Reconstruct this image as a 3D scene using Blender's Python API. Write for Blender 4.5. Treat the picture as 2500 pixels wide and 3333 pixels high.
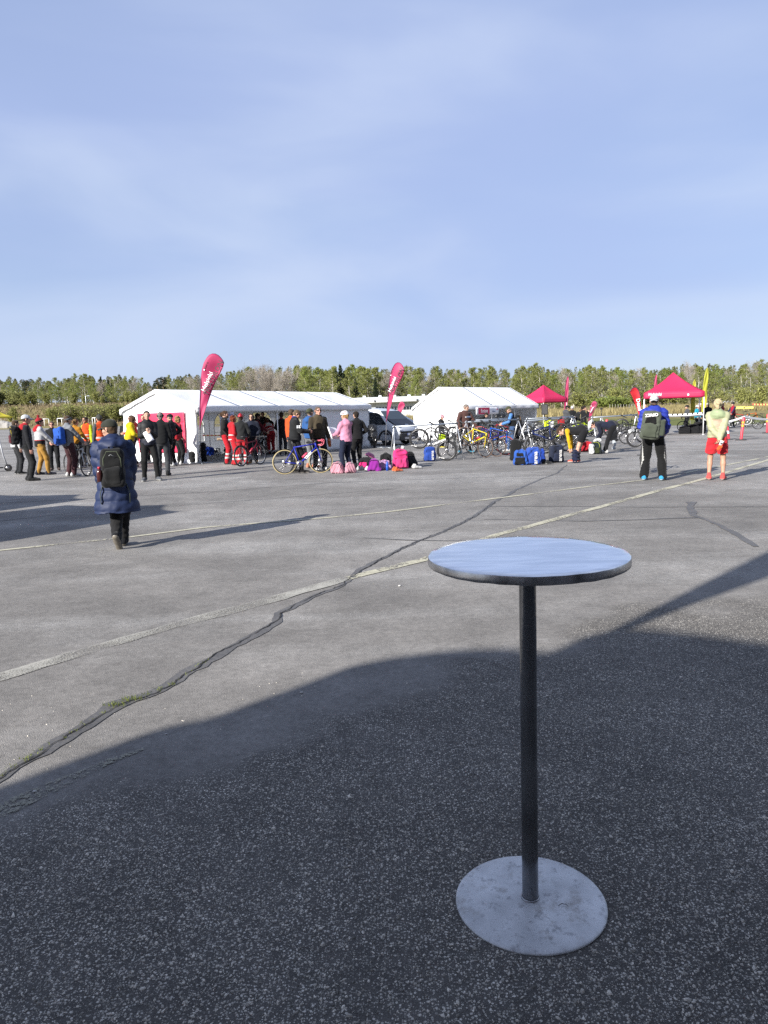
import bpy, bmesh, math, random
import numpy as np
from mathutils import Vector, Matrix, Euler

scene = bpy.context.scene
for o in list(bpy.data.objects):
    bpy.data.objects.remove(o)
COL = scene.collection
R = math.radians

# ------------------------------------------------------------------ camera
EYE, FPX, PITCH, ROLL = 1.55, 2400.0, R(7.49), R(1.6)
cF = np.array([0, math.cos(PITCH), -math.sin(PITCH)])
cU0 = np.array([0, math.sin(PITCH), math.cos(PITCH)])
cR0 = np.array([1.0, 0, 0])
cR = math.cos(ROLL) * cR0 - math.sin(ROLL) * cU0
cU = math.cos(ROLL) * cU0 + math.sin(ROLL) * cR0
cam_data = bpy.data.cameras.new('camera')
cam = bpy.data.objects.new('camera', cam_data)
COL.objects.link(cam)
cam.matrix_world = Matrix(((cR[0], cU[0], -cF[0], 0), (cR[1], cU[1], -cF[1], 0), (cR[2], cU[2], -cF[2], EYE), (0, 0, 0, 1)))
cam_data.sensor_fit = 'VERTICAL'
cam_data.sensor_height = 36.0
cam_data.lens = FPX / 3333.0 * 36.0
cam_data.clip_start, cam_data.clip_end = 0.05, 3000
scene.camera = cam

# ------------------------------------------------------------------ light
SUN_ELEV, SUN_TRAVEL = R(24.0), R(42.5)          # shadows run away from the camera and to the right
sun_h = np.array([math.sin(SUN_TRAVEL), math.cos(SUN_TRAVEL)])
sd_ = bpy.data.lights.new('sun', 'SUN')
sd_.energy, sd_.angle, sd_.color = 5.0, R(0.53), (1.0, 0.955, 0.885)
sun = bpy.data.objects.new('sun', sd_)
COL.objects.link(sun)
sun.rotation_euler = Vector((sun_h[0] * math.cos(SUN_ELEV), sun_h[1] * math.cos(SUN_ELEV), -math.sin(SUN_ELEV))).to_track_quat('-Z', 'Y').to_euler()

world = bpy.data.worlds.new('World')
scene.world = world
world.use_nodes = True
wn, wl = world.node_tree.nodes, world.node_tree.links
wn.clear()
w_out = wn.new('ShaderNodeOutputWorld')
w_bg = wn.new('ShaderNodeBackground')
w_sky = wn.new('ShaderNodeTexSky')
w_sky.sky_type = 'NISHITA'
w_sky.sun_disc = False
w_sky.sun_elevation = SUN_ELEV
w_sky.sun_rotation = SUN_TRAVEL + math.pi
w_sky.air_density, w_sky.dust_density, w_sky.ozone_density = 1.0, 0.6, 2.0
# thin high cloud veil: streaky noise laid over the whole sky
w_tc = wn.new('ShaderNodeTexCoord')
w_map = wn.new('ShaderNodeMapping')
w_map.inputs['Rotation'].default_value = (R(20), R(38), R(15))
w_map.inputs['Scale'].default_value = (0.8, 1.0, 2.6)
wl.new(w_tc.outputs['Generated'], w_map.inputs['Vector'])
w_n1 = wn.new('ShaderNodeTexNoise'); w_n1.inputs['Scale'].default_value = 1.3
w_n1.inputs['Detail'].default_value = 5; w_n1.inputs['Roughness'].default_value = 0.48; w_n1.inputs['Distortion'].default_value = 0.8
wl.new(w_map.outputs[0], w_n1.inputs['Vector'])
w_n2 = wn.new('ShaderNodeTexNoise'); w_n2.inputs['Scale'].default_value = 0.8
w_n2.inputs['Detail'].default_value = 2
wl.new(w_tc.outputs['Generated'], w_n2.inputs['Vector'])
w_ad = wn.new('ShaderNodeMath'); w_ad.operation = 'ADD'
wl.new(w_n1.outputs['Fac'], w_ad.inputs[0]); wl.new(w_n2.outputs['Fac'], w_ad.inputs[1])
w_rmp = wn.new('ShaderNodeMapRange')
w_rmp.inputs['From Min'].default_value, w_rmp.inputs['From Max'].default_value = 0.72, 1.3
w_rmp.inputs['To Min'].default_value, w_rmp.inputs['To Max'].default_value = 0.50, 0.86
wl.new(w_ad.outputs[0], w_rmp.inputs['Value'])
w_mix = wn.new('ShaderNodeMix'); w_mix.data_type = 'RGBA'
wl.new(w_rmp.outputs['Result'], w_mix.inputs['Factor'])
wl.new(w_sky.outputs['Color'], w_mix.inputs['A'])
w_mix.inputs['B'].default_value = (2.95, 3.65, 5.8, 1)
# brighter wisps inside the veil
w_n3 = wn.new('ShaderNodeTexNoise'); w_n3.inputs['Scale'].default_value = 2.7
w_n3.inputs['Detail'].default_value = 6; w_n3.inputs['Roughness'].default_value = 0.42; w_n3.inputs['Distortion'].default_value = 0.35
wl.new(w_map.outputs[0], w_n3.inputs['Vector'])
w_r3 = wn.new('ShaderNodeMapRange'); w_r3.interpolation_type = 'SMOOTHSTEP'
w_r3.inputs['From Min'].default_value, w_r3.inputs['From Max'].default_value = 0.36, 0.72
w_r3.inputs['To Min'].default_value, w_r3.inputs['To Max'].default_value = 0.0, 0.62
wl.new(w_n3.outputs['Fac'], w_r3.inputs['Value'])
w_mx3 = wn.new('ShaderNodeMix'); w_mx3.data_type = 'RGBA'
w_mx3.inputs['B'].default_value = (4.4, 5.05, 6.4, 1)
wl.new(w_r3.outputs['Result'], w_mx3.inputs['Factor']); wl.new(w_mix.outputs['Result'], w_mx3.inputs['A'])
wl.new(w_mx3.outputs['Result'], w_bg.inputs['Color'])
w_bg.inputs['Strength'].default_value = 0.066
wl.new(w_bg.outputs[0], w_out.inputs['Surface'])

scene.view_settings.view_transform = 'Standard'
scene.view_settings.look = 'None'
scene.view_settings.exposure = 1.2
scene.view_settings.gamma = 1.0
scene.cycles.use_denoising = False
scene.cycles.max_bounces = 6
scene.cycles.transparent_max_bounces = 12

# ------------------------------------------------------------------ helpers
def ray(px, py):
    return cF + (px - 1250.0) / FPX * cR - (py - 1666.5) / FPX * cU
def smooth01(a, b, v):
    t = min(1.0, max(0.0, (v - a) / (b - a)))
    return t * t * (3 - 2 * t)
def gz(x, y):
    """height of the ground: flat apron, then a slow rise, with a bank far left"""
    d = math.hypot(x, y)
    t = max(0.0, d - 48.0)
    z = 0.0125 * t * (t / (t + 15.0))
    if y > 1:
        z += smooth01(-0.10, -0.24, x / y) * (4.3 * smooth01(142, 180, y) + 2.0 * smooth01(180, 260, y))
    return z
def gp(px, py, z=0.0):
    """ground point seen at a photo pixel"""
    d = ray(px, py)
    t = (z - EYE) / d[2]
    return Vector((t * d[0], t * d[1], z))
def at(px, py, Y):
    """point at depth Y seen at a photo pixel"""
    d = ray(px, py)
    t = Y / d[1]
    return Vector((t * d[0], Y, EYE + t * d[2]))

def lin(c):
    if isinstance(c, str):
        c = c.lstrip('#')
        c = tuple(int(c[i:i + 2], 16) / 255 for i in (0, 2, 4))
    return tuple(((v / 12.92) if v <= 0.04045 else ((v + 0.055) / 1.055) ** 2.4) for v in c) + (1.0,)

MATS = {}
def mat(name, col, rough=0.7, metal=0.0, var=0.12, scale=9.0, bump=0.0, bscale=60.0, sheen=0.0, coat=0.0, trans=0.0, spec=None, island=0.0, coords='Object'):
    """procedural principled material: colour broken up by noise, fine relief by bump"""
    if name in MATS:
        return MATS[name]
    m = bpy.data.materials.new(name)
    m.use_nodes = True
    n, l = m.node_tree.nodes, m.node_tree.links
    b = n['Principled BSDF']
    c = lin(col) if isinstance(col, str) else tuple(col) + (1.0,)
    tc = n.new('ShaderNodeTexCoord')
    nz = n.new('ShaderNodeTexNoise')
    nz.inputs['Scale'].default_value = scale
    nz.inputs['Detail'].default_value = 4
    l.new(tc.outputs[coords], nz.inputs['Vector'])
    mr = n.new('ShaderNodeMapRange')
    mr.inputs['From Min'].default_value, mr.inputs['From Max'].default_value = 0.3, 0.7
    mr.inputs['To Min'].default_value, mr.inputs['To Max'].default_value = 1 - var, 1 + var
    l.new(nz.outputs['Fac'], mr.inputs['Value'])
    src = mr.outputs['Result']
    if island:
        geo = n.new('ShaderNodeNewGeometry')
        m2 = n.new('ShaderNodeMapRange')
        m2.inputs['To Min'].default_value, m2.inputs['To Max'].default_value = 1 - island, 1 + island
        l.new(geo.outputs['Random Per Island'], m2.inputs['Value'])
        mu = n.new('ShaderNodeMath'); mu.operation = 'MULTIPLY'
        l.new(src, mu.inputs[0]); l.new(m2.outputs['Result'], mu.inputs[1])
        src = mu.outputs[0]
    vm = n.new('ShaderNodeVectorMath'); vm.operation = 'SCALE'
    vm.inputs[0].default_value = c[:3]
    l.new(src, vm.inputs['Scale'])
    l.new(vm.outputs['Vector'], b.inputs['Base Color'])
    b.inputs['Roughness'].default_value = rough
    b.inputs['Metallic'].default_value = metal
    if spec is not None:
        b.inputs['Specular IOR Level'].default_value = spec
    if sheen:
        b.inputs['Sheen Weight'].default_value = sheen
    if coat:
        b.inputs['Coat Weight'].default_value = coat
    if trans:
        b.inputs['Transmission Weight'].default_value = trans
    if bump:
        n2 = n.new('ShaderNodeTexNoise')
        n2.inputs['Scale'].default_value = bscale
        n2.inputs['Detail'].default_value = 3
        l.new(tc.outputs[coords], n2.inputs['Vector'])
        bp = n.new('ShaderNodeBump')
        bp.inputs['Strength'].default_value = bump
        bp.inputs['Distance'].default_value = 0.02
        l.new(n2.outputs['Fac'], bp.inputs['Height'])
        l.new(bp.outputs['Normal'], b.inputs['Normal'])
    MATS[name] = m
    return m
def leaf_mat(name, col, island=0.35, rough=0.6, var=0.2):
    if name in MATS:
        return MATS[name]
    m = mat(name, col, rough, var=var, scale=0.35, island=island, spec=0.25)
    n, l = m.node_tree.nodes, m.node_tree.links
    b = n['Principled BSDF']
    tr = n.new('ShaderNodeBsdfTranslucent')
    l.new(b.inputs['Base Color'].links[0].from_socket, tr.inputs['Color'])
    mx = n.new('ShaderNodeMixShader')
    mx.inputs[0].default_value = 0.45
    l.new(b.outputs[0], mx.inputs[1]); l.new(tr.outputs[0], mx.inputs[2])
    l.new(mx.outputs[0], n['Material Output'].inputs['Surface'])
    return m
def dim(col, k=0.5):               # photo colours are sunlit; surfaces reflect about half of that
    return tuple(v * k for v in lin(col)[:3])
def fab(col):                       # woven cloth of clothes and bags
    return mat('cloth_' + col.lstrip('#'), dim(col), 0.85, var=0.16, scale=7, bump=0.16, bscale=30, sheen=0.1, spec=0.2)
def nylon(col):
    return mat('nylon_' + col.lstrip('#'), dim(col), 0.62, var=0.1, scale=9, bump=0.22, bscale=16, spec=0.3)
def paint(col):
    return mat('paint_' + col.lstrip('#'), dim(col), 0.4, var=0.05, scale=5, spec=0.25)
def plas(col):
    return mat('plastic_' + col.lstrip('#'), dim(col), 0.45, var=0.06, scale=12)

def to_mesh(name, v, f, mats=(), midx=None, smooth=False):
    me = bpy.data.meshes.new(name)
    if isinstance(f, np.ndarray):
        v = np.asarray(v, np.float32); nf, k = f.shape
        me.vertices.add(len(v)); me.vertices.foreach_set('co', v.ravel())
        me.loops.add(nf * k); me.loops.foreach_set('vertex_index', f.astype(np.int32).ravel())
        me.polygons.add(nf)
        me.polygons.foreach_set('loop_start', np.arange(0, nf * k, k, dtype=np.int32))
        me.polygons.foreach_set('loop_total', np.full(nf, k, dtype=np.int32))
        if midx is not None:
            me.polygons.foreach_set('material_index', np.asarray(midx, np.int32))
        if smooth:
            me.polygons.foreach_set('use_smooth', np.ones(nf, bool))
        me.update(calc_edges=True)
    else:
        me.from_pydata([tuple(p) for p in v], [], f)
        if midx is not None:
            me.polygons.foreach_set('material_index', list(midx))
        if smooth is True:
            me.polygons.foreach_set('use_smooth', [True] * len(f))
        elif smooth:
            me.polygons.foreach_set('use_smooth', list(smooth))
        me.update()
    for m in mats:
        me.materials.append(m)
    return me
def obj(name, me, parent=None, mats=None, loc=None, rot=None, mtx=None):
    o = bpy.data.objects.new(name, me)
    COL.objects.link(o)
    if parent is not None:
        o.parent = parent
    if loc is not None:
        o.location = loc
    if rot is not None:
        o.rotation_euler = rot
    if mtx is not None:
        o.matrix_local = mtx
    if mats is not None:
        for i, m in enumerate(mats):
            if i < len(o.material_slots):
                o.material_slots[i].link = 'OBJECT'
                o.material_slots[i].material = m
    return o
def tag(o, label, cat, group=None, kind=None):
    if label: o['label'] = label
    if cat: o['category'] = cat
    if group: o['group'] = group
    if kind: o['kind'] = kind
    return o
def thing(name, label, cat, loc=(0, 0, 0), heading=0.0, group=None, mtx=None):
    """heading: compass angle in degrees, 0 looks away from the camera, 90 to the right"""
    o = bpy.data.objects.new(name, None)
    COL.objects.link(o)
    o.empty_display_size = 0.1
    if mtx is not None:
        o.matrix_world = mtx
    else:
        o.location = loc
        o.rotation_euler = (0, 0, -R(heading))
    return tag(o, label, cat, group)

class MB:
    def __init__(s):
        s.v, s.f, s.m, s.s = [], [], [], []
    def add(s, v, f, m=0, sm=False):
        k = len(s.v)
        s.v += [tuple(p) for p in v]
        s.f += [tuple(i + k for i in q) for q in f]
        s.m += [m] * len(f); s.s += [sm] * len(f)
        return s
    def box(s, c, d, m=0, rz=0, rx=0, bev=0.0, mtx=None):
        hx, hy, hz = d[0] / 2, d[1] / 2, d[2] / 2
        M = mtx or (Matrix.Translation(c) @ Matrix.Rotation(rz, 4, 'Z') @ Matrix.Rotation(rx, 4, 'X'))
        if bev <= 0:
            v = [M @ Vector((x * hx, y * hy, z * hz)) for z in (-1, 1) for x, y in ((-1, -1), (1, -1), (1, 1), (-1, 1))]
            f = [(3, 2, 1, 0), (4, 5, 6, 7), (0, 1, 5, 4), (1, 2, 6, 5), (2, 3, 7, 6), (3, 0, 4, 7)]
            return s.add(v, f, m)
        b = min(bev, hx * .9, hy * .9, hz * .9)
        v, f = [], []
        rings = [(-hz, b), (-hz + b, 0), (hz - b, 0), (hz, b)]
        for z, ins in rings:
            a, e = hx - ins, hy - ins
            cx, cy = max(a - b, 1e-4), max(e - b, 1e-4)
            for x, y in ((cx, -e), (a, -cy), (a, cy), (cx, e), (-cx, e), (-a, cy), (-a, -cy), (-cx, -e)):
                v.append(M @ Vector((x, y, z)))
        for r in range(3):
            for i in range(8):
                j = (i + 1) % 8
                f.append((r * 8 + i, r * 8 + j, r * 8 + 8 + j, r * 8 + 8 + i))
        f.append(tuple(range(7, -1, -1))); f.append(tuple(range(24, 32)))
        return s.add(v, f, m)
    def tube(s, pts, r, n=8, m=0, cap=True, closed=False, flat=None, sm=True):
        pts = [Vector(p) for p in pts]
        k = len(pts)
        rs = r if isinstance(r, (list, tuple)) else [r] * k
        v, f = [], []
        up = None
        for i, p in enumerate(pts):
            t = (pts[(i + 1) % k] - pts[i - 1]) if closed else (pts[min(i + 1, k - 1)] - pts[max(i - 1, 0)])
            if t.length < 1e-9: t = Vector((0, 0, 1))
            t.normalize()
            if up is None:
                a = Vector((0, 0, 1)) if abs(t.z) < 0.9 else Vector((0, 1, 0))
                up = (a - t * a.dot(t)).normalized()
            else:
                up = (up - t * up.dot(t))
                up = up.normalized() if up.length > 1e-6 else t.orthogonal().normalized()
            sd = t.cross(up)
            for j in range(n):
                an = 2 * math.pi * j / n
                v.append(p + (sd * math.cos(an) * (flat or 1.0) + up * math.sin(an)) * rs[i])
        for i in range(k if closed else k - 1):
            a, b = i * n, ((i + 1) % k) * n
            for j in range(n):
                j2 = (j + 1) % n
                f.append((a + j, a + j2, b + j2, b + j))
        s.add(v, f, m, sm)
        if cap and not closed:
            o = len(s.v) - len(v)
            s.f += [tuple(o + j for j in reversed(range(n))), tuple(o + (k - 1) * n + j for j in range(n))]
            s.m += [m, m]; s.s += [False, False]
        return s
    def lathe(s, prof, c=(0, 0, 0), n=32, m=0, axis='Z', sm=True, mtx=None):
        v, f = [], []
        for r_, z in prof:
            for j in range(n):
                a = 2 * math.pi * j / n
                x, y = r_ * math.cos(a), r_ * math.sin(a)
                p = Vector((x, y, z)) if axis == 'Z' else (Vector((z, x, y)) if axis == 'X' else Vector((y, z, x)))
                v.append((mtx @ p) if mtx else (p + Vector(c)))
        for i in range(len(prof) - 1):
            for j in range(n):
                j2 = (j + 1) % n
                f.append((i * n + j, i * n + j2, (i + 1) * n + j2, (i + 1) * n + j))
        return s.add(v, f, m, sm)
    def prism(s, poly, h0, h1, m=0, mtx=None):
        """polygon in XY extruded from h0 to h1 along Z"""
        k = len(poly)
        M = mtx or Matrix()
        v = [M @ Vector((x, y, h0)) for x, y in poly] + [M @ Vector((x, y, h1)) for x, y in poly]
        f = [tuple(reversed(range(k))), tuple(range(k, 2 * k))] + [(i, (i + 1) % k, k + (i + 1) % k, k + i) for i in range(k)]
        return s.add(v, f, m)
    def grid(s, fn, nu, nv, m=0, sm=True, double=0.0):
        P = [[Vector(fn(i / nu, j / nv)) for j in range(nv + 1)] for i in range(nu + 1)]
        v = [p for r_ in P for p in r_]
        f = [(i * (nv + 1) + j, (i + 1) * (nv + 1) + j, (i + 1) * (nv + 1) + j + 1, i * (nv + 1) + j + 1) for i in range(nu) for j in range(nv)]
        if double:
            # a second skin behind the first and the rim between them
            nn = []
            for i in range(nu + 1):
                for j in range(nv + 1):
                    a = P[min(i + 1, nu)][j] - P[max(i - 1, 0)][j]
                    b = P[i][min(j + 1, nv)] - P[i][max(j - 1, 0)]
                    q = a.cross(b)
                    nn.append(q.normalized() if q.length > 1e-9 else Vector((0, 0, 1)))
            k = len(v)
            v2 = [p - q * double for p, q in zip(v, nn)]
            f2 = [tuple(x + k for x in reversed(q)) for q in f]
            rim = []
            bd = [i * (nv + 1) for i in range(nu + 1)] + [nu * (nv + 1) + j for j in range(1, nv + 1)] + [i * (nv + 1) + nv for i in range(nu - 1, -1, -1)] + [j for j in range(nv - 1, 0, -1)]
            for a, b in zip(bd, bd[1:] + bd[:1]):
                rim.append((b, a, a + k, b + k))
            return s.add(v + v2, f + f2 + rim, m, sm)
        return s.add(v, f, m, sm)
    def mesh(s, name, mats):
        return to_mesh(name, s.v, s.f, mats, s.m, s.s)
    def build(s, name, mats, parent=None, **kw):
        if not isinstance(mats, (list, tuple)): mats = [mats]
        return obj(name, s.mesh(name, mats), parent, **kw)

# ------------------------------------------------------------------ text
_txt = {}
def text_mesh(body, size, bold=0.0, mtl=None):
    key = (body, size, bold, mtl.name if mtl else '')
    if key not in _txt:
        cu = bpy.data.curves.new('lettering', 'FONT')
        cu.body, cu.size, cu.offset, cu.extrude = body, size, bold, 0.0015
        cu.align_x, cu.align_y = 'CENTER', 'CENTER'
        cu.resolution_u = 3
        o = bpy.data.objects.new('lettering_curve', cu)
        COL.objects.link(o)
        bpy.context.view_layer.update()
        me = bpy.data.meshes.new_from_object(o.evaluated_get(bpy.context.evaluated_depsgraph_get()))
        bpy.data.objects.remove(o)
        me.materials.clear()
        if mtl: me.materials.append(mtl)
        _txt[key] = me
    return _txt[key]
def lettering(body, size, mtl, parent, origin, xdir, ydir, bold=0.0, sx=1.0, name='lettering'):
    """flat letters: origin, reading direction and up direction in the parent's frame"""
    x = Vector(xdir).normalized(); y = Vector(ydir); y = (y - x * y.dot(x)).normalized(); z = x.cross(y)
    M = Matrix(((x.x * sx, y.x, z.x, origin[0]), (x.y * sx, y.y, z.y, origin[1]), (x.z * sx, y.z, z.z, origin[2]), (0, 0, 0, 1)))
    return obj(name, text_mesh(body, size, bold, mtl), parent, mtx=M)

# ------------------------------------------------------------------ soft bodies: signed distance + surface nets
def nets(D, lo, h):
    S = D < 0
    cnt = np.zeros([n - 1 for n in D.shape], np.int8)
    for a in (0, 1):
        for b in (0, 1):
            for c in (0, 1):
                cnt += S[a:D.shape[0] - 1 + a, b:D.shape[1] - 1 + b, c:D.shape[2] - 1 + c]
    act = (cnt > 0) & (cnt < 8)
    ids = np.argwhere(act)
    num = np.full(act.shape, -1, np.int32)
    num[act] = np.arange(len(ids))
    pos = np.zeros((len(ids), 3), np.float32); n = np.zeros(len(ids), np.float32)
    i, j, k = ids.T
    E = np.eye(3, dtype=int)
    for ax in range(3):
        o1, o2 = E[(ax + 1) % 3], E[(ax + 2) % 3]
        for b in (0, 1):
            for c in (0, 1):
                of = b * o1 + c * o2
                v0 = D[i + of[0], j + of[1], k + of[2]]
                e = of + E[ax]
                v1 = D[i + e[0], j + e[1], k + e[2]]
                cr = (v0 < 0) != (v1 < 0)
                t = np.where(cr, v0 / np.where(cr, v0 - v1, 1), 0)
                for q in range(3):
                    pos[:, q] += cr * (of[q] + (t if q == ax else 0))
                n += cr
    V = np.asarray(lo, np.float32) + h * (ids + pos / n[:, None])
    F = []
    for ax in range(3):
        a1, a2 = (ax + 1) % 3, (ax + 2) % 3
        sl0 = [slice(None)] * 3; sl1 = [slice(None)] * 3
        sl0[ax] = slice(0, -1); sl1[ax] = slice(1, None)
        d = S[tuple(sl0)] != S[tuple(sl1)]
        e = np.argwhere(d)
        ok = (e[:, a1] > 0) & (e[:, a2] > 0) & (e[:, a1] < D.shape[a1] - 1) & (e[:, a2] < D.shape[a2] - 1)
        e = e[ok]
        if not len(e): continue
        ins = S[e[:, 0], e[:, 1], e[:, 2]]
        q = []
        for d1, d2 in ((-1, -1), (0, -1), (0, 0), (-1, 0)):
            c = e.copy(); c[:, a1] += d1; c[:, a2] += d2
            q.append(num[c[:, 0], c[:, 1], c[:, 2]])
        q = np.stack(q, 1)
        q[~ins] = q[~ins][:, ::-1]
        F.append(q)
    return V, (np.concatenate(F) if F else np.zeros((0, 4), np.int32))

class Soft:
    """rounded cones melted together; prim = (a, b, ra, rb, label, flat) with flat = (direction, factor) or None"""
    def __init__(s, k=0.03):
        s.p, s.k = [], k
        s.cut, s.disp = None, None
    def cone(s, a, b, ra, rb=None, lab=0, flat=None, k=None):
        s.p.append((np.array(a, np.float32), np.array(b, np.float32), ra, ra if rb is None else rb, lab, flat, k))
        return s
    @staticmethod
    def _d(P, pr):
        a, b, ra, rb, lab, fl = pr[:6]
        q = P - a
        ba = b - a
        if fl is not None:
            n = np.asarray(fl[0], np.float32); n = n / np.linalg.norm(n)
            q = q + ((q @ n) * (fl[1] - 1))[..., None] * n
            ba = ba + (ba @ n) * (fl[1] - 1) * n
        L = float(ba @ ba)
        t = np.clip((q @ ba) / L, 0, 1) if L > 1e-10 else np.zeros(q.shape[:-1], np.float32)
        return np.linalg.norm(q - t[..., None] * ba, axis=-1) - (ra + (rb - ra) * t), t
    def polygonise(s, h):
        lo = np.min([np.minimum(p[0], p[1]) - max(p[2], p[3]) for p in s.p], 0) - 3 * h
        hi = np.max([np.maximum(p[0], p[1]) + max(p[2], p[3]) for p in s.p], 0) + 3 * h
        n = np.ceil((hi - lo) / h).astype(int) + 1
        D = np.full(n, 1.0, np.float32)
        ax = [lo[i] + h * np.arange(n[i], dtype=np.float32) for i in range(3)]
        for p in s.p:
            m = max(p[2], p[3]) + s.k + 2.5 * h
            l_, h_ = np.minimum(p[0], p[1]) - m, np.maximum(p[0], p[1]) + m
            i0 = np.clip(np.floor((l_ - lo) / h).astype(int), 0, n); i1 = np.clip(np.ceil((h_ - lo) / h).astype(int) + 1, 0, n)
            sl = tuple(slice(i0[q], i1[q]) for q in range(3))
            G = np.stack(np.meshgrid(ax[0][sl[0]], ax[1][sl[1]], ax[2][sl[2]], indexing='ij'), -1)
            d, _ = s._d(G, p)
            o = D[sl]
            kk = p[6] or s.k
            hh = np.clip(0.5 + 0.5 * (o - d) / kk, 0, 1)
            D[sl] = o + (d - o) * hh - kk * hh * (1 - hh)
        if s.disp is not None or s.cut is not None:
            near = np.abs(D) < 0.08
            if s.cut is not None: near = D < 0.08
            ii = np.argwhere(near)
            P = lo + h * ii.astype(np.float32)
            vals = D[near]
            if s.disp is not None: vals = vals + s.disp(P)
            if s.cut is not None: vals = np.maximum(vals, s.cut(P))
            D[near] = vals
        return nets(D, lo, h)
    def labels(s, P):
        best = np.full(len(P), 1e9, np.float32); lab = np.zeros(len(P), int); tt = np.zeros(len(P), np.float32)
        for p in s.p:
            d, t = s._d(P.astype(np.float32), p)
            w = d < best
            best[w] = d[w]; lab[w] = p[4]; tt[w] = t[w]
        return lab, tt
def wrinkle(seed, amp, sc=(14, 11, 17)):
    rs = np.random.RandomState(seed)
    ks = [(rs.normal(0, 1, 3) * np.array(sc) * (1 + 0.7 * i), rs.uniform(0, 6.28), amp / (1 + 0.5 * i)) for i in range(4)]
    def f(P):
        v = 0
        for k, ph, a in ks:
            v = v + a * np.sin(P @ k.astype(np.float32) + ph)
        return v
    return f
# ================================================================== ground
def edge_d(phi):
    """distance of the asphalt's far edge by bearing (radians from straight ahead)"""
    if abs(phi) > 1.3: return 95.0
    l = 135 + (92 - 135) * smooth01(-0.36, -0.12, phi)
    return l + (63 - 92) * smooth01(0.02, 0.30, phi)

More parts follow.
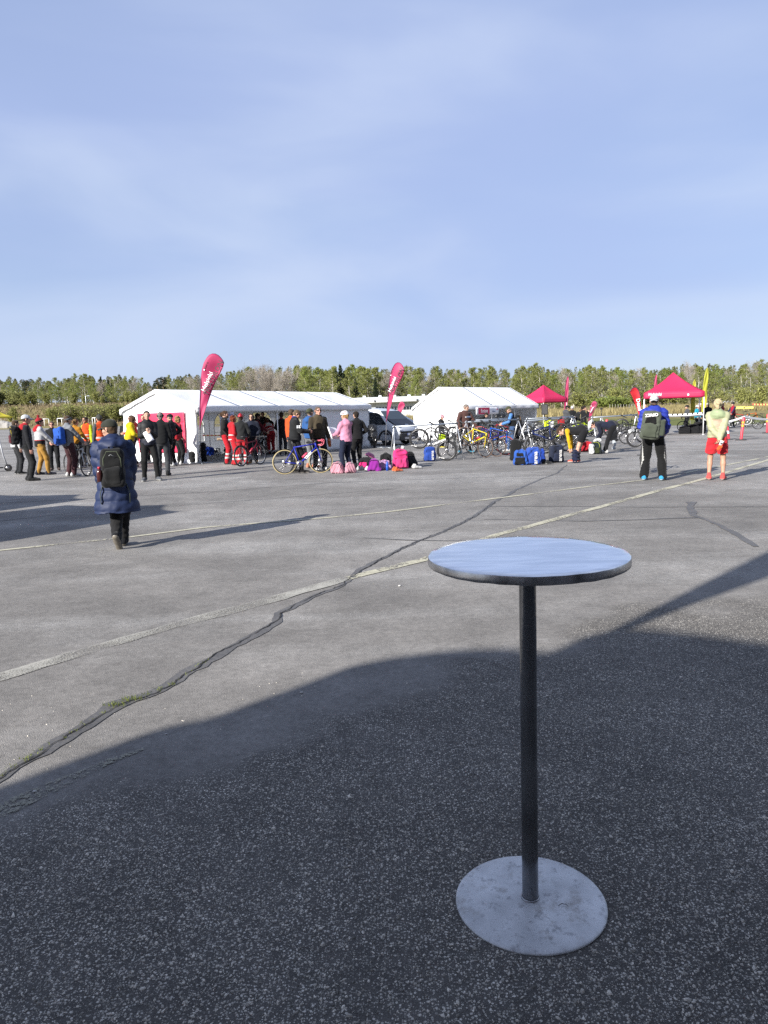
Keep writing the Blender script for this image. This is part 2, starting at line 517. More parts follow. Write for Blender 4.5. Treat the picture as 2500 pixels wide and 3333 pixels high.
def asphalt_material():
    m = bpy.data.materials.new('worn_asphalt')
    m.use_nodes = True
    n, l = m.node_tree.nodes, m.node_tree.links
    b = n['Principled BSDF']
    def N(t, **kw):
        q = n.new(t)
        for k, v in kw.items():
            if hasattr(q, k): setattr(q, k, v)
            else: q.inputs[k.replace('_', ' ')].default_value = v
        return q
    def M(op, a, c=None, clamp=False):
        q = n.new('ShaderNodeMath'); q.operation = op; q.use_clamp = clamp
        for i, v in enumerate((a, c)):
            if v is None: continue
            if isinstance(v, (int, float)): q.inputs[i].default_value = v
            else: l.new(v, q.inputs[i])
        return q.outputs[0]
    def RNG(v, a, c, d=0.0, e=1.0, sm=True):
        q = n.new('ShaderNodeMapRange')
        q.interpolation_type = 'SMOOTHSTEP' if sm else 'LINEAR'
        l.new(v, q.inputs['Value'])
        for k, x in zip(('From Min', 'From Max', 'To Min', 'To Max'), (a, c, d, e)): q.inputs[k].default_value = x
        return q.outputs['Result']
    def MIX(f, a, c):
        q = n.new('ShaderNodeMix'); q.data_type = 'RGBA'
        if isinstance(f, (int, float)): q.inputs['Factor'].default_value = f
        else: l.new(f, q.inputs['Factor'])
        for k, v in (('A', a), ('B', c)):
            if isinstance(v, tuple): q.inputs[k].default_value = v + (1,)
            else: l.new(v, q.inputs[k])
        return q.outputs['Result']
    g = n.new('ShaderNodeNewGeometry')
    pos = g.outputs['Position']
    sep = n.new('ShaderNodeSeparateXYZ'); l.new(pos, sep.inputs[0])
    X, Y = sep.outputs['X'], sep.outputs['Y']
    def noise(scale, det=4, rough=0.5, dist=0.0, vec=None):
        q = N('ShaderNodeTexNoise'); q.inputs['Scale'].default_value = scale; q.inputs['Detail'].default_value = det
        q.inputs['Roughness'].default_value = rough; q.inputs['Distortion'].default_value = dist
        l.new(vec or pos, q.inputs['Vector'])
        return q.outputs['Fac']
    def mapped(sc, rz):
        q = n.new('ShaderNodeMapping'); q.inputs['Scale'].default_value = sc; q.inputs['Rotation'].default_value = (0, 0, rz)
        l.new(pos, q.inputs['Vector'])
        return q.outputs['Vector']
    # coarse zone at the camera's feet: y < 3.75 + 0.9 x, capped, with a ragged edge
    lim = M('MINIMUM', M('ADD', M('MULTIPLY', X, 0.9), 3.95), 5.6)
    edge = M('ADD', M('SUBTRACT', lim, Y), M('MULTIPLY', M('SUBTRACT', noise(1.3, 3), 0.5), 2.2))
    coarse = RNG(edge, -0.35, 0.45)
    # stretched bands where the paver's joints and wear expose pale stone
    big = noise(0.16, 4, 0.55, 0.6)
    band = noise(0.5, 4, 0.6, 0.4, mapped((0.16, 1.0, 1.0), R(-14)))
    patch = RNG(M('ADD', M('MULTIPLY', band, 0.7), M('MULTIPLY', big, 0.55)), 0.57, 0.70)
    smallp = noise(2.2, 3, 0.6)
    patch = M('MULTIPLY', patch, RNG(smallp, 0.30, 0.62, 0.35, 1.0))
    # stones: cells of the aggregate, some of them pale
    def stones(scale, keep):
        v = N('ShaderNodeTexVoronoi'); v.inputs['Scale'].default_value = scale; l.new(pos, v.inputs['Vector'])
        wn_ = n.new('ShaderNodeSeparateColor'); l.new(v.outputs['Color'], wn_.inputs[0])
        pick = M('GREATER_THAN', wn_.outputs[0], 1 - keep)
        inside = RNG(v.outputs['Distance'], 0.34, 0.46, 1.0, 0.0)
        return M('MULTIPLY', pick, inside), wn_.outputs[1], v.outputs['Distance']
    s1, c1, d1 = stones(165, 0.42)
    s2, c2, d2 = stones(98, 0.44)
    s3, c3, d3 = stones(210, 0.5)
    base = MIX(RNG(big, 0.35, 0.65), (0.160, 0.151, 0.139), (0.214, 0.202, 0.187))
    base = MIX(M('MULTIPLY', RNG(noise(420, 2), 0.35, 0.7), 0.5), base, (0.07, 0.067, 0.066))
    base = MIX(M('MULTIPLY', s3, 0.28), base, (0.36, 0.345, 0.325))
    # pale worn bands
    base = MIX(M('MULTIPLY', patch, 0.34), base, (0.31, 0.303, 0.29))
    base = MIX(M('MULTIPLY', M('MULTIPLY', s1, patch), 0.8), base, (0.50, 0.49, 0.47))
    # coarse foreground: dark binder, pale stones
    binder = MIX(noise(160, 3), (0.052, 0.048, 0.043), (0.115, 0.107, 0.098))
    stone_c = MIX(c2, (0.20, 0.187, 0.165), (0.58, 0.545, 0.48))
    cz = MIX(M('MULTIPLY', M('MAXIMUM', s2, M('MULTIPLY', s1, 0.8)), RNG(noise(3.0, 3), 0.32, 0.6, 0.65, 1.0)), binder, stone_c)
    base = MIX(coarse, base, cz)
    wear = n.new('ShaderNodeVectorMath'); wear.operation = 'SCALE'
    l.new(base, wear.inputs[0]); l.new(RNG(noise(0.9, 5, 0.6, 0.5), 0.3, 0.7, 0.80, 1.20, False), wear.inputs['Scale'])
    base = wear.outputs['Vector']
    # oil stains and damp patches
    stain = RNG(noise(0.7, 5, 0.65), 0.60, 0.72)
    base = MIX(M('MULTIPLY', stain, 0.22), base, (0.075, 0.073, 0.072))
    # long thin paver joints running across the apron
    jv = mapped((0.06, 1.0, 1.0), R(-11))
    q = N('ShaderNodeTexWave'); q.inputs['Scale'].default_value = 0.10; q.inputs['Distortion'].default_value = 3.0
    q.inputs['Detail'].default_value = 3; q.inputs['Detail Scale'].default_value = 0.6
    l.new(mapped((0.02, 1.0, 1.0), R(-13)), q.inputs['Vector'])
    # grain at every size, so that the surface stays gritty from near to far
    grain = M('ADD', M('MULTIPLY', noise(22, 7, 0.85), 0.6), M('MULTIPLY', noise(4.5, 8, 0.8), 0.4))
    gv = n.new('ShaderNodeVectorMath'); gv.operation = 'SCALE'
    l.new(base, gv.inputs[0]); l.new(RNG(grain, 0.36, 0.64, 0.62, 1.40, False), gv.inputs['Scale'])
    l.new(gv.outputs['Vector'], b.inputs['Base Color'])
    b.inputs['Roughness'].default_value = 0.86
    b.inputs['Specular IOR Level'].default_value = 0.3
    bp = n.new('ShaderNodeBump'); bp.inputs['Strength'].default_value = 0.7; bp.inputs['Distance'].default_value = 0.006
    hgt = M('ADD', M('MULTIPLY', d3, -0.5), M('MULTIPLY', M('ADD', M('MULTIPLY', s1, patch), M('MULTIPLY', s2, coarse)), 0.8))
    l.new(hgt, bp.inputs['Height'])
    l.new(bp.outputs['Normal'], b.inputs['Normal'])
    return m
M_ASPH = asphalt_material()

def grass_material():
    m = bpy.data.materials.new('field_grass')
    m.use_nodes = True
    n, l = m.node_tree.nodes, m.node_tree.links
    b = n['Principled BSDF']
    g = n.new('ShaderNodeNewGeometry')
    def noise(s, d=4):
        q = n.new('ShaderNodeTexNoise'); q.inputs['Scale'].default_value = s; q.inputs['Detail'].default_value = d
        l.new(g.outputs['Position'], q.inputs['Vector']); return q.outputs['Fac']
    def rng(v, a, c):
        q = n.new('ShaderNodeMapRange'); l.new(v, q.inputs['Value']); q.inputs['From Min'].default_value = a; q.inputs['From Max'].default_value = c
        return q.outputs['Result']
    def mix(f, a, c):
        q = n.new('ShaderNodeMix'); q.data_type = 'RGBA'; l.new(f, q.inputs['Factor'])
        for k, v in (('A', a), ('B', c)):
            if isinstance(v, tuple): q.inputs[k].default_value = v + (1,)
            else: l.new(v, q.inputs[k])
        return q.outputs['Result']
    ln = n.new('ShaderNodeVectorMath'); ln.operation = 'LENGTH'; l.new(g.outputs['Position'], ln.inputs[0])
    far = n.new('ShaderNodeMath'); far.operation = 'ADD'
    ns = n.new('ShaderNodeMath'); ns.operation = 'MULTIPLY'; l.new(noise(0.05), ns.inputs[0]); ns.inputs[1].default_value = 30
    l.new(ln.outputs['Value'], far.inputs[0]); l.new(ns.outputs[0], far.inputs[1])
    green = mix(rng(noise(0.9), 0.3, 0.7), (0.085, 0.105, 0.03), (0.135, 0.14, 0.048))
    dry = mix(rng(noise(0.6), 0.3, 0.7), (0.24, 0.19, 0.09), (0.15, 0.135, 0.05))
    col = mix(rng(far.outputs[0], 96, 112), green, dry)
    l.new(col, b.inputs['Base Color'])
    b.inputs['Roughness'].default_value = 0.95
    b.inputs['Specular IOR Level'].default_value = 0.1
    return m
M_GRASS = grass_material()

def build_ground():
    NA = 144
    phis = []
    for i in range(NA):                                  # finer ahead than behind
        u = i / NA
        phis.append(-math.pi + 2 * math.pi * u)
    fr = [0.0, 0.02, 0.06, 0.14, 0.28, 0.45, 0.62, 0.75, 0.85, 0.93, 1.0]
    v, f = [(0, 0, 0)], []
    for k, t in enumerate(fr[1:]):
        for p in phis:
            d = edge_d(p) * t
            x, y = d * math.sin(p), d * math.cos(p)
            v.append((x, y, gz(x, y)))
    for i in range(NA):
        j = (i + 1) % NA
        f.append((0, 1 + j, 1 + i))
        for k in range(len(fr) - 2):
            a, b = 1 + k * NA, 1 + (k + 1) * NA
            f.append((a + i, a + j, b + j, b + i))
    o = obj('asphalt_apron', to_mesh('asphalt_apron', v, f, [M_ASPH], smooth=True))
    tag(o, 'worn grey asphalt of the airfield apron', None, kind='structure')
    rings = [0, 2, 6, 14, 25, 40, 50, 58, 66, 75, 85, 95, 110, 130, 160, 220, 320, 480, 800, 1500]
    v, f = [], []
    for k, t in enumerate(rings):
        for p in phis:
            d = edge_d(p) + t
            x, y = d * math.sin(p), d * math.cos(p)
            v.append((x, y, gz(x, y) + (0.05 * math.sin(x * 0.7) * math.sin(y * 0.5) if k > 1 else 0.0)))
    for i in range(NA):
        j = (i + 1) % NA
        for k in range(len(rings) - 1):
            a, b = k * NA, (k + 1) * NA
            f.append((a + i, a + j, b + j, b + i))
    o = obj('grass_field', to_mesh('grass_field', v, f, [M_GRASS], smooth=True))
    tag(o, 'mown green and tall dry grass beyond the asphalt', None, kind='structure')
build_ground()

def resample(pts, step):
    out = [Vector(pts[0])]
    for a, b in zip(pts, pts[1:]):
        a, b = Vector(a), Vector(b)
        k = max(1, int((b - a).length / step))
        out += [a.lerp(b, i / k) for i in range(1, k + 1)]
    return out
def strip(name, pxs, widths, mtl, z, step=0.12, wob=0.0, seed=1, edge_wob=0.0, label=None):
    """a ribbon on the ground along photo pixels; widths in metres, one per pixel point"""
    rnd = random.Random(seed)
    base = [gp(*p) for p in pxs]
    P, W = [], []
    for i in range(len(base) - 1):
        k = max(1, int((base[i + 1] - base[i]).length / step))
        for q in range(k):
            t = q / k
            P.append(base[i].lerp(base[i + 1], t)); W.append(widths[i] * (1 - t) + widths[i + 1] * t)
    P.append(base[-1]); W.append(widths[-1])
    v, f = [], []
    off = 0.0; eo = [0.0, 0.0]
    for i, p in enumerate(P):
        t = P[min(i + 1, len(P) - 1)] - P[max(i - 1, 0)]
        nrm = Vector((-t.y, t.x, 0)).normalized()
        off = off * 0.75 + rnd.uniform(-wob, wob)
        for q in (0, 1): eo[q] = eo[q] * 0.6 + rnd.uniform(-edge_wob, edge_wob)
        w = W[i] / 2
        v.append(p + nrm * (off + w * (1 + eo[0])) + Vector((0, 0, z)))
        v.append(p + nrm * (off - w * (1 + eo[1])) + Vector((0, 0, z)))
    for i in range(len(P) - 1):
        f.append((2 * i, 2 * i + 1, 2 * i + 3, 2 * i + 2))
    o = obj(name, to_mesh(name, v, f, [mtl]))
    return tag(o, label, None, kind='structure'), P

def line_paint(name, col, cover, scale=22.0):
    """road paint worn through to the asphalt below"""
    m = mat(name, col, 0.85, var=0.18, scale=14, coords='Object')
    n, l = m.node_tree.nodes, m.node_tree.links
    b = n['Principled BSDF']
    g = n.new('ShaderNodeNewGeometry')
    q = n.new('ShaderNodeTexNoise'); q.inputs['Scale'].default_value = scale; q.inputs['Detail'].default_value = 6; q.inputs['Roughness'].default_value = 0.7
    l.new(g.outputs['Position'], q.inputs['Vector'])
    q2 = n.new('ShaderNodeTexNoise'); q2.inputs['Scale'].default_value = 1.1; q2.inputs['Detail'].default_value = 2
    l.new(g.outputs['Position'], q2.inputs['Vector'])
    ad = n.new('ShaderNodeMath'); ad.operation = 'ADD'; l.new(q.outputs['Fac'], ad.inputs[0]); l.new(q2.outputs['Fac'], ad.inputs[1])
    mr = n.new('ShaderNodeMapRange'); l.new(ad.outputs[0], mr.inputs['Value'])
    mr.inputs['From Min'].default_value = 1.12 - cover * 0.3; mr.inputs['From Max'].default_value = 1.22 - cover * 0.3
    tr = n.new('ShaderNodeBsdfTransparent')
    mx = n.new('ShaderNodeMixShader')
    l.new(mr.outputs['Result'], mx.inputs[0]); l.new(tr.outputs[0], mx.inputs[1]); l.new(b.outputs[0], mx.inputs[2])
    l.new(mx.outputs[0], n['Material Output'].inputs['Surface'])
    return m
LP1 = line_paint('faded_yellow_paint', (0.37, 0.352, 0.265), 0.8)
LP2 = line_paint('worn_pale_paint', (0.31, 0.30, 0.265), 0.70, 130)
strip('painted_line', [(-60, 2226), (0, 2207), (301, 2115), (560, 2040), (753, 1989), (1130, 1884)], [.15] * 6, LP2, .006, wob=.006, edge_wob=.2, seed=2, label='worn pale line beside the long tar crack')
strip('painted_line', [(1130, 1884), (1386, 1820), (1627, 1740), (1929, 1657), (2162, 1593), (2285, 1561), (2520, 1492)], [.13] * 7, LP1, .006, wob=.004, edge_wob=.12, seed=3, label='faded yellow line passing behind the round table')
strip('painted_line', [(-40, 1796), (0, 1792), (422, 1749), (678, 1716), (1040, 1688), (1250, 1668)], [.10] * 6, LP1, .006, wob=.004, edge_wob=.12, seed=4, label='thin yellow line under the walker in the navy coat')
strip('painted_line', [(1250, 1668), (1589, 1626), (1913, 1585), (2200, 1550)], [.10, .10, .09, .06], LP1, .0065, wob=.004, edge_wob=.15, seed=5, label='thin faded line fading out towards the bags')
strip('painted_line', [(2200, 1545), (2364, 1514), (2520, 1483)], [.12] * 3, LP1, .006, wob=.004, edge_wob=.12, seed=6, label='upper yellow line right of the runner in red shorts')
LP3 = line_paint('ghost_paint', (0.25, 0.24, 0.19), 0.18, 60)
strip('painted_line', [(-60, 2668), (21, 2632), (180, 2560), (359, 2481), (470, 2440)], [.13, .13, .11, .06, .02], LP3, .006, edge_wob=.15, seed=7, label='ghost of a worn line in the shade lower left')

# tar-sealed crack with the split in its middle
M_TAR = mat('crack_sealer_tar', (0.088, 0.084, 0.080), 0.62, var=0.25, scale=3, bump=0.3, bscale=30)
M_SPLIT = mat('open_crack', (0.012, 0.011, 0.010), 0.95, var=0.3, scale=20)
crack_px = [(-80, 2585), (0, 2532), (90, 2472), (200, 2408), (301, 2344), (377, 2299), (482, 2262), (557, 2232), (648, 2170), (753, 2105), (897, 2025), (912, 1997), (1017, 1944), (1115, 1905), (1175, 1856), (1250, 1816), (1363, 1761), (1446, 1731), (1551, 1679), (1611, 1633), (1672, 1600), (1717, 1577), (1815, 1539), (1845, 1513)]
cw = [.05, .05, .05, .10, .09, .11, .085, .08, .10, .075, .085, .06, .065, .05, .055, .05, .055, .05, .06, .07, .06, .05, .05, .03]
cw = [w_ * 1.1 for w_ in cw]
_, crackP = strip('crack_seal', crack_px, cw, M_TAR, .004, step=.07, wob=.012, edge_wob=.28, seed=11, label='dark tar strip sealing the long crack')
strip('crack', crack_px[:20], [.008] * 20, M_SPLIT, .008, step=.035, wob=.014, edge_wob=.6, seed=12, label='open split running along the tar strip')
for i, (px, w, lb) in enumerate([
    ([(1590, 1650), (1800, 1648), (2150, 1651), (2540, 1650)], [.02, .03, .03, .03], 'thin dark seam across the asphalt behind the table'),
    ([(1574, 1690), (1760, 1695), (1898, 1697), (2100, 1691), (2267, 1685)], [.02, .02, .04, .045, .05], 'dark seam meeting the forked crack'),
    ([(1180, 1752), (1363, 1761), (1520, 1762)], [.03, .045, .02], 'short seam crossing the tar crack'),
    ([(2248, 1634), (2260, 1679), (2343, 1709), (2410, 1747), (2452, 1780)], [.13, .10, .08, .085, .06], 'forked tar crack at the right'),
    ([(-40, 1640), (310, 1622), (700, 1600), (1080, 1571), (1400, 1560), (1800, 1548)], [.03] * 6, 'long dark seam in front of the tents'),
    ([(-40, 1700), (250, 1668), (560, 1648), (900, 1622), (1300, 1590)], [.025] * 5, 'seam under the left shade')]):
    strip('asphalt_seam', px, w, M_TAR, .0045 + .0004 * i, step=.15, wob=.01, edge_wob=.4, seed=20 + i, label=lb)

# moss and grass growing in the split
def moss():
    rnd = random.Random(5)
    b = MB()
    pts = [p for p in crackP if p.y < 4.6]
    for i, p in enumerate(pts):
        dens = 26 if (i % 11) < 6 else 7
        if 0.1 < abs(math.sin(i * 1.7)) : dens = int(dens * rnd.uniform(.3, 1.2))
        tuft = (p - gp(395, 2297)).length < 0.10
        if tuft: dens = 60
        for k in range(dens):
            x, y = p.x + rnd.gauss(0, .012 if not tuft else .03), p.y + rnd.gauss(0, .02)
            h = rnd.uniform(.006, .016) * (1.8 if tuft else 1)
            a = rnd.uniform(0, 6.28); w = rnd.uniform(.0015, .0035)
            lx, ly = rnd.gauss(0, .008), rnd.gauss(0, .008)
            b.add([(x - w * math.cos(a), y - w * math.sin(a), .008), (x + w * math.cos(a), y + w * math.sin(a), .008), (x + lx, y + ly, .008 + h)], [(0, 1, 2)])
    o = b.build('moss', leaf_mat('moss_green', (0.16, 0.19, 0.045), 0.4))
    tag(o, 'yellow green moss and grass growing in the tar crack', 'moss', kind='stuff')
moss()

# pale stones standing proud of the worn binder near the camera
TABLE_XY = (0.431, 2.163)
def aggregate():
    rs = np.random.RandomState(4)
    N0 = 140000
    Y = 1.0 + 3.6 * rs.rand(N0) ** 0.85
    X = (rs.rand(N0) * 2 - 1) * (0.60 * Y + 0.25)
    lim = np.minimum(3.75 + 0.9 * X, 5.2)
    wob = 0.35 * np.sin(X * 2.1 + 1.0) * np.sin(Y * 1.7) + 0.25 * np.sin(X * 5.3 + Y * 3.1)
    prob = np.clip((lim - Y + wob) / 0.8, 0.02, 1.0)
    clump = 0.55 + 0.45 * np.sin(X * 3.3 + 2 * np.sin(Y * 2.3)) * np.sin(Y * 4.1 + X * 1.3)
    fall = np.clip((4.7 - Y) / 1.4, 0, 1)
    keep = rs.rand(N0) < prob * (0.45 + 0.55 * clump) * fall * 0.8
    keep &= np.hypot(X - TABLE_XY[0], Y - TABLE_XY[1]) > 0.245
    X, Y = X[keep], Y[keep]
    n = len(X)
    r = 0.0014 + 0.0030 * rs.rand(n) ** 2.3 + 0.0032 * (rs.rand(n) > 0.975)
    k = 5
    ang = rs.rand(n)[:, None] * 6.28 + np.arange(k)[None] * 2 * np.pi / k + rs.normal(0, .22, (n, k))
    rad = r[:, None] * (1 + rs.normal(0, .2, (n, k)))
    st = 0.6 + 0.8 * rs.rand(n)[:, None]
    rot = rs.rand(n) * 3.14
    def ring(sc, z):
        px, py = rad * np.cos(ang) * sc * st, rad * np.sin(ang) * sc / st
        c, s_ = np.cos(rot)[:, None], np.sin(rot)[:, None]
        return np.stack([X[:, None] + px * c - py * s_, Y[:, None] + px * s_ + py * c, np.broadcast_to(z, px.shape)], -1)
    hz = (r * (0.35 + 0.5 * rs.rand(n)))[:, None]
    V = np.concatenate([ring(1.0, np.full((n, 1), 0.0)), ring(0.72, hz + r[:, None] * .25 * rs.normal(0, 1, (n, k)))], 1).reshape(-1, 3)
    tri = []
    for j in range(k):
        j2 = (j + 1) % k
        tri += [(j, j2, k + j2), (j, k + j2, k + j)]
    tri += [(k, k + 1, k + 2), (k, k + 2, k + 3), (k, k + 3, k + 4)]
    F = (np.arange(n)[:, None, None] * 2 * k + np.array(tri)[None]).reshape(-1, 3)
    me = to_mesh('asphalt_stones', V, F, [mat('pale_aggregate', (0.37, 0.343, 0.295), 0.8, var=0.25, scale=40, island=0.72)])
    o = obj('asphalt_stones', me)
    tag(o, 'pale crushed stones standing out of the worn asphalt in the foreground', 'stones', kind='stuff')
aggregate()
# loose pebbles one can pick out
def pebbles():
    rnd = random.Random(8)
    mp = mat('loose_pebble', (0.5, 0.49, 0.47), 0.8, var=0.15, scale=30)
    for i, (px, py, r, lb) in enumerate([(112, 2579, .009, 'loose white pebble on the ghost line in the left shade'), (980, 2257, .012, 'flat pale pebble lying just inside the shade edge'), (1300, 1908, .012, 'pale scrap on the sunlit asphalt left of the table'), (540, 2391, .006, 'small pale pebble below the mossy crack')]):
        s = Soft(.01)
        s.cone((0, 0, r * .45), (r * .5, r * .1, r * .5), r * .7, r * .6, flat=((0, 0, 1), 1.5))
        s.disp = wrinkle(30 + i, r * .12, (120, 130, 150))
        v, f = s.polygonise(r * .28)
        o = obj('pebble', to_mesh('pebble', v, f, [mp], smooth=True), loc=gp(px, py))
        tag(o, lb, 'pebble')
pebbles()
# ================================================================== wood behind the field
M_BIRCH = mat('birch_bark', (0.44, 0.42, 0.38), 0.9, var=0.3, scale=3)
M_BARK = mat('grey_bark', (0.17, 0.145, 0.12), 0.95, var=0.25, scale=3)
M_TWIG = mat('bare_twigs', (0.27, 0.24, 0.205), 0.95, var=0.25, scale=0.6, island=0.25)
M_PINEB = mat('pine_bark', (0.20, 0.12, 0.07), 0.95, var=0.2, scale=2)
L_BIRCH = leaf_mat('birch_leaf', (0.215, 0.235, 0.068), 0.4)
L_BIRCH2 = leaf_mat('birch_leaf_dull', (0.185, 0.20, 0.078), 0.4)
L_FRESH = leaf_mat('fresh_leaf', (0.205, 0.245, 0.062), 0.35)
L_SPRUCE = leaf_mat('spruce_needle', (0.022, 0.036, 0.016), 0.4)
L_PINE = leaf_mat('pine_needle', (0.035, 0.05, 0.024), 0.4)
L_SHRUB = leaf_mat('shrub_leaf', (0.205, 0.215, 0.08), 0.4)
L_WILLOW = leaf_mat('willow_leaf', (0.25, 0.26, 0.085), 0.4)

def sticks(segs, n=3):
    """thin tapered three-sided sticks"""
    A = np.array([s[0] for s in segs], np.float32); B = np.array([s[1] for s in segs], np.float32)
    ra = np.array([s[2] for s in segs], np.float32); rb = np.array([s[3] for s in segs], np.float32)
    d = B - A; d /= np.linalg.norm(d, axis=1)[:, None] + 1e-9
    ref = np.where(np.abs(d[:, 2:3]) < .9, np.array([[0, 0, 1.0]]), np.array([[1.0, 0, 0]]))
    u = np.cross(d, ref); u /= np.linalg.norm(u, axis=1)[:, None]; w = np.cross(d, u)
    V = []
    for c, r_ in ((A, ra), (B, rb)):
        for j in range(n):
            a = 2 * math.pi * j / n
            V.append(c + (u * math.cos(a) + w * math.sin(a)) * r_[:, None])
    V = np.stack(V, 1).reshape(-1, 3)
    q = [(j, (j + 1) % n, n + (j + 1) % n, n + j) for j in range(n)]
    F = (np.arange(len(A))[:, None, None] * 2 * n + np.array(q)[None]).reshape(-1, 4)
    return V, F
def leaves(C, size, rs, flat=0.0, long=1.0, hang=None):
    """one small bent leaf quad at each centre"""
    n = len(C)
    a = rs.normal(0, 1, (n, 3)); a[:, 2] *= (1 - flat)
    if hang is not None:
        a = a * 0.5 + np.array(hang)
    a /= np.linalg.norm(a, axis=1)[:, None]
    b = np.cross(a, rs.normal(0, 1, (n, 3))); b /= np.linalg.norm(b, axis=1)[:, None] + 1e-9
    s = size * rs.uniform(.6, 1.4, n)[:, None]
    V = np.stack([C - a * s * long, C + b * s * .55, C + a * s * long, C - b * s * .55], 1).reshape(-1, 3)
    F = np.arange(n * 4).reshape(-1, 4)
    return V, F

def tree_birch(seed, H=12.0, spread=1.0, nleaf=1700, bark=M_BIRCH, lm=L_BIRCH, start=0.22, droop=0.3, lsize=.125):
    rs = np.random.RandomState(seed)
    segs, tip = [], []
    p = np.zeros(3); r0 = 0.011 * H
    tops = []
    N = 9
    lean = rs.normal(0, .03, 2)
    for i in range(N):
        q = p + np.array([lean[0] * H / N + rs.normal(0, .06), lean[1] * H / N + rs.normal(0, .06), H / N])
        segs.append((p, q, r0 * (1 - i / N) + .012, r0 * (1 - (i + 1) / N) + .01)); tops.append((p, q)); p = q
    trunk = sticks(segs, 6)
    br, C = [], []
    for b in range(30):
        u = start + (1 - start) * ((b + rs.rand()) / 30)
        i = min(N - 1, int(u * N)); a0, a1 = tops[i]
        o = a0 + (a1 - a0) * (u * N - i)
        az = rs.rand() * 6.28
        ln = spread * H * (0.20 * math.sin(min(1, (1 - u) / .75) * 1.55) + 0.035) * rs.uniform(.7, 1.25)
        d = np.array([math.cos(az), math.sin(az), rs.uniform(.55, 1.1)]); d /= np.linalg.norm(d)
        q = o
        for s in range(4):
            q2 = q + d * ln / 4
            br.append((q, q2, .035 * (1 - s / 4) * H / 12 + .008, .035 * (1 - (s + 1) / 4) * H / 12 + .006))
            for t in range(3):
                td = d + rs.normal(0, .7, 3); td[2] -= droop; td /= np.linalg.norm(td)
                tl = ln * rs.uniform(.18, .42)
                tp = q2 + td * tl
                br.append((q2, tp, .012, .005))
                m = max(2, int(nleaf / 360 * rs.uniform(.3, 1.8)))
                for k in range(m):
                    C.append(q2 + (tp - q2) * rs.uniform(.1, 1.15) + rs.normal(0, .16, 3) * H / 12)
            q = q2; d = d + rs.normal(0, .16, 3); d[2] += .04; d /= np.linalg.norm(d)
    bs = sticks(br)
    lv = leaves(np.array(C), lsize * H / 12, rs, hang=(0, 0, -.5))
    return trunk, bs, lv, bark, lm
def tree_bare(seed, H=11.0):
    rs = np.random.RandomState(seed)
    segs, br = [], []
    def grow(p, d, L, r, lev):
        n = 3
        for s in range(n):
            q = p + d * L / n
            (segs if lev == 0 else br).append((p, q, r * (1 - .5 * s / n), r * (1 - .5 * (s + 1) / n)))
            if lev < 4:
                for _ in range((3, 3, 2, 2)[lev] if (lev > 0 or s > 0) else 1):
                    nd = d + rs.normal(0, .42 if lev else .36, 3); nd[2] += .22; nd /= np.linalg.norm(nd)
                    if lev >= 3 and rs.rand() < .45: continue
                    grow(q, nd, L * rs.uniform(.42, .62), r * .5, lev + 1)
            p = q; d = d + rs.normal(0, .07, 3); d /= np.linalg.norm(d)
    grow(np.zeros(3), np.array([rs.normal(0, .04), rs.normal(0, .04), 1.0]), H * .72, .13, 0)
    br = [(a, b, max(r1, .014), max(r2, .009)) for a, b, r1, r2 in br]
    return sticks(segs, 6), sticks(br), None, M_BARK, M_TWIG
def tree_spruce(seed, H=13.0):
    rs = np.random.RandomState(seed)
    segs = [((0, 0, 0), (rs.normal(0, .1), rs.normal(0, .1), H), .16, .02)]
    br, C = [], []
    z = .9
    while z < H - .2:
        u = z / H
        for k in range(8):
            az = k * .785 + rs.rand()
            L = (1 - u) * H * .20 * rs.uniform(.75, 1.2) + .15
            d = np.array([math.cos(az), math.sin(az), -.25 + .5 * u]); e = np.array([0, 0, z]) + d * L
            br.append(((0, 0, z), e, .03, .008))
            for q in range(int(6 + 16 * (1 - u))):
                t = rs.uniform(.15, 1.08)
                C.append(np.array([0, 0, z]) + d * L * t + rs.normal(0, .10, 3) + np.array([0, 0, -rs.rand() * .25]))
        z += .30 + .12 * rs.rand()
    return sticks(segs, 6), sticks(br), leaves(np.array(C), .17, rs, hang=(0, 0, -.6), long=1.3), M_BARK, L_SPRUCE
def tree_pine(seed, H=12.0):
    rs = np.random.RandomState(seed)
    segs, p = [], np.zeros(3)
    for i in range(6):
        q = p + np.array([rs.normal(0, .15), rs.normal(0, .15), H / 6.4]); segs.append((p, q, .18 - .022 * i, .16 - .022 * i)); p = q
    br, C = [], []
    for b in range(26):
        u = rs.uniform(.5, 1.0); o = np.array([p[0] * u, p[1] * u, p[2] * u])
        az = rs.rand() * 6.28; L = rs.uniform(1.0, 2.6) * (1.15 - .55 * u)
        e = o + np.array([math.cos(az), math.sin(az), rs.uniform(.05, .5)]) * L
        br.append((o, e, .05, .02))
        for c in range(3):
            cc = e + rs.normal(0, .35, 3)
            for q in range(26): C.append(cc + rs.normal(0, .24, 3) * np.array([1, 1, .6]))
    return sticks(segs, 6), sticks(br), leaves(np.array(C), .14, rs, long=1.3), M_PINEB, L_PINE
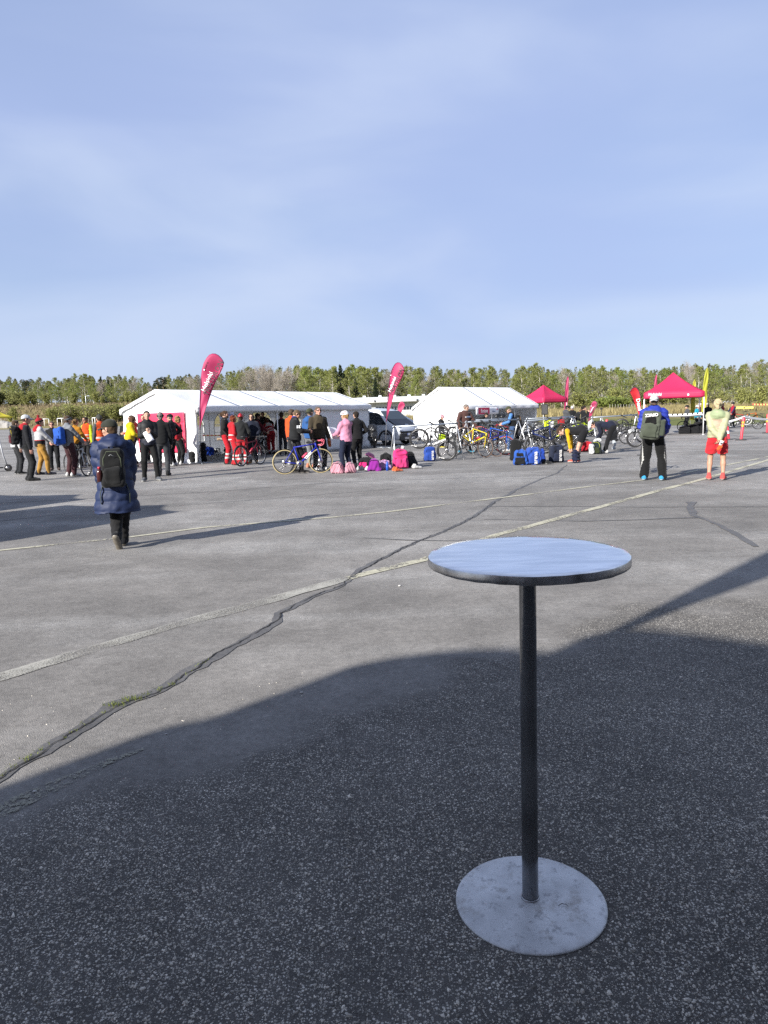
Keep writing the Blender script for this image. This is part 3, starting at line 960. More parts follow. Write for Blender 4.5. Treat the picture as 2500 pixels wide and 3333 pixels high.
def shrub(seed, H=3.0, lm=L_SHRUB, n=1500, wide=1.0):
    rs = np.random.RandomState(seed)
    segs, br, C = [], [], []
    for s in range(9):
        az = rs.rand() * 6.28; sp = rs.uniform(.05, .42) * wide
        e = np.array([math.cos(az) * sp * H, math.sin(az) * sp * H, H * rs.uniform(.6, .98)])
        b = np.array([math.cos(az) * .1, math.sin(az) * .1, 0])
        segs.append((b, b + (e - b) * .5, .04, .03)); br.append((b + (e - b) * .5, e, .03, .008))
        for t in range(16):
            u = rs.uniform(.25, 1)
            o = b + (e - b) * u
            d = rs.normal(0, 1, 3); d[2] = abs(d[2]) * .9 + .2; d /= np.linalg.norm(d)
            tp = o + d * H * rs.uniform(.10, .26); br.append((o, tp, .011, .005))
            for q in range(int(n / 144)):
                C.append(o + (tp - o) * rs.uniform(.1, 1.2) + rs.normal(0, .05 * H, 3))
    C = np.array(C); C[:, 2] = np.maximum(C[:, 2], .1)
    return sticks(segs, 4), sticks(br), leaves(C, .045 * H, rs), M_BARK, lm

TREES = {}
def reg(kind, data):
    (tv, tf), (bv, bf), lv, bark, lm = data
    V = np.concatenate([tv]); 
    if lv is None:
        tm = to_mesh('trunk', tv, tf, [bark], smooth=True)
        cm = to_mesh('crown', bv, bf, [lm])
    else:
        V = np.concatenate([bv, lv[0]]); F = np.concatenate([bf, lv[1] + len(bv)])
        mi = np.concatenate([np.zeros(len(bf), int), np.ones(len(lv[1]), int)])
        tm = to_mesh('trunk', tv, tf, [bark], smooth=True)
        cm = to_mesh('crown', V, F, [bark if bark is not M_BIRCH else M_TWIG, lm], mi)
    zs = cm.vertices
    a = np.zeros(len(zs) * 3, np.float32); zs.foreach_get('co', a)
    TREES.setdefault(kind, []).append((tm, cm, float(np.percentile(a.reshape(-1, 3)[:, 2], 99.5))))
for i in range(4): reg('birch', tree_birch(100 + i, spread=.85 + .1 * i, nleaf=2500))
for i in range(3): reg('thin', tree_birch(120 + i, spread=.75, nleaf=1500, lm=L_BIRCH2, start=.3))
for i in range(2): reg('fresh', tree_birch(130 + i, spread=1.15, nleaf=3200, lm=L_FRESH, start=.12, bark=M_BARK))
for i in range(4): reg('bare', tree_bare(140 + i))
for i in range(2): reg('spruce', tree_spruce(150 + i))
for i in range(2): reg('pine', tree_pine(160 + i))
for i in range(2): reg('shrub', shrub(170 + i, lm=L_SHRUB))
for i in range(2): reg('willow', shrub(180 + i, lm=L_WILLOW, wide=.8, n=1100))
for i in range(1): reg('greenbush', shrub(190 + i, lm=L_FRESH, n=2200))
for i in range(2): reg('brush', shrub(195 + i, lm=L_WILLOW, n=300, wide=.7))
NAMES = {'birch': 'birch_tree', 'thin': 'birch_tree', 'fresh': 'leafy_tree', 'bare': 'bare_tree', 'spruce': 'spruce_tree', 'pine': 'pine_tree', 'shrub': 'shrub', 'willow': 'shrub', 'greenbush': 'shrub', 'brush': 'shrub'}
trnd = random.Random(77)
def plant(kind, px, Y, top_px=None, H=None, label='', group='', wide=1.0):
    tm, cm, zt = trnd.choice(TREES[kind])
    X = (px - 1250) / FPX * Y * 1.0
    p = at(px, 1351, Y); X = p.x
    z0 = gz(X, Y) - 0.05
    if top_px is not None:
        H = at(px, top_px, Y).z - z0
    s = max(.15, H / zt)
    w = s * wide * trnd.uniform(.9, 1.15)
    e = thing(NAMES[kind], label, 'shrub' if NAMES[kind] == 'shrub' else 'tree', group=group,
              mtx=Matrix.Translation((X, Y, z0)) @ Matrix.Rotation(trnd.uniform(0, 6.28), 4, 'Z') @ Matrix.Diagonal((w, w, s, 1)))
    obj('trunk', tm, e); obj('crown', cm, e)
    return e
TOPS = [(-80, 1232), (0, 1229), (100, 1235), (137, 1230), (180, 1241), (253, 1222), (291, 1219), (337, 1228), (390, 1218), (450, 1232), (500, 1240), (560, 1226), (655, 1212), (720, 1218), (776, 1204), (851, 1192), (900, 1198), (965, 1191), (1055, 1200), (1115, 1190), (1205, 1191), (1260, 1202), (1325, 1195), (1438, 1199), (1513, 1209), (1582, 1196), (1660, 1202), (1740, 1189), (1815, 1203), (1890, 1190), (1966, 1198), (2071, 1202), (2154, 1199), (2252, 1180), (2327, 1186), (2418, 1188), (2485, 1174), (2600, 1178)]
def top_at(px):
    for (a, ya), (b, yb) in zip(TOPS, TOPS[1:]):
        if a <= px <= b:
            return ya + (yb - ya) * (px - a) / (b - a)
    return 1200
def mix_for(px):
    if px < 330: return ['thin', 'birch', 'thin', 'birch', 'birch', 'fresh', 'bare']
    if px < 660: return ['bare', 'birch', 'birch', 'thin', 'bare']
    if px < 860: return ['bare', 'thin', 'birch', 'bare', 'birch']
    if px < 960: return ['bare', 'bare', 'bare', 'thin']
    if px < 1230: return ['birch', 'fresh', 'birch', 'thin', 'birch']
    if px < 1480: return ['bare', 'birch', 'thin', 'birch']
    if px < 1640: return ['birch', 'bare', 'thin', 'birch']
    if px < 2100: return ['birch', 'fresh', 'birch', 'thin', 'birch', 'bare']
    if px < 2380: return ['birch', 'fresh', 'bare', 'thin', 'birch']
    return ['bare', 'bare', 'thin', 'birch']
def where(px):
    return ('above the sandy bank at far left' if px < 330 else 'behind the gable of the large white tent' if px < 640 else 'behind the roof of the large white tent' if px < 1130 else
            'behind the hangar roof' if px < 1400 else 'behind the first aid tent' if px < 1700 else 'beyond the field behind the far pink canopy' if px < 2000 else 'beyond the field behind the near pink canopy' if px < 2300 else 'at the right end of the wood')
KL = {'birch': 'green birch in new leaf', 'thin': 'thin dull green birch', 'fresh': 'bushy bright green tree', 'bare': 'bare grey tree', 'spruce': 'dark pointed spruce', 'pine': 'dark round topped pine'}
def forest():
    for row, (Y, n, dy) in enumerate([(190, 84, 0), (203, 78, 2), (216, 72, -1)]):
        for i in range(n):
            px = -70 + (2640) * (i + trnd.uniform(-.35, .35)) / (n - 1)
            Yi = (Y + trnd.uniform(-5, 5)) + (10 if px < 330 else 0)
            k = trnd.choice(mix_for(px))
            t = top_at(px) + dy + trnd.uniform(-7, 34 if row == 0 else 22)
            if row == 0 and k == 'bare': t += 4
            plant(k, px, Yi, t, label='%s %s' % (KL[k], where(px)), group='wood %s: %s' % (where(px), KL[k]), wide=1.3)
    for px, Y, t, k in [(520, 186, 1231, 'pine'), (537, 188, 1226, 'pine'), (97, 215, 1234, 'pine'), (272, 212, 1236, 'pine'), (337, 205, 1226, 'spruce'), (360, 203, 1236, 'spruce'), (372, 201, 1234, 'spruce'),
                        (1113, 182, 1190, 'spruce'), (1098, 181, 1206, 'spruce'), (1126, 184, 1208, 'spruce'), (1160, 180, 1236, 'spruce'), (1225, 176, 1232, 'spruce'), (1088, 178, 1196, 'birch'), (1140, 176, 1196, 'birch'),
                        (1352, 170, 1222, 'fresh'), (1000, 182, 1204, 'fresh'), (1990, 172, 1236, 'fresh'), (1890, 174, 1226, 'fresh')]:
        plant(k, px, Y, t, label='%s %s' % (KL[k], where(px)), group='wood %s: %s' % (where(px), KL[k]))
    # scrub at the foot of the wood, right half
    for i in range(44):
        px = 1290 + 1260 * (i + trnd.uniform(-.4, .4)) / 43
        k = trnd.choice(['shrub', 'willow', 'brush', 'brush', 'willow'])
        plant(k, px, trnd.uniform(165, 186), None, trnd.uniform(2.4, 5.2), 'low scrub at the foot of the wood, ' + where(px), 'scrub at the foot of the wood, ' + where(px), 1.3)
    for px, Y, t, lb in [(1995, 150, 1290, 'dense bright green bush left of the near pink canopy'), (1955, 152, 1294, 'low bright green bush beyond the field, behind the black bike'), (2030, 153, 1292, 'bright green bush behind the red feather flag'), (2405, 132, 1262, 'round olive green bush beyond the cargo bikes'), (2470, 126, 1252, 'large round bush at the right edge'), (2436, 138, 1268, 'olive bush between the two round bushes')]:
        plant('greenbush' if px < 2100 else 'willow', px, Y, t, label=lb, wide=2.0 if px < 2100 else 1.0)
    # scrub on and below the sandy bank, far left
    for i in range(48):
        px = -60 + 720 * (i + trnd.uniform(-.4, .4)) / 47
        k = trnd.choice(['willow', 'shrub', 'willow', 'fresh'])
        plant(k, px, trnd.uniform(176, 187), trnd.uniform(1268, 1292), label='shrub growing along the top of the sandy bank', group='shrubs on top of the bank', wide=1.25) if k != 'fresh' else plant('fresh', px, 188, trnd.uniform(1250, 1272), label='bushy bright green tree on top of the sandy bank', group='trees on top of the bank')
    for i in range(44):
        px = 165 + 400 * (i + trnd.uniform(-.4, .4)) / 43
        plant(trnd.choice(['brush', 'willow', 'brush']), px, trnd.uniform(146, 158), trnd.uniform(1312, 1338), label='thin brushwood in front of the sandy bank', group='brushwood below the bank', wide=1.2)
    for px, t in [(50, 1322), (30, 1340), (190, 1335), (75, 1352)]:
        plant('willow', px, 152, t, label='lone young willow on the sandy bank above the yellow canopy' if px < 100 else 'young willow between bank and brushwood', group='young willows on the bank')
forest()
def far_wood():
    rs = np.random.RandomState(12)
    C, T = [], []
    for i in range(420):
        px = rs.uniform(-120, 2620); Y = rs.uniform(228, 250)
        p = at(px, 1351, Y); z0 = gz(p.x, Y); zt = at(px, top_at(px) + rs.uniform(-1, 16), Y).z
        if zt < z0 + 2: continue
        n = 240
        u = rs.rand(n) ** .8
        r_ = 1.7 * np.sin(np.minimum(1, (1 - u) / .7) * 1.5) + .2
        a = rs.rand(n) * 6.28
        C.append(np.stack([p.x + r_ * np.cos(a) * rs.rand(n) ** .5, Y + r_ * np.sin(a) * .6, z0 + (zt - z0) * (.08 + .92 * u)], -1))
        T.append(((p.x, Y, z0), (p.x + rs.normal(0, .2), Y, z0 + (zt - z0) * .95), .13, .03))
    v, f = leaves(np.concatenate(C), .24, rs)
    sv, sf = sticks(T, 4)
    me = to_mesh('far_wood', np.concatenate([v, sv]), np.concatenate([f, sf + len(v)]), [leaf_mat('far_leaf', (.15, .155, .07), .45), M_BARK], np.concatenate([np.zeros(len(f), int), np.ones(len(sf), int)]))
    tag(obj('far_wood', me), 'dense wood closing off the view behind the front row of trees', 'wood', kind='stuff')
far_wood()

def tall_grass():
    rs = np.random.RandomState(3)
    n = 26000
    px = rs.uniform(1270, 2560, n); Y = rs.uniform(104, 172, n)
    X = (px - 1250) / FPX * Y
    Z = np.array([gz(x, y) for x, y in zip(X, Y)])
    h = rs.uniform(.35, 1.0, n); w = rs.uniform(.03, .09, n)
    az = rs.rand(n) * 3.14; lx = rs.normal(0, .16, n); ly = rs.normal(0, .12, n)
    V = np.stack([np.stack([X - w * np.cos(az), Y - w * np.sin(az), Z], -1), np.stack([X + w * np.cos(az), Y + w * np.sin(az), Z], -1), np.stack([X + lx, Y + ly, Z + h], -1)], 1).reshape(-1, 3)
    o = obj('tall_grass', to_mesh('tall_grass', V, np.arange(n * 3).reshape(-1, 3), [leaf_mat('dry_straw', (0.30, 0.25, 0.12), 0.45)]))
    tag(o, 'tall dry straw coloured grass between the mown field and the wood', 'grass', kind='stuff')
    n = 12000                                            # rough grass and soil tufts on the left bank
    px = rs.uniform(-80, 520, n); Y = rs.uniform(139, 182, n)
    X = (px - 1250) / FPX * Y
    Z = np.array([gz(x, y) for x, y in zip(X, Y)])
    h = rs.uniform(.2, .6, n); w = rs.uniform(.05, .12, n); az = rs.rand(n) * 3.14
    V = np.stack([np.stack([X - w * np.cos(az), Y - w * np.sin(az), Z], -1), np.stack([X + w * np.cos(az), Y + w * np.sin(az), Z], -1), np.stack([X + rs.normal(0, .1, n), Y, Z + h], -1)], 1).reshape(-1, 3)
    o = obj('bank_grass', to_mesh('bank_grass', V, np.arange(n * 3).reshape(-1, 3), [leaf_mat('bank_straw', (0.24, 0.19, 0.115), 0.5)]))
    tag(o, 'rough dry grass on the sandy bank at far left', 'grass', kind='stuff')
tall_grass()
# ================================================================== round standing table in the foreground
def brushed_top():
    m = bpy.data.materials.new('wiped_steel')
    m.use_nodes = True
    n, l = m.node_tree.nodes, m.node_tree.links
    b = n['Principled BSDF']
    b.inputs['Base Color'].default_value = (0.80, 0.82, 0.85, 1)
    b.inputs['Metallic'].default_value = .8
    tc = n.new('ShaderNodeTexCoord')
    mp = n.new('ShaderNodeMapping'); mp.inputs['Location'].default_value = (0.08, 0.03, 0)
    l.new(tc.outputs['Object'], mp.inputs['Vector'])
    w = n.new('ShaderNodeTexWave'); w.wave_type = 'RINGS'; w.rings_direction = 'Z'
    w.inputs['Scale'].default_value = 14; w.inputs['Distortion'].default_value = 6; w.inputs['Detail'].default_value = 3; w.inputs['Detail Scale'].default_value = 0.7
    l.new(mp.outputs[0], w.inputs['Vector'])
    n2 = n.new('ShaderNodeTexNoise'); n2.inputs['Scale'].default_value = 9; n2.inputs['Detail'].default_value = 6; n2.inputs['Distortion'].default_value = 1.2
    mp2 = n.new('ShaderNodeMapping'); mp2.inputs['Scale'].default_value = (0.5, 2.2, 1); mp2.inputs['Rotation'].default_value = (0, 0, .35)
    l.new(tc.outputs['Object'], mp2.inputs['Vector']); l.new(mp2.outputs[0], n2.inputs['Vector'])
    mr = n.new('ShaderNodeMapRange'); mr.inputs['To Min'].default_value = .08; mr.inputs['To Max'].default_value = .24
    l.new(n2.outputs['Fac'], mr.inputs['Value']); l.new(mr.outputs['Result'], b.inputs['Roughness'])
    ad = n.new('ShaderNodeMath'); ad.operation = 'ADD'; l.new(w.outputs['Fac'], ad.inputs[0]); l.new(n2.outputs['Fac'], ad.inputs[1])
    bp = n.new('ShaderNodeBump'); bp.inputs['Strength'].default_value = .08; bp.inputs['Distance'].default_value = .002
    l.new(ad.outputs[0], bp.inputs['Height']); l.new(bp.outputs['Normal'], b.inputs['Normal'])
    cr = n.new('ShaderNodeMix'); cr.data_type = 'RGBA'; cr.inputs['A'].default_value = (.74, .76, .78, 1); cr.inputs['B'].default_value = (1, 1, 1, 1)
    mr2 = n.new('ShaderNodeMapRange'); mr2.inputs['From Min'].default_value = .36; mr2.inputs['From Max'].default_value = .62; l.new(n2.outputs['Fac'], mr2.inputs['Value']); l.new(mr2.outputs['Result'], cr.inputs['Factor']); l.new(cr.outputs['Result'], b.inputs['Base Color'])
    return m
def galvanised():
    m = bpy.data.materials.new('stained_zinc')
    m.use_nodes = True
    n, l = m.node_tree.nodes, m.node_tree.links
    b = n['Principled BSDF']
    tc = n.new('ShaderNodeTexCoord')
    def noise(s, d=5, r=.6):
        q = n.new('ShaderNodeTexNoise'); q.inputs['Scale'].default_value = s; q.inputs['Detail'].default_value = d; q.inputs['Roughness'].default_value = r
        l.new(tc.outputs['Object'], q.inputs['Vector']); return q.outputs['Fac']
    def rng(v, a, c, d=0, e=1):
        q = n.new('ShaderNodeMapRange'); l.new(v, q.inputs['Value'])
        for k, x in zip(('From Min', 'From Max', 'To Min', 'To Max'), (a, c, d, e)): q.inputs[k].default_value = x
        return q.outputs['Result']
    def mix(f, a, c):
        q = n.new('ShaderNodeMix'); q.data_type = 'RGBA'; l.new(f, q.inputs['Factor'])
        for k, v in (('A', a), ('B', c)):
            if isinstance(v, tuple): q.inputs[k].default_value = v + (1,)
            else: l.new(v, q.inputs[k])
        return q.outputs['Result']
    c = mix(rng(noise(7), .3, .7), (.40, .405, .41), (.64, .645, .65))
    c = mix(rng(noise(38, 4), .55, .68, 0, .6), c, (.20, .20, .21))
    c = mix(rng(noise(11, 6, .7), .55, .70, 0, .65), c, (.22, .195, .165))
    v = n.new('ShaderNodeTexVoronoi'); v.inputs['Scale'].default_value = 55; l.new(tc.outputs['Object'], v.inputs['Vector'])
    c = mix(rng(v.outputs['Distance'], .10, .16, .35, 0), c, (.16, .15, .15))
    l.new(c, b.inputs['Base Color'])
    b.inputs['Metallic'].default_value = .35
    b.inputs['Roughness'].default_value = .55
    bp = n.new('ShaderNodeBump'); bp.inputs['Strength'].default_value = .2; bp.inputs['Distance'].default_value = .003
    l.new(noise(60), bp.inputs['Height']); l.new(bp.outputs['Normal'], b.inputs['Normal'])
    return m
def table():
    t = thing('standing_table', 'tall round steel standing table with single pole and disc foot in the foreground', 'table', loc=(TABLE_XY[0], TABLE_XY[1], 0))
    # the whole table stands a hair out of plumb
    t.rotation_euler = (R(0.4), R(-0.45), 0)
    t.scale = (1, 1, .989)
    mz = galvanised()
    foot = MB()
    foot.lathe([(0.001, .019), (.03, .019), (.12, .0165), (.20, .013), (.226, .0105), (.2335, .0085), (.2365, .005), (.2365, .0012), (.230, .0006), (.001, .0006)], n=96)
    foot.build('base', mz, t)
    pole = mat('dark_chrome', (0.22, 0.225, 0.235), 0.17, 0.9, var=0.35, scale=5, bump=0.05, bscale=25)
    p = MB()
    p.lathe([(.0255, .016), (.0255, 1.12)], n=40)
    p.build('pole', pole, t)
    c = MB()
    c.lathe([(.0265, .024), (.0292, .023), (.0296, .018), (.0292, .0175)], n=40)
    c.build('collar', mat('weld_ring', (.32, .32, .33), .35, .8, var=.2, scale=30), t)
    top = MB()
    rnd = random.Random(3)
    # slightly uneven hammered rim
    n = 128
    prof = [(.001, 1.1435), (.10, 1.1437), (.20, 1.1440), (.270, 1.1440), (.2895, 1.1432), (.2935, 1.1405)]
    top.lathe(prof, n=n)
    tm = top.mesh('top', [brushed_top()])
    for i, v in enumerate(tm.vertices):
        r_ = math.hypot(v.co.x, v.co.y)
        if r_ > .26:
            a = math.atan2(v.co.y, v.co.x)
            v.co.z += .0005 * math.sin(a * 9 + 1) + .0003 * math.sin(a * 23)
    obj('top', tm, t)
    edge = MB()
    edge.lathe([(.2935, 1.1405), (.2946, 1.138), (.2948, 1.125), (.2945, 1.1175), (.291, 1.1155), (.26, 1.115), (.001, 1.115)], n=n)
    em = edge.mesh('rim', [mat('blackened_steel_edge', (.42, .41, .40), .36, .9, var=.75, scale=11, bump=.10, bscale=20)])
    for v in em.vertices:
        a = math.atan2(v.co.y, v.co.x); r_ = math.hypot(v.co.x, v.co.y)
        if r_ > .28:
            w = 1 + .0006 * math.sin(a * 17 + .5) + .0004 * math.sin(a * 37)
            v.co.x *= w; v.co.y *= w
            v.co.z += (.0005 * math.sin(a * 9 + 1) + .0003 * math.sin(a * 23)) + (0.0004 * math.sin(a * 29) if v.co.z < 1.120 else 0)
    obj('rim', em, t)
    c = MB(); c.lathe([(.0265, 1.113), (.05, 1.1148), (.05, 1.108), (.0265, 1.106)], n=32)
    c.build('top_flange', pole, t)
    # a dry leaf stalk lying on the foot
    s = MB()
    a = Vector((.078, -.045, .0185))
    s.tube([a, a + Vector((.012, .004, .004)), a + Vector((.024, -.002, .005)), a + Vector((.030, -.008, .001))], [.0008, .0012, .001, .0005], n=5)
    s.tube([a + Vector((.022, -.002, .005)), a + Vector((.027, .007, .004))], [.0008, .0004], n=5)
    o = s.build('stalk', mat('dry_stalk', (.05, .035, .025), .9))
    o.location = (TABLE_XY[0], TABLE_XY[1], 0)
    tag(o, 'small dry plant stalk lying on the table foot', 'stalk')
table()
# ================================================================== tents, canopies, flags, buildings, van
def tarp(name, col, k=0.22, rough=0.55, bump=0.3, bscale=5.0):
    m = mat(name, col, rough, var=0.04, scale=2.0, bump=bump, bscale=bscale)
    n, l = m.node_tree.nodes, m.node_tree.links
    b = n['Principled BSDF']
    tr = n.new('ShaderNodeBsdfTranslucent'); tr.inputs['Color'].default_value = (lin(col) if isinstance(col, str) else tuple(col) + (1,))
    mx = n.new('ShaderNodeMixShader'); mx.inputs[0].default_value = k
    l.new(b.outputs[0], mx.inputs[1]); l.new(tr.outputs[0], mx.inputs[2])
    l.new(mx.outputs[0], n['Material Output'].inputs['Surface'])
    return m
T_WHITE = tarp('white_tarpaulin', (0.80, 0.81, 0.82))
T_PINK = tarp('pink_canopy_cloth', (0.50, 0.018, 0.085), 0.25, 0.6, 0.15)
T_FLAG = tarp('pink_flag_cloth', (0.42, 0.034, 0.115), 0.3, 0.6, 0.1)
T_RED = tarp('red_flag_cloth', (0.50, 0.02, 0.03), 0.3, 0.6, 0.1)
T_LIME = tarp('lime_flag_cloth', (0.42, 0.42, 0.035), 0.3, 0.6, 0.1)
T_YEL = tarp('yellow_canopy_cloth', (0.72, 0.62, 0.05), 0.25, 0.6, 0.1)
M_ALU = mat('aluminium_tube', (0.62, 0.63, 0.64), 0.35, 0.8, var=0.06, scale=8)
M_GALV = mat('galvanised_tube', (0.42, 0.46, 0.50), 0.42, 0.75, var=0.12, scale=6)
M_WPOLE = mat('white_pole', (0.75, 0.75, 0.75), 0.4, var=0.05)
M_BLACK = mat('black_plastic', (0.018, 0.018, 0.019), 0.5, var=0.2, scale=9)
M_WHITE = mat('white_print', (0.80, 0.80, 0.80), 0.6, var=0.03)
M_INK = mat('black_print', (0.018, 0.016, 0.022), 0.6, var=0.05)
M_BLUEINK = mat('blue_marker', (0.035, 0.05, 0.33), 0.6, var=0.2)

def holed(outer, inner, fn):
    """flat panel with a hole; fn maps (u, v) to 3-D"""
    bm = bmesh.new()
    ed = []
    for loop in (outer, inner):
        vs = [bm.verts.new((u, v, 0)) for u, v in loop]
        ed += [bm.edges.new((vs[i], vs[(i + 1) % len(vs)])) for i in range(len(vs))]
    bmesh.ops.triangle_fill(bm, use_beauty=True, use_dissolve=False, edges=ed)
    bm.verts.index_update()
    v = [fn(p.co.x, p.co.y) for p in bm.verts]
    f = [tuple(q.index for q in p.verts) for p in bm.faces]
    bm.free()
    return v, f
def pane_material():
    m = mat('clear_window_film', (0.7, 0.72, 0.74), 0.15, var=0.05)
    n, l = m.node_tree.nodes, m.node_tree.links
    b = n['Principled BSDF']
    tr = n.new('ShaderNodeBsdfTransparent'); tr.inputs['Color'].default_value = (.92, .93, .93, 1)
    mx = n.new('ShaderNodeMixShader'); mx.inputs[0].default_value = .82
    l.new(b.outputs[0], mx.inputs[1]); l.new(tr.outputs[0], mx.inputs[2])
    l.new(mx.outputs[0], n['Material Output'].inputs['Surface'])
    return m
M_FILM = pane_material()

def tent(label, nc, along, L, Wd, eave, apex, bays, front_wall=(), windows=True, seed=1):
    t = bpy.data.objects.new('party_tent', None)
    COL.objects.link(t)
    t.location = nc
    t.rotation_euler = (0, 0, math.atan2(along[1], along[0]))
    tag(t, label, 'tent')
    rnd = random.Random(seed)
    ov = .10
    bw = L / bays
    sl = (apex - eave) / (Wd / 2)
    # poles
    for i in range(bays + 1):
        for y in (0.03, Wd - 0.03):
            b = MB(); b.tube([(min(max(i * bw, .03), L - .03), y, 0), (min(max(i * bw, .03), L - .03), y, eave)], .02, n=10)
            b.build('pole', M_WPOLE, t)
    fr = MB()
    for i in range(bays + 1):
        x = min(max(i * bw, .05), L - .05)
        fr.tube([(x, .03, eave - .04), (x, Wd / 2, apex - .05), (x, Wd - .03, eave - .04)], .018, n=8)
    for y, z in ((.04, eave - .05), (Wd / 2, apex - .06), (Wd - .04, eave - .05)):
        fr.tube([(.04, y, z), (L - .04, y, z)], .018, n=8)
    fr.build('roof_frame', M_WPOLE, t)
    # roof panels, one per bay and slope, each sagging a little between the rafters
    for i in range(bays):
        x0 = i * bw - (ov if i == 0 else 0); x1 = (i + 1) * bw + (ov if i == bays - 1 else .03)
        for side in (0, 1):
            ph = rnd.uniform(0, 6)
            def fn(u, v, side=side, x0=x0, x1=x1, ph=ph):
                x = x0 + (x1 - x0) * u
                d = v * (Wd / 2 + ov)
                y = Wd / 2 - d if side == 0 else Wd / 2 + d
                z = apex - d * sl
                z -= .045 * math.sin(math.pi * min(1, max(0, u))) * math.sin(math.pi * v) * (1.0)
                z += .008 * math.sin(9 * u + 14 * v + ph) * math.sin(math.pi * u) * math.sin(math.pi * v)
                return (x, y, z)
            b = MB()
            if side == 0: b.grid(lambda u, v: fn(u, 1 - v), 10, 12, double=.004)
            else: b.grid(fn, 10, 12, double=.004)
            b.build('roof_panel', T_WHITE, t)
    # valances
    for side in (0, 1):
        y = -ov - .006 if side == 0 else Wd + ov + .006
        ph = rnd.uniform(0, 6)
        b = MB()
        b.grid(lambda u, v: (-ov + (L + 2 * ov) * u, y + (.018 * math.sin(u * 46 + ph) + .012 * math.sin(u * 17)) * v * (1 if side else -1), eave - ov * sl + .01 - .23 * v), 60, 3, double=.003)
        b.build('valance', T_WHITE, t)
    # end walls: wrinkled cloth, with the gable sheet above
    for e, x in ((0, -.012), (1, L + .012)):
        ph = rnd.uniform(0, 6)
        dr = -1 if e == 0 else 1
        def wz(y): return eave + (apex - eave) * (1 - abs(y - Wd / 2) / (Wd / 2))
        def fold(y, z): return .022 * math.sin(3.1 * y + 2.3 * z + ph) * math.sin(2.2 * z) + .012 * math.sin(7 * y - 5 * z + ph) + .008 * math.sin(13 * y + 9 * z)
        b = MB()
        b.grid(lambda u, v: (x + dr * (.02 + fold(u * Wd, v * eave)) + dr * .06 * (1 - v) ** 3, u * Wd, .012 + v * (eave - .08)), 28, 22, double=.004)
        b.build('end_wall', T_WHITE, t)
        b = MB()
        b.grid(lambda u, v: (x + dr * (.035 + .6 * fold(u * Wd, v)), u * Wd, (eave - .12) + (wz(u * Wd) - .03 - (eave - .12)) * v), 28, 10, double=.004)
        b.build('gable_sheet', T_WHITE, t)
        b = MB()                                           # rolled hem along the rake
        for s in (-1, 1):
            b.grid(lambda u, v: (x + dr * (.07 + .05 * v), Wd / 2 + s * (Wd / 2 + ov) * u, apex - (Wd / 2 + ov) * u * sl + .012 - .17 * v + .012 * math.sin(u * 18 + ph) * v), 16, 2, double=.004)
        b.build('gable_hem', T_WHITE, t)
    # long walls
    def wall_panel(i, y, dr, win):
        x0, x1 = i * bw + .01, (i + 1) * bw - .01
        ph = rnd.uniform(0, 6)
        def fn(u, v): return (u, y + dr * (.015 * math.sin(2.6 * u + 3 * v + ph) * math.sin(2 * v) + .01 * math.sin(6 * u - 4 * v + ph)), v)
        if not win:
            b = MB(); b.grid(lambda u, v: fn(x0 + (x1 - x0) * u, .012 + (eave - .03) * v), 14, 14, double=.004)
            return b.build('wall_sheet', T_WHITE, t)
        cx, wd, z0, z1 = (x0 + x1) / 2, bw * .36, .62, 1.32
        arc = [(cx - wd, z0), (cx + wd, z0), (cx + wd, z1)] + [(cx + wd * math.cos(a), z1 + wd * .78 * math.sin(a)) for a in [math.pi * k / 14 for k in range(1, 14)]] + [(cx - wd, z1)]
        out = [(x0, .012), (cx, .012), (x1, .012), (x1, eave * .5), (x1, eave - .02), (cx, eave - .02), (x0, eave - .02), (x0, eave * .5)]
        b = MB(); v, f = holed(out, arc, lambda u, v: (u, y, v)); b.add(v, f)
        o = b.build('wall_sheet', T_WHITE, t)
        b = MB(); b.add([(u, y + .006, v) for u, v in arc], [tuple(range(len(arc)))])
        b.build('window_pane', M_FILM, o)
        b = MB()
        for p, q in ((( cx, z0), (cx, z1 + wd * .78)), ((cx - wd, z1), (cx + wd, z1)), ((cx - wd, (z0 + z1) / 2), (cx + wd, (z0 + z1) / 2)), ((cx - wd * .5, z0), (cx - wd * .5, z1)), ((cx + wd * .5, z0), (cx + wd * .5, z1)), ((cx, z1), (cx - wd * .7, z1 + wd * .56)), ((cx, z1), (cx + wd * .7, z1 + wd * .56))):
            b.tube([(p[0], y - .012, p[1]), (q[0], y - .012, q[1])], .02, n=6)
        b.tube([(u, y - .012, v) for u, v in arc], .022, n=6, closed=True)
        b.build('window_bars', T_WHITE, o)
    for i in range(bays):
        wall_panel(i, Wd - .01, 1, windows)
    for i in front_wall:
        wall_panel(i, .012, -1, False)
    # skirt lying on the ground at the closed end
    b = MB()
    b.grid(lambda u, v: (-.03 - .25 * v * (1 + .25 * math.sin(u * 14)), u * Wd, .012 + .012 * abs(math.sin(u * 21 + v * 3))), 30, 3, double=.003)
    b.build('ground_skirt', T_WHITE, t)
    return t
N1, N1R = gp(648, 1507), gp(1203, 1456)
al1 = (N1R - N1).normalized()
TENT1 = tent('large white party tent with red banner on its gable', N1, al1, (N1R - N1).length, 4.05, 2.08, 2.74, 5, front_wall=(3, 4), seed=3)
N2 = Vector((4.98, 43.0, 0)); N2R = Vector((9.95, 47.7, 0))
al2 = (N2R - N2).normalized()
TENT2 = tent('smaller white tent with the first aid banner under its eave', N2, al2, (N2R - N2).length, 4.3, 2.0, 3.12, 3, front_wall=(), windows=False, seed=8)

def local_to(t, p):
    bpy.context.view_layer.update()
    return t.matrix_world @ Vector(p)
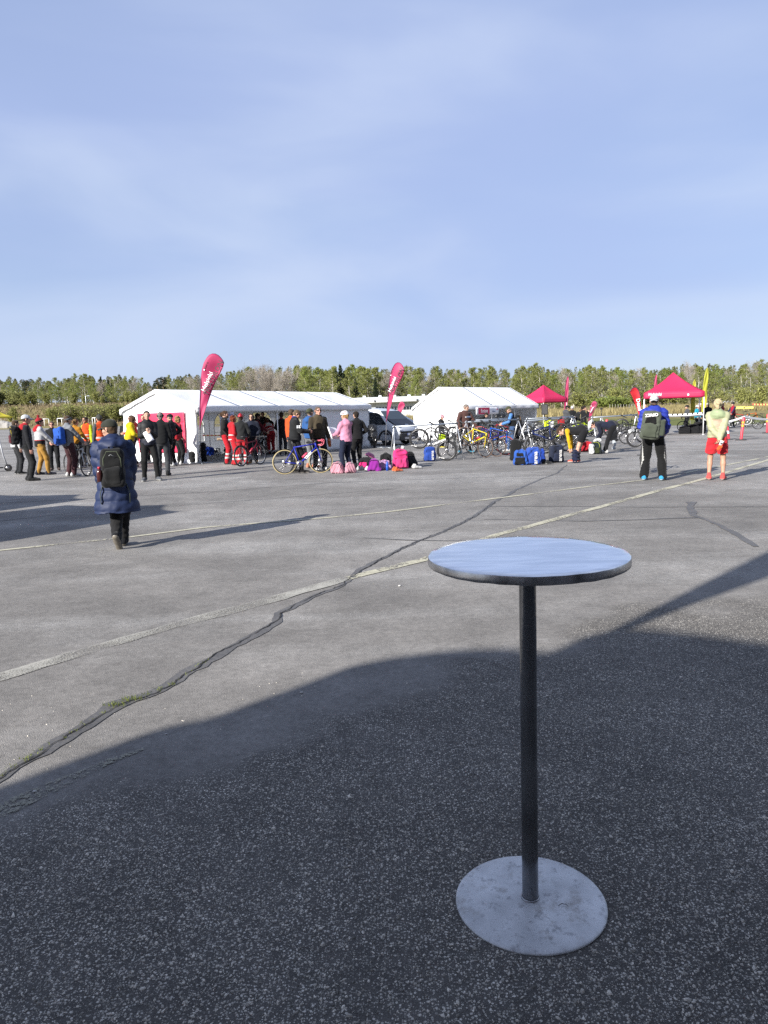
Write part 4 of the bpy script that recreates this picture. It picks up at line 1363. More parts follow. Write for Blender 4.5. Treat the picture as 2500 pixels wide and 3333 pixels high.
# red banner laced to the gable
def banner():
    b = thing('banner', 'large plain red banner laced to the white gable', 'banner')
    b.matrix_world = Matrix.Translation(N1) @ Matrix.Rotation(math.atan2(al1.y, al1.x), 4, 'Z')
    m = MB()
    y0, y1, z0, z1 = .50, 3.10, .38, 1.86
    m.grid(lambda u, v: (-.125 - .02 * math.sin(u * 9) * math.sin(v * 6) + (.008 if abs(v * 4 % 1) < .08 else 0), y0 + (y1 - y0) * u, z0 + (z1 - z0) * v), 30, 24, double=-.004)
    m.build('banner_sheet', mat('red_banner_cloth', (0.52, 0.02, 0.065), .55, var=.08, scale=1.5, bump=.25, bscale=4), b)
    for v in (.27, .52, .77):
        m = MB(); m.tube([(-.150, y0 + (y1 - y0) * u, z0 + (z1 - z0) * v + .01 * math.sin(u * 5)) for u in (0.02, .3, .6, .98)], .006, n=5)
        m.build('fold_crease', mat('banner_crease', (0.66, 0.06, 0.12), .5), b)
    for y, z in ((y0 + .02, z1 - .02), (y1 - .02, z1 - .02), ((y0 + y1) / 2, z1 - .02)):
        m = MB(); m.tube([(-.15, y, z), (-.12, y + .03, z + .12), (-.08, y + .01, z + .2)], .007, n=5)
        m.build('lace', M_WHITE, b)
    m = MB(); m.box((-.155, 1.75, 1.74), (.006, .28, .10)); m.build('taped_note', M_WHITE, b)
banner()

def cutout_sign():
    """hand-lettered sign hung from the eave of the large tent"""
    p = at(739, 1365, 28.3)
    t = thing('paper_sign', 'hand lettered blue sign hanging from the eave of the large tent', 'sign', loc=(p.x, p.y, p.z), heading=0)
    b = MB(); b.box((0, 0, 0), (.56, .012, .54)); b.build('board', mat('pale_blue_board', (.55, .60, .72), .6, var=.05), t)
    lettering('KISAKANSLIA', .115, M_BLUEINK, t, (0, -.009, .15), (1, 0, 0), (0, 0, 1), bold=.001, sx=.74)
    lettering('Helsinki', .10, M_INK, t, (-.08, -.009, -.05), (1, 0, 0), (0, 0, 1))
    lettering('TRIATHLON', .10, M_INK, t, (0, -.009, -.17), (1, 0, 0), (0, 0, 1), bold=.002)
    b = MB(); b.tube([(0, 0, .27), (-.02, .02, .36), (-.10, .1, .42)], .008, n=6); b.build('hook', M_BLACK, t)
cutout_sign()

def ensiapu():
    a, c = at(1549, 1326, 42.6), at(1623, 1324, 44.4)
    d = (c - a)
    t = thing('banner', 'small red and white first aid banner under the tent eave', 'banner', mtx=Matrix.Translation(a) @ Matrix.Rotation(math.atan2(d.y, d.x), 4, 'Z'))
    L, Hh = math.hypot(d.x, d.y), .42
    b = MB(); b.grid(lambda u, v: (L * u, .015 * math.sin(u * 9), -Hh * v), 12, 3, double=.004); b.build('banner_sheet', mat('banner_white', (.76, .76, .78), .6, var=.03), t)
    b = MB(); b.grid(lambda u, v: (L * (.11 + .47 * u), .015 * math.sin((.11 + .47 * u) * 9) - .007, -.02 - (Hh - .04) * v), 10, 3); b.build('red_field', mat('banner_red', (.58, .03, .09), .6), t)
    lettering('Ensiapu', .30, M_WHITE, t, (L * .35, -.026, -Hh * .5), (1, 0, 0), (0, 0, 1), bold=.004, sx=.78)
    lettering('hospital', .15, mat('grey_blue_print', (.10, .13, .25), .6), t, (L * .77, -.026, -Hh * .58), (1, 0, 0), (0, 0, 1), sx=.7)
    b = MB()
    for dx, dz in ((0, 0), (.06, .05), (.02, .08)): b.box((L * .92 + dx, -.024, -.10 - dz * .6), (.05, .004, .05))
    b.build('emblem', MATS['banner_red'], t)
ensiapu()
def note():
    p = at(1471.5, 1336, 43.9)
    o = MB().box((0, 0, 0), (.17, .012, .30)).build('notice', mat('notice_paper', (.62, .64, .68), .7, var=.25, scale=18))
    o.location = p; o.rotation_euler = (0, 0, math.atan2(al2.y, al2.x) + math.pi / 2)
    tag(o, 'small printed notice taped to the gable of the first aid tent', 'notice')
note()

def canopy(label, c, heading, size, eave, apex, cloth, letters=(), valance=.32, group=None):
    t = thing('popup_canopy', label, 'canopy', loc=(c[0], c[1], gz(c[0], c[1])), heading=heading, group=group)
    h = size / 2
    for i in range(4):
        a, b_ = [(-h, -h), (h, -h), (h, h), (-h, h)][i], [(h, -h), (h, h), (-h, h), (-h, -h)][i]
        b = MB()
        def fn(u, v, a=a, b_=b_):
            e = Vector((a[0] + (b_[0] - a[0]) * u, a[1] + (b_[1] - a[1]) * u, eave))
            p = e.lerp(Vector((0, 0, apex)), v)
            p.z -= .16 * math.sin(math.pi * v) * (.55 + .45 * math.sin(math.pi * u))
            return p
        b.grid(fn, 12, 10, double=.004)
        b.build('roof_panel', cloth, t)
        b = MB()
        nrm = Vector((b_[1] - a[1], -(b_[0] - a[0]), 0)).normalized()
        b.grid(lambda u, v: Vector((a[0] + (b_[0] - a[0]) * u, a[1] + (b_[1] - a[1]) * u, eave + .004 - valance * v)) + nrm * (.006 + .012 * math.sin(u * 11) * v), 14, 3, double=.003)
        b.build('valance', cloth, t)
        b = MB(); b.tube([(a[0] * .985, a[1] * .985, 0), (a[0] * .985, a[1] * .985, eave - .02)], .022, n=8); b.box((a[0] * .985, a[1] * .985, .01), (.1, .1, .02))
        b.build('leg', M_WPOLE, t)
    b = MB()
    for a in ((-h, -h), (h, -h), (h, h), (-h, h)):
        b.tube([(a[0] * .97, a[1] * .97, eave - .05), (a[0] * .5, a[1] * .5, (eave + apex) / 2 - .26), (0, 0, apex - .12)], .014, n=6)
    b.build('roof_frame', M_WPOLE, t)
    for body, size_, mtl, off, z, bold in letters:
        lettering(body, size_, mtl, t, (off, -h - .032, eave - z), (1, 0, 0), (0, 0, 1), bold=bold)
    return t
cr = gp(2290, 1415)
_rt, _fw = Vector((math.cos(R(19)), -math.sin(R(19)), 0)), Vector((math.sin(R(19)), math.cos(R(19)), 0))
_cc = cr - _rt * 1.55 + _fw * 1.55
canopy('near pink pop-up canopy with white lettering on its valance', (_cc.x, _cc.y), 19, 3.1, 2.36, 3.5, T_PINK,
       [('Helsinki', .21, M_WHITE, -.98, .10, .003), ('TRIATHLON', .11, M_INK, -.94, .25, .002), ('\u25A0', .12, M_WHITE, .72, .17, 0)])
pm = at(1786, 1345, 67)
canopy('far pink pop-up canopy beside the first aid tent', (pm.x, pm.y + 2.1), 58, 3.0, 2.5, 3.75, T_PINK, [('Helsinki', .22, M_WHITE, -.7, .16, .003)], valance=.42)
pl = at(3, 1380, 128)
canopy('yellow pop-up canopy at the far left edge', (pl.x - .2, pl.y), 25, 3.0, 2.05, 2.95, T_YEL, valance=.22)
# two more canopies stand outside the picture on the left; their shade falls across the apron
canopy('grey canopy out of view on the left whose shade lies on the apron', (-8.9, 8.4), 30, 3.0, 2.2, 3.2, tarp('grey_canopy_cloth', (.35, .36, .38), .05))
canopy('second grey canopy out of view on the left behind the first', (-11.5, 10.9), 30, 3.0, 2.2, 3.2, MATS['grey_canopy_cloth'])

# lettering on the roof of the far pink canopy
def roof_letters():
    p = at(1741, 1285, 66.2)
    for body, dx, dz, m, s in (('Helsinki', 0, .05, M_WHITE, .34), ('TRIATHLON', .25, -.18, M_INK, .30)):
        pass
roof_letters()

# ---- teardrop and feather flags
TEAR_L = [(0, 540), (3, 750), (10, 950), (23, 1150), (38, 1330), (58, 1470), (88, 1570), (133, 1650), (183, 1705), (243, 1725), (298, 1710), (348, 1665), (383, 1615), (398, 1575)]
TEAR_R = [(0, 540), (28, 650), (68, 770), (118, 920), (168, 1060), (218, 1190), (278, 1320), (338, 1430), (388, 1530), (398, 1575)]
def interp(poly, n):
    P = [Vector((a, b, 0)) for a, b in poly]
    d = [0]
    for a, b in zip(P, P[1:]): d.append(d[-1] + (b - a).length)
    out = []
    for i in range(n + 1):
        s = d[-1] * i / n
        for k in range(len(P) - 1):
            if d[k] <= s <= d[k + 1] + 1e-6:
                out.append(P[k].lerp(P[k + 1], (s - d[k]) / (d[k + 1] - d[k]))); break
    return out
def flag(label, base, heading, lean, cloth, sc=0.0023, letters=True, kind='tear', seed=1, mirror=1, z0=None, big=1.0):
    """heading 0 faces the camera; lean in degrees tilts the pole to the right"""
    t = thing('teardrop_flag' if kind == 'tear' else 'feather_flag', label, 'flag',
              mtx=Matrix.Translation((base[0], base[1], gz(base[0], base[1]) if z0 is None else z0)) @ Matrix.Rotation(-R(heading), 4, 'Z') @ Matrix.Rotation(R(lean), 4, 'Y'))
    s = sc * big
    if kind == 'tear':
        Lp, Rp = interp(TEAR_L, 30), interp(TEAR_R, 30)
    else:
        Lp = interp([(0, 430), (0, 900), (6, 1250), (22, 1500), (50, 1650), (92, 1725)], 30)
        Rp = interp([(125, 430), (128, 900), (130, 1250), (124, 1500), (112, 1650), (92, 1725)], 30)
    rnd = random.Random(seed); ph = rnd.uniform(0, 6)
    def fn(u, v):
        i = v * 30; k = min(29, int(i)); f_ = i - k
        a = Lp[k].lerp(Lp[k + 1], f_); b = Rp[k].lerp(Rp[k + 1], f_)
        p = a.lerp(b, u)
        w = (b - a).length * s
        return Vector((p.x * s * mirror, .07 * w * math.sin(u * 3.1 + v * 5 + ph) + .018 * math.sin(u * 7 - v * 13 + ph), p.y * s))
    b = MB()
    if mirror > 0: b.grid(fn, 10, 30, double=.003)
    else: b.grid(lambda u, v: fn(1 - u, v), 10, 30, double=.003)
    c = b.build('flag_cloth', cloth, t)
    sl_ = MB(); sl_.tube([Vector((p.x * s * mirror, .07 * 0, p.y * s)) for p in Lp], .018, n=6)
    sl_.build('pole_sleeve', mat('dark_sleeve', (.10, .008, .05), .7) if cloth is T_FLAG or cloth is T_RED else cloth, t)
    b = MB(); b.tube([(0, 0, .03), (0, 0, 560 * s)], [.014, .012], n=8); b.build('pole', mat('grey_flag_pole', (.10, .10, .11), .4, .3), t)
    b = MB()
    for a in (20, 110, 200, 290):
        b.tube([(0, 0, .05), (.42 * math.cos(R(a)), .42 * math.sin(R(a)), .015)], .012, n=6)
    b.build('base', M_GALV, t)
    if letters and kind == 'tear':
        def put(body, size, mtl, x, z, ang, bold):
            d = Vector((math.sin(R(ang)), 0, math.cos(R(ang))))          # reading direction up the flag
            up = Vector((-d.z, 0, d.x))
            lettering(body, size * s / .0023, mtl, t, (x * s, -.095 * big, z * s), d, up, bold=bold)
        put('Helsinki', .235, M_WHITE, 142, 1290, 25, .0)
        put('TRIATHLON', .245, M_INK, 236, 1345, 27, .003)
        for k, (x, z) in enumerate(((96, 1470), (108, 1498), (120, 1522), (131, 1546), (150, 1580))):
            b = MB(); b.box((x * s, -.085 * big, z * s), (.018 if k else .04, .003, .05 if k else .04), mtx=Matrix.Translation((x * s, -.085 * big, z * s)) @ Matrix.Rotation(R(28), 4, 'Y') @ Matrix.Diagonal((1, 1, 1, 1)))
            b.build('small_print', M_INK if k else M_WHITE, t)
    return t
f1 = gp(654, 1509)
flag('large pink teardrop flag at the corner of the large tent', f1, 0, 2.0, T_FLAG, seed=1, big=.98)
f2 = gp(1255, 1459)
flag('pink teardrop flag standing in front of the white van', f2, 38, 4.5, T_FLAG, seed=2, big=1.0)
fa = at(1291, 1450, 52); flag('small pink teardrop flag showing behind the van roof', (fa.x, fa.y), 20, 3, T_FLAG, seed=3, big=.62, letters=False)
p = at(1912, 1400, 46); flag('short pink teardrop flag beside the woman in black', (p.x, p.y), 30, 4, T_FLAG, seed=4, big=.52)
p = at(1835, 1370, 74); flag('tall pink feather flag behind the far pink canopy', (p.x, p.y), 0, 2, T_FLAG, seed=5, kind='feather', big=1.17)
p = at(2121, 1370, 70); flag('pink feather flag behind the near pink canopy', (p.x, p.y), 0, 2, T_FLAG, seed=6, kind='feather', big=1.12)
p = at(2246, 1388, 43); flag('lime feather flag inside the near pink canopy frame', (p.x, p.y), 0, 1, T_LIME, seed=7, kind='feather', big=.78, letters=False)
p = at(2279, 1392, 46.5); flag('taller lime feather flag right of the near pink canopy', (p.x, p.y), 0, 2.4, T_LIME, seed=8, kind='feather', big=.99, letters=False)
p = at(2084, 1392, 39)
RF = flag('red teardrop flag with white script left of the near pink canopy', (p.x, p.y), 0, 1, T_RED, seed=9, big=.66, letters=False, mirror=-1)
lettering('Dexal', .27, M_WHITE, RF, (-.15, -.07, 1.72), (.22, 0, -1), (1, 0, .22), bold=.004)
for px, Yd, ytop, lb in ((1843, 73.6, 1270, 0), (2127, 69.6, 1265, 0)):
    pass
# big flag behind the camera: its shade falls on the right of the apron
P0_, P1_ = gp(2100, 2010), gp(2500, 1838)
fb = P0_ - Vector((sun_h[0], sun_h[1], 0)) * 8.6
flag('tall flag out of view behind the camera whose shade lies at the right', (fb.x - .03, fb.y + .03), 42, 0, T_FLAG, seed=10, big=2.7, letters=False, z0=0)

# ---- building behind the camera (only its shade is seen)
def shade_building():
    bd = [(s * 1.507, t * 1.507) for s, t in [(-260, 1800), (-120, 1752), (0, 1706), (60, 1685), (130, 1655), (200, 1636), (260, 1612), (330, 1578), (400, 1560), (480, 1547), (560, 1512), (650, 1480), (760, 1438), (850, 1420), (930, 1410), (1000, 1403), (1100, 1400), (1190, 1410), (1220, 1396), (1260, 1375), (1320, 1362), (1380, 1358), (1440, 1362), (1530, 1372), (1600, 1381), (1659, 1388), (1800, 1408), (1950, 1425)]]
    s = Vector((sun_h[0], sun_h[1], 0)); u = Vector((s.y, -s.x, 0))
    Q = s * -7.0
    prof = []
    for px in bd:
        P = gp(*px)
        prof.append(((P - Q).dot(u), (P - Q).dot(s) * math.tan(SUN_ELEV)))
    t = thing('service_building', 'service building out of view behind the camera whose shade covers the foreground', 'building', mtx=Matrix.Translation(Q) @ Matrix.Rotation(math.atan2(u.y, u.x), 4, 'Z'))
    poly = [(prof[0][0] + .02, 0.0)] + prof + [(prof[-1][0] + 26, prof[-1][1]), (prof[-1][0] + 26, 0.0)]
    k = len(poly)
    # local Y of this frame points along the light, so the building runs back to -Y
    b = MB()
    v = [(a, 0, h) for a, h in poly] + [(a, -7.0, h) for a, h in poly]
    b.add(v, [tuple(range(k)), tuple(range(2 * k - 1, k - 1, -1)), (0, 1, k + 1, k), (k - 2, k - 1, 2 * k - 1, 2 * k - 2)])
    b.build('wall', mat('render_wall', (.42, .40, .37), .9, var=.1), t)
    b = MB(); b.add(v, [(i, i + 1, k + i + 1, k + i) for i in range(1, k - 2)]); b.build('roof', mat('roof_felt', (.06, .06, .065), .9), t)
    # a taller wing added unseen at right, blocking sky light over the foreground
    b = MB(); b.box((10.5, 3.0, 5.5), (12.0, 20.0, 11.0)); b.build('sky_blocker', mat('sky_blocker_dark', (.16, .15, .145), .9, var=.1), t)
    return poly
SHADE_PROFILE = shade_building()

# ---- hangar
def hangar():
    Y = 128
    x0, x1 = at(1130, 1340, Y).x, at(1470, 1340, Y).x
    z0 = gz(0, Y)
    ztop, zeave, zw1, zw0 = at(1250, 1292.5, Y).z, at(1250, 1304, Y).z, at(1250, 1324.5, Y).z, at(1250, 1335.5, Y).z
    t = thing('hangar', 'low grey hangar with a band of dark windows behind the van', 'building', loc=(0, Y, 0))
    wallm = mat('grey_metal_cladding', (.46, .48, .50), .6, var=.05)
    xs = at(1168, 1300, Y).x
    b = MB(); b.box(((x0 + x1) / 2, 8, (z0 + zeave) / 2), (x1 - x0, 16, zeave - z0)); b.build('wall', wallm, t)
    b = MB(); b.box(((xs + x1) / 2, 7.4, (zeave + ztop) / 2 + .003), (x1 - xs + .6, 17, ztop - zeave)); b.build('roof_fascia', mat('fascia_grey', (.40, .43, .45), .5, var=.05), t)
    b = MB(); b.box(((x0 + xs) / 2 - .3, 9, (zeave + ztop) / 2 - .1), (xs - x0 - .02, 14, ztop - zeave + .2)); b.build('side_roof', mat('white_roof_sheet', (.72, .72, .72), .6), t)
    b = MB(); b.tube([(xs - .3, -1.2, zeave - .15), (x1, -1.2, zeave - .15)], .22, n=8); b.build('gutter', mat('pale_duct', (.55, .57, .58), .4, .3), t)
    for px in (1184, 1237, 1286, 1335, 1384):
        X = at(px, 1290, Y).x
        b = MB(); b.box((X, 5, ztop + .22), (.55, .6, .44), bev=.03); b.build('roof_vent', mat('vent_box', (.5, .53, .55), .5), t)
    xa, xb = at(1222, 1330, Y).x, x1 - .4
    b = MB(); b.box(((xa + xb) / 2, -.03, (zw1 + .1 + zeave - .4) / 2), (xb - xa, .05, zeave - .5 - zw1)); b.build('upper_panel', mat('pale_door_sheet', (.50, .54, .58), .5, var=.05), t)
    n = 24
    w = (xb - xa) / n
    for i in range(n):
        for j in range(2):
            h = (zw1 - zw0) / 2
            b = MB(); b.box((xa + (i + .5) * w, -.045, zw0 + (j + .5) * h), (w * .84, .05, h * .84))
            f = b.build('window_pane', mat('dark_pane', (.012, .018, .024), .08, var=.2), t)
    for i in (0, 8, 16):
        b = MB(); b.box((xa + i * w, -.05, (z0 + zeave) / 2 - .1), (.06, .04, zeave - z0 - .3)); b.build('door_joint', mat('fascia_grey', (.4, .43, .45)), t)
    for px in (1220, 1357):
        b = MB(); b.box((at(px, 1300, Y).x, -1.4, zeave - .05), (.28, .3, .28), bev=.04); b.build('flood_lamp', M_BLACK, t)
hangar()

# ---- vehicles
def loft(b, secs, m=0, closed=True, sm=True, cap=True):
    k = len(secs[0])
    v = [p for s in secs for p in s]
    f = []
    for i in range(len(secs) - 1):
        for j in range(k if closed else k - 1):
            f.append((i * k + j, i * k + (j + 1) % k, (i + 1) * k + (j + 1) % k, (i + 1) * k + j))
    if cap: f += [tuple(reversed(range(k))), tuple((len(secs) - 1) * k + j for j in range(k))]
    return b.add(v, f, m, sm)
def road_wheel(parent, c, r, w, side, dark=True):
    b = MB()
    b.lathe([(r * .62, -w / 2), (r * .9, -w / 2), (r * .985, -w * .38), (r, -w * .2), (r, w * .2), (r * .985, w * .38), (r * .9, w / 2), (r * .62, w / 2)], axis='X', c=c, n=28)
    wh = b.build('wheel', mat('tyre_rubber', (.016, .016, .017), .8, var=.2), parent)
    b = MB()
    x = c[0] + side * w * .42
    b.lathe([(.001, 0), (r * .2, 0), (r * .25, .01 * side)], axis='X', c=(x, c[1], c[2]), n=20)
    b.lathe([(r * .55, 0), (r * .64, .012 * side), (r * .64, -.05 * side)], axis='X', c=(x, c[1], c[2]), n=28)
    for i in range(5):
        a = i * 2 * math.pi / 5
        d = Vector((0, math.cos(a), math.sin(a))); q = Vector((0, -math.sin(a), math.cos(a)))
        o = Vector((x, c[1], c[2]))
        for s in (-1, 1):
            b.tube([o + d * r * .15, o + d * r * .6 + q * s * r * .10], .016, n=5)
    b.build('rim', mat('dark_rim', (.12, .125, .13), .3, .7), wh)
def van():
    hd = 127
    c = gp(1261, 1450)
    fw = Vector((math.sin(R(hd)), math.cos(R(hd)), 0)); rt = Vector((math.cos(R(hd)), -math.sin(R(hd)), 0))
    # local frame: +Y forward, +X to the vehicle's right; the seen front wheel is the right one
    org = c - rt * .82
    t = thing('van', 'white electric van with black windscreen and bonnet between the two white tents', 'van', loc=org, heading=hd)
    Wv = .95
    side = [(-3.55, .30), (-3.6, .75), (-3.58, 1.30), (-3.5, 1.78), (-3.3, 1.90), (-1.6, 1.93), (-.75, 1.86), (-.42, 1.74), (.12, 1.27), (.52, 1.03), (.72, .92), (.80, .70), (.80, .34), (.70, .24), (-3.4, .24)]
    def sec(x, sc):
        return [Vector((x, y * (1 if y < 0 else sc), z)) for y, z in side]
    b = MB()
    secs = []
    for x, ins, zi in ((-Wv, .10, .05), (-Wv + .03, .03, .015), (-Wv * .55, 0, 0), (0, -.03, 0), (Wv * .55, 0, 0), (Wv - .03, .03, .015), (Wv, .10, .05)):
        s = []
        for y, z in side:
            tum = .13 * max(0, (z - .95)) if abs(x) > .9 * Wv else .06 * max(0, z - .95) * abs(x) / Wv
            s.append(Vector((x - math.copysign(tum, x) if abs(x) > .1 else x, y - ins * (1 if y > 0 else -.6), z - (zi if z > 1 else -zi * .5))))
        secs.append(s)
    loft(b, secs)
    b.build('body', mat('white_van_paint', (.55, .57, .60), .25, var=.02, coat=.5), t)
    glass = mat('dark_vehicle_glass', (.012, .016, .020), .08, var=.1, spec=.3)
    gl = mat('gloss_black_panel', (.010, .010, .012), .3, var=.1, spec=.25)
    # windscreen, bonnet panel
    def facep(pts, name, m, th=.045):
        n_ = (pts[1] - pts[0]).cross(pts[2] - pts[0]).normalized()
        b = MB(); k = len(pts)
        b.add([p + n_ * th for p in pts] + [p - n_ * .03 for p in pts], [tuple(range(k)), tuple(reversed(range(k, 2 * k)))] + [(i, k + i, k + (i + 1) % k, (i + 1) % k) for i in range(k)])
        return b.build(name, m, t)
    facep([Vector((.86, .11, 1.30)), Vector((.78, -.40, 1.735)), Vector((-.78, -.40, 1.735)), Vector((-.86, .11, 1.30))], 'windscreen', mat('windscreen_glass', (.03, .042, .052), .1, var=.15, spec=.35))
    facep([Vector((.84, .70, .925)), Vector((.88, .52, 1.03)), Vector((.88, .13, 1.29)), Vector((-.88, .13, 1.29)), Vector((-.88, .52, 1.03)), Vector((-.84, .70, .925))], 'bonnet', gl)
    lettering('KIA', .10, mat('chrome_letters', (.7, .7, .72), .2, .9), t, (0, .66, 1.03), (-1, 0, 0), (0, -.4, .9), bold=.003, sx=1.5, name='emblem')
    for sd in (1, -1):
        x = sd * (Wv - .035)
        q = [Vector((x, .05, 1.06)), Vector((x - sd * .05, -.42, 1.62)), Vector((x - sd * .06, -.62, 1.68)), Vector((x - sd * .06, -1.55, 1.70)), Vector((x + sd * .005, -1.55, 1.06))]
        if sd < 0: q.reverse()
        q = q if (q[1] - q[0]).cross(q[2] - q[0]).x * sd > 0 else list(reversed(q))
        facep(q, 'side_window', glass, .02)
        b = MB(); b.box((sd * (Wv + .13), -.22, 1.14), (.20, .11, .15), bev=.03); b.build('door_mirror', M_BLACK, t)
        # wheel arch cladding
        b = MB(); b.tube([(sd * (Wv - .01), .42 * math.cos(a), .33 + .42 * math.sin(a)) for a in [math.pi * k / 12 for k in range(13)]], .055, n=6); b.build('arch_cladding', M_BLACK, t)
        b = MB(); b.box((sd * (Wv - .0), -1.7, .34), (.03, 2.5, .18)); b.build('sill', M_BLACK, t)
        b = MB(); b.box((sd * (Wv + .002), -.62, .95), (.012, .012, 1.2)); b.build('door_gap', M_BLACK, t)
        road_wheel(t, (sd * .82, 0, .34), .34, .22, sd)
        road_wheel(t, (sd * .82, -2.75, .34), .34, .22, sd)
    b = MB(); b.box((0, .795, .42), (1.62, .10, .34), bev=.03); b.build('front_bumper', M_BLACK, t)
    b = MB(); b.box((0, .80, .66), (1.5, .09, .10), bev=.02); b.build('grille', gl, t)
    b = MB(); b.box((0, .86, .55), (.52, .012, .115)); pl_ = b.build('number_plate', M_WHITE, t)
    b = MB(); b.box((.225, .868, .55), (.05, .006, .10)); b.build('plate_band', mat('eu_blue', (.02, .06, .35), .5), pl_)
    for sd in (1, -1):
        b = MB(); b.box((sd * .74, .78, .76), (.28, .08, .10), bev=.02); b.build('headlight', mat('headlamp_lens', (.75, .77, .8), .15, var=.05), t)
    b = MB(); b.box((0, .84, .36), (.9, .03, .10)); b.build('skid_plate', mat('silver_trim', (.5, .5, .51), .4, .5), t)
van()
def car():
    c = at(1333, 1430, 47); c.z = 0
    t = thing('parked_car', 'dark blue grey car half hidden behind the first aid tent', 'car', loc=(c.x - .2, c.y + .2, gz(c.x, c.y)), heading=110)
    side = [(-2.1, .35), (-2.15, .8), (-1.95, 1.0), (-1.35, 1.40), (-.2, 1.44), (.55, .98), (1.6, .86), (1.95, .68), (1.98, .35), (1.9, .24), (-2.0, .24)]
    b = MB()
    loft(b, [[Vector((x - math.copysign(.22 * max(0, z - .9) / .5, x), y * k, z)) for y, z in side] for x, k in ((-.86, .96), (-.80, 1), (.80, 1), (.86, .96))])
    b.build('body', mat('blue_grey_paint', (.08, .12, .17), .25, var=.05, coat=.5), t)
    for sd in (1, -1):
        b = MB(); x = sd * .80
        b.add([(x, .45, .98), (x - sd * .15, -.18, 1.36), (x - sd * .15, -1.25, 1.34), (x, -1.75, 1.0)], [(0, 1, 2, 3)] if sd < 0 else [(3, 2, 1, 0)])
        b.v = [(q[0] + sd * .03, q[1], q[2]) for q in b.v]
        b.build('side_window', MATS['dark_vehicle_glass'], t)
        for y in (1.2, -1.3): road_wheel(t, (sd * .76, y, .32), .32, .2, sd)
    b = MB(); b.add([(.62, -.16, 1.40), (-.62, -.16, 1.40), (-.74, .5, 1.03), (.74, .5, 1.03)], [(0, 1, 2, 3)]); b.build('windscreen', MATS['dark_vehicle_glass'], t)
car()
# ================================================================== bicycles and racks
M_TYRE = mat('bike_tyre', (.018, .018, .019), .85, var=.2)
M_TYRE_TAN = mat('tan_tyre', (.33, .27, .14), .8, var=.1)
M_TYRE_BRN = mat('brown_tyre', (.10, .065, .05), .8, var=.1)
M_TYRE_RED = mat('red_tyre', (.30, .05, .05), .8, var=.1)
M_TYRE_WHT = mat('pale_tyre', (.45, .45, .44), .7, var=.1)
M_RIMB = mat('black_rim', (.022, .022, .024), .35, .3, var=.1)
M_RIMS = mat('silver_rim', (.5, .5, .5), .3, .8, var=.1)
M_SPOKE = mat('steel_spokes', (.42, .42, .43), .3, .9, var=.05)
M_CRANK = mat('crank_alloy', (.20, .20, .21), .35, .8, var=.1)
M_CHAIN = mat('chain_steel', (.16, .15, .14), .4, .9, var=.2)
M_SADDLE = mat('saddle_leather', (.015, .015, .016), .55, var=.2)
WR = .338
def wheel_meshes():
    t = MB(); t.tube([(0, WR * .962 * math.cos(a), WR * .962 * math.sin(a)) for a in [2 * math.pi * k / 40 for k in range(40)]], .0145, n=7, closed=True)
    tyre = t.mesh('tyre', [M_TYRE])
    t = MB(); t.tube([(0, WR * .962 * math.cos(a), WR * .962 * math.sin(a)) for a in [2 * math.pi * k / 40 for k in range(40)]], .026, n=7, closed=True)
    fat = t.mesh('fat_tyre', [M_TYRE])
    def rim(depth):
        b = MB(); b.lathe([(WR * .925, -.011), (WR * .925 - depth, -.006), (WR * .925 - depth, .006), (WR * .925, .011), (WR * .93, 0), (WR * .925, -.011)], axis='X', n=40)
        return b.mesh('rim', [M_RIMB])
    b = MB()
    for k in range(20):
        a = 2 * math.pi * k / 20; sx = .024 if k % 2 else -.024
        ha = a + (.45 if (k // 2) % 2 else -.45)
        b.tube([(sx, .02 * math.cos(ha), .02 * math.sin(ha)), (0, WR * .9 * math.cos(a), WR * .9 * math.sin(a))], .0016, n=3, cap=False)
    spk = b.mesh('spokes', [M_SPOKE])
    b = MB(); b.lathe([(.012, -.05), (.026, -.03), (.014, -.018), (.014, .018), (.026, .03), (.012, .05)], axis='X', n=12)
    hub = b.mesh('hub', [M_CRANK])
    b = MB(); b.lathe([(.022, -.020), (.075, -.0205), (.075, -.0225), (.022, -.023)], axis='X', n=24)
    disc = b.mesh('brake_disc', [M_SPOKE])
    b = MB()
    for i, r_ in enumerate((.05, .045, .038, .031, .025)):
        b.lathe([(.02, .026 + .004 * i), (r_, .026 + .004 * i), (r_, .0285 + .004 * i), (.02, .0285 + .004 * i)], axis='X', n=16)
    cas = b.mesh('cassette', [M_CHAIN])
    return dict(tyre=tyre, fat=fat, rim=rim(.022), deep=rim(.052), spokes=spk, hub=hub, disc=disc, cassette=cas)
WM = wheel_meshes()
def frame_mesh(kind):
    b = MB()
    f = 1.0
    if kind == 'road': d, s = .019, .017
    else: d, s = .024, .020
    hb, ht = Vector((0, -.105, .69)), Vector((0, -.145, .84))
    bb, st = Vector((0, -.585, .275)), Vector((0, -.735, .755))
    ra = Vector((0, -1.0, WR))
    b.tube([hb, ht], .025, n=10)
    b.tube([ht + Vector((0, -.005, -.03)), st + Vector((0, .01, -.02))], [s * 1.15, s], n=8)
    b.tube([hb + Vector((0, -.01, .03)), bb], [d * 1.25, d * 1.35], n=8)
    b.tube([bb, st], [s * 1.1, s], n=8)
    b.tube([bb + Vector((-.045, 0, 0)), bb + Vector((.045, 0, 0))], .026, n=10)
    for x in (-1, 1):
        b.tube([bb + Vector((x * .02, 0, 0)), Vector((x * .05, -.75, .30)), ra + Vector((x * .062, 0, 0))], [.013, .011, .010], n=6)
        b.tube([st + Vector((x * .012, 0, -.05)), ra + Vector((x * .06, .02, .02))], [.010, .009], n=6)
    return b.mesh('frame', [paint('#202020')])
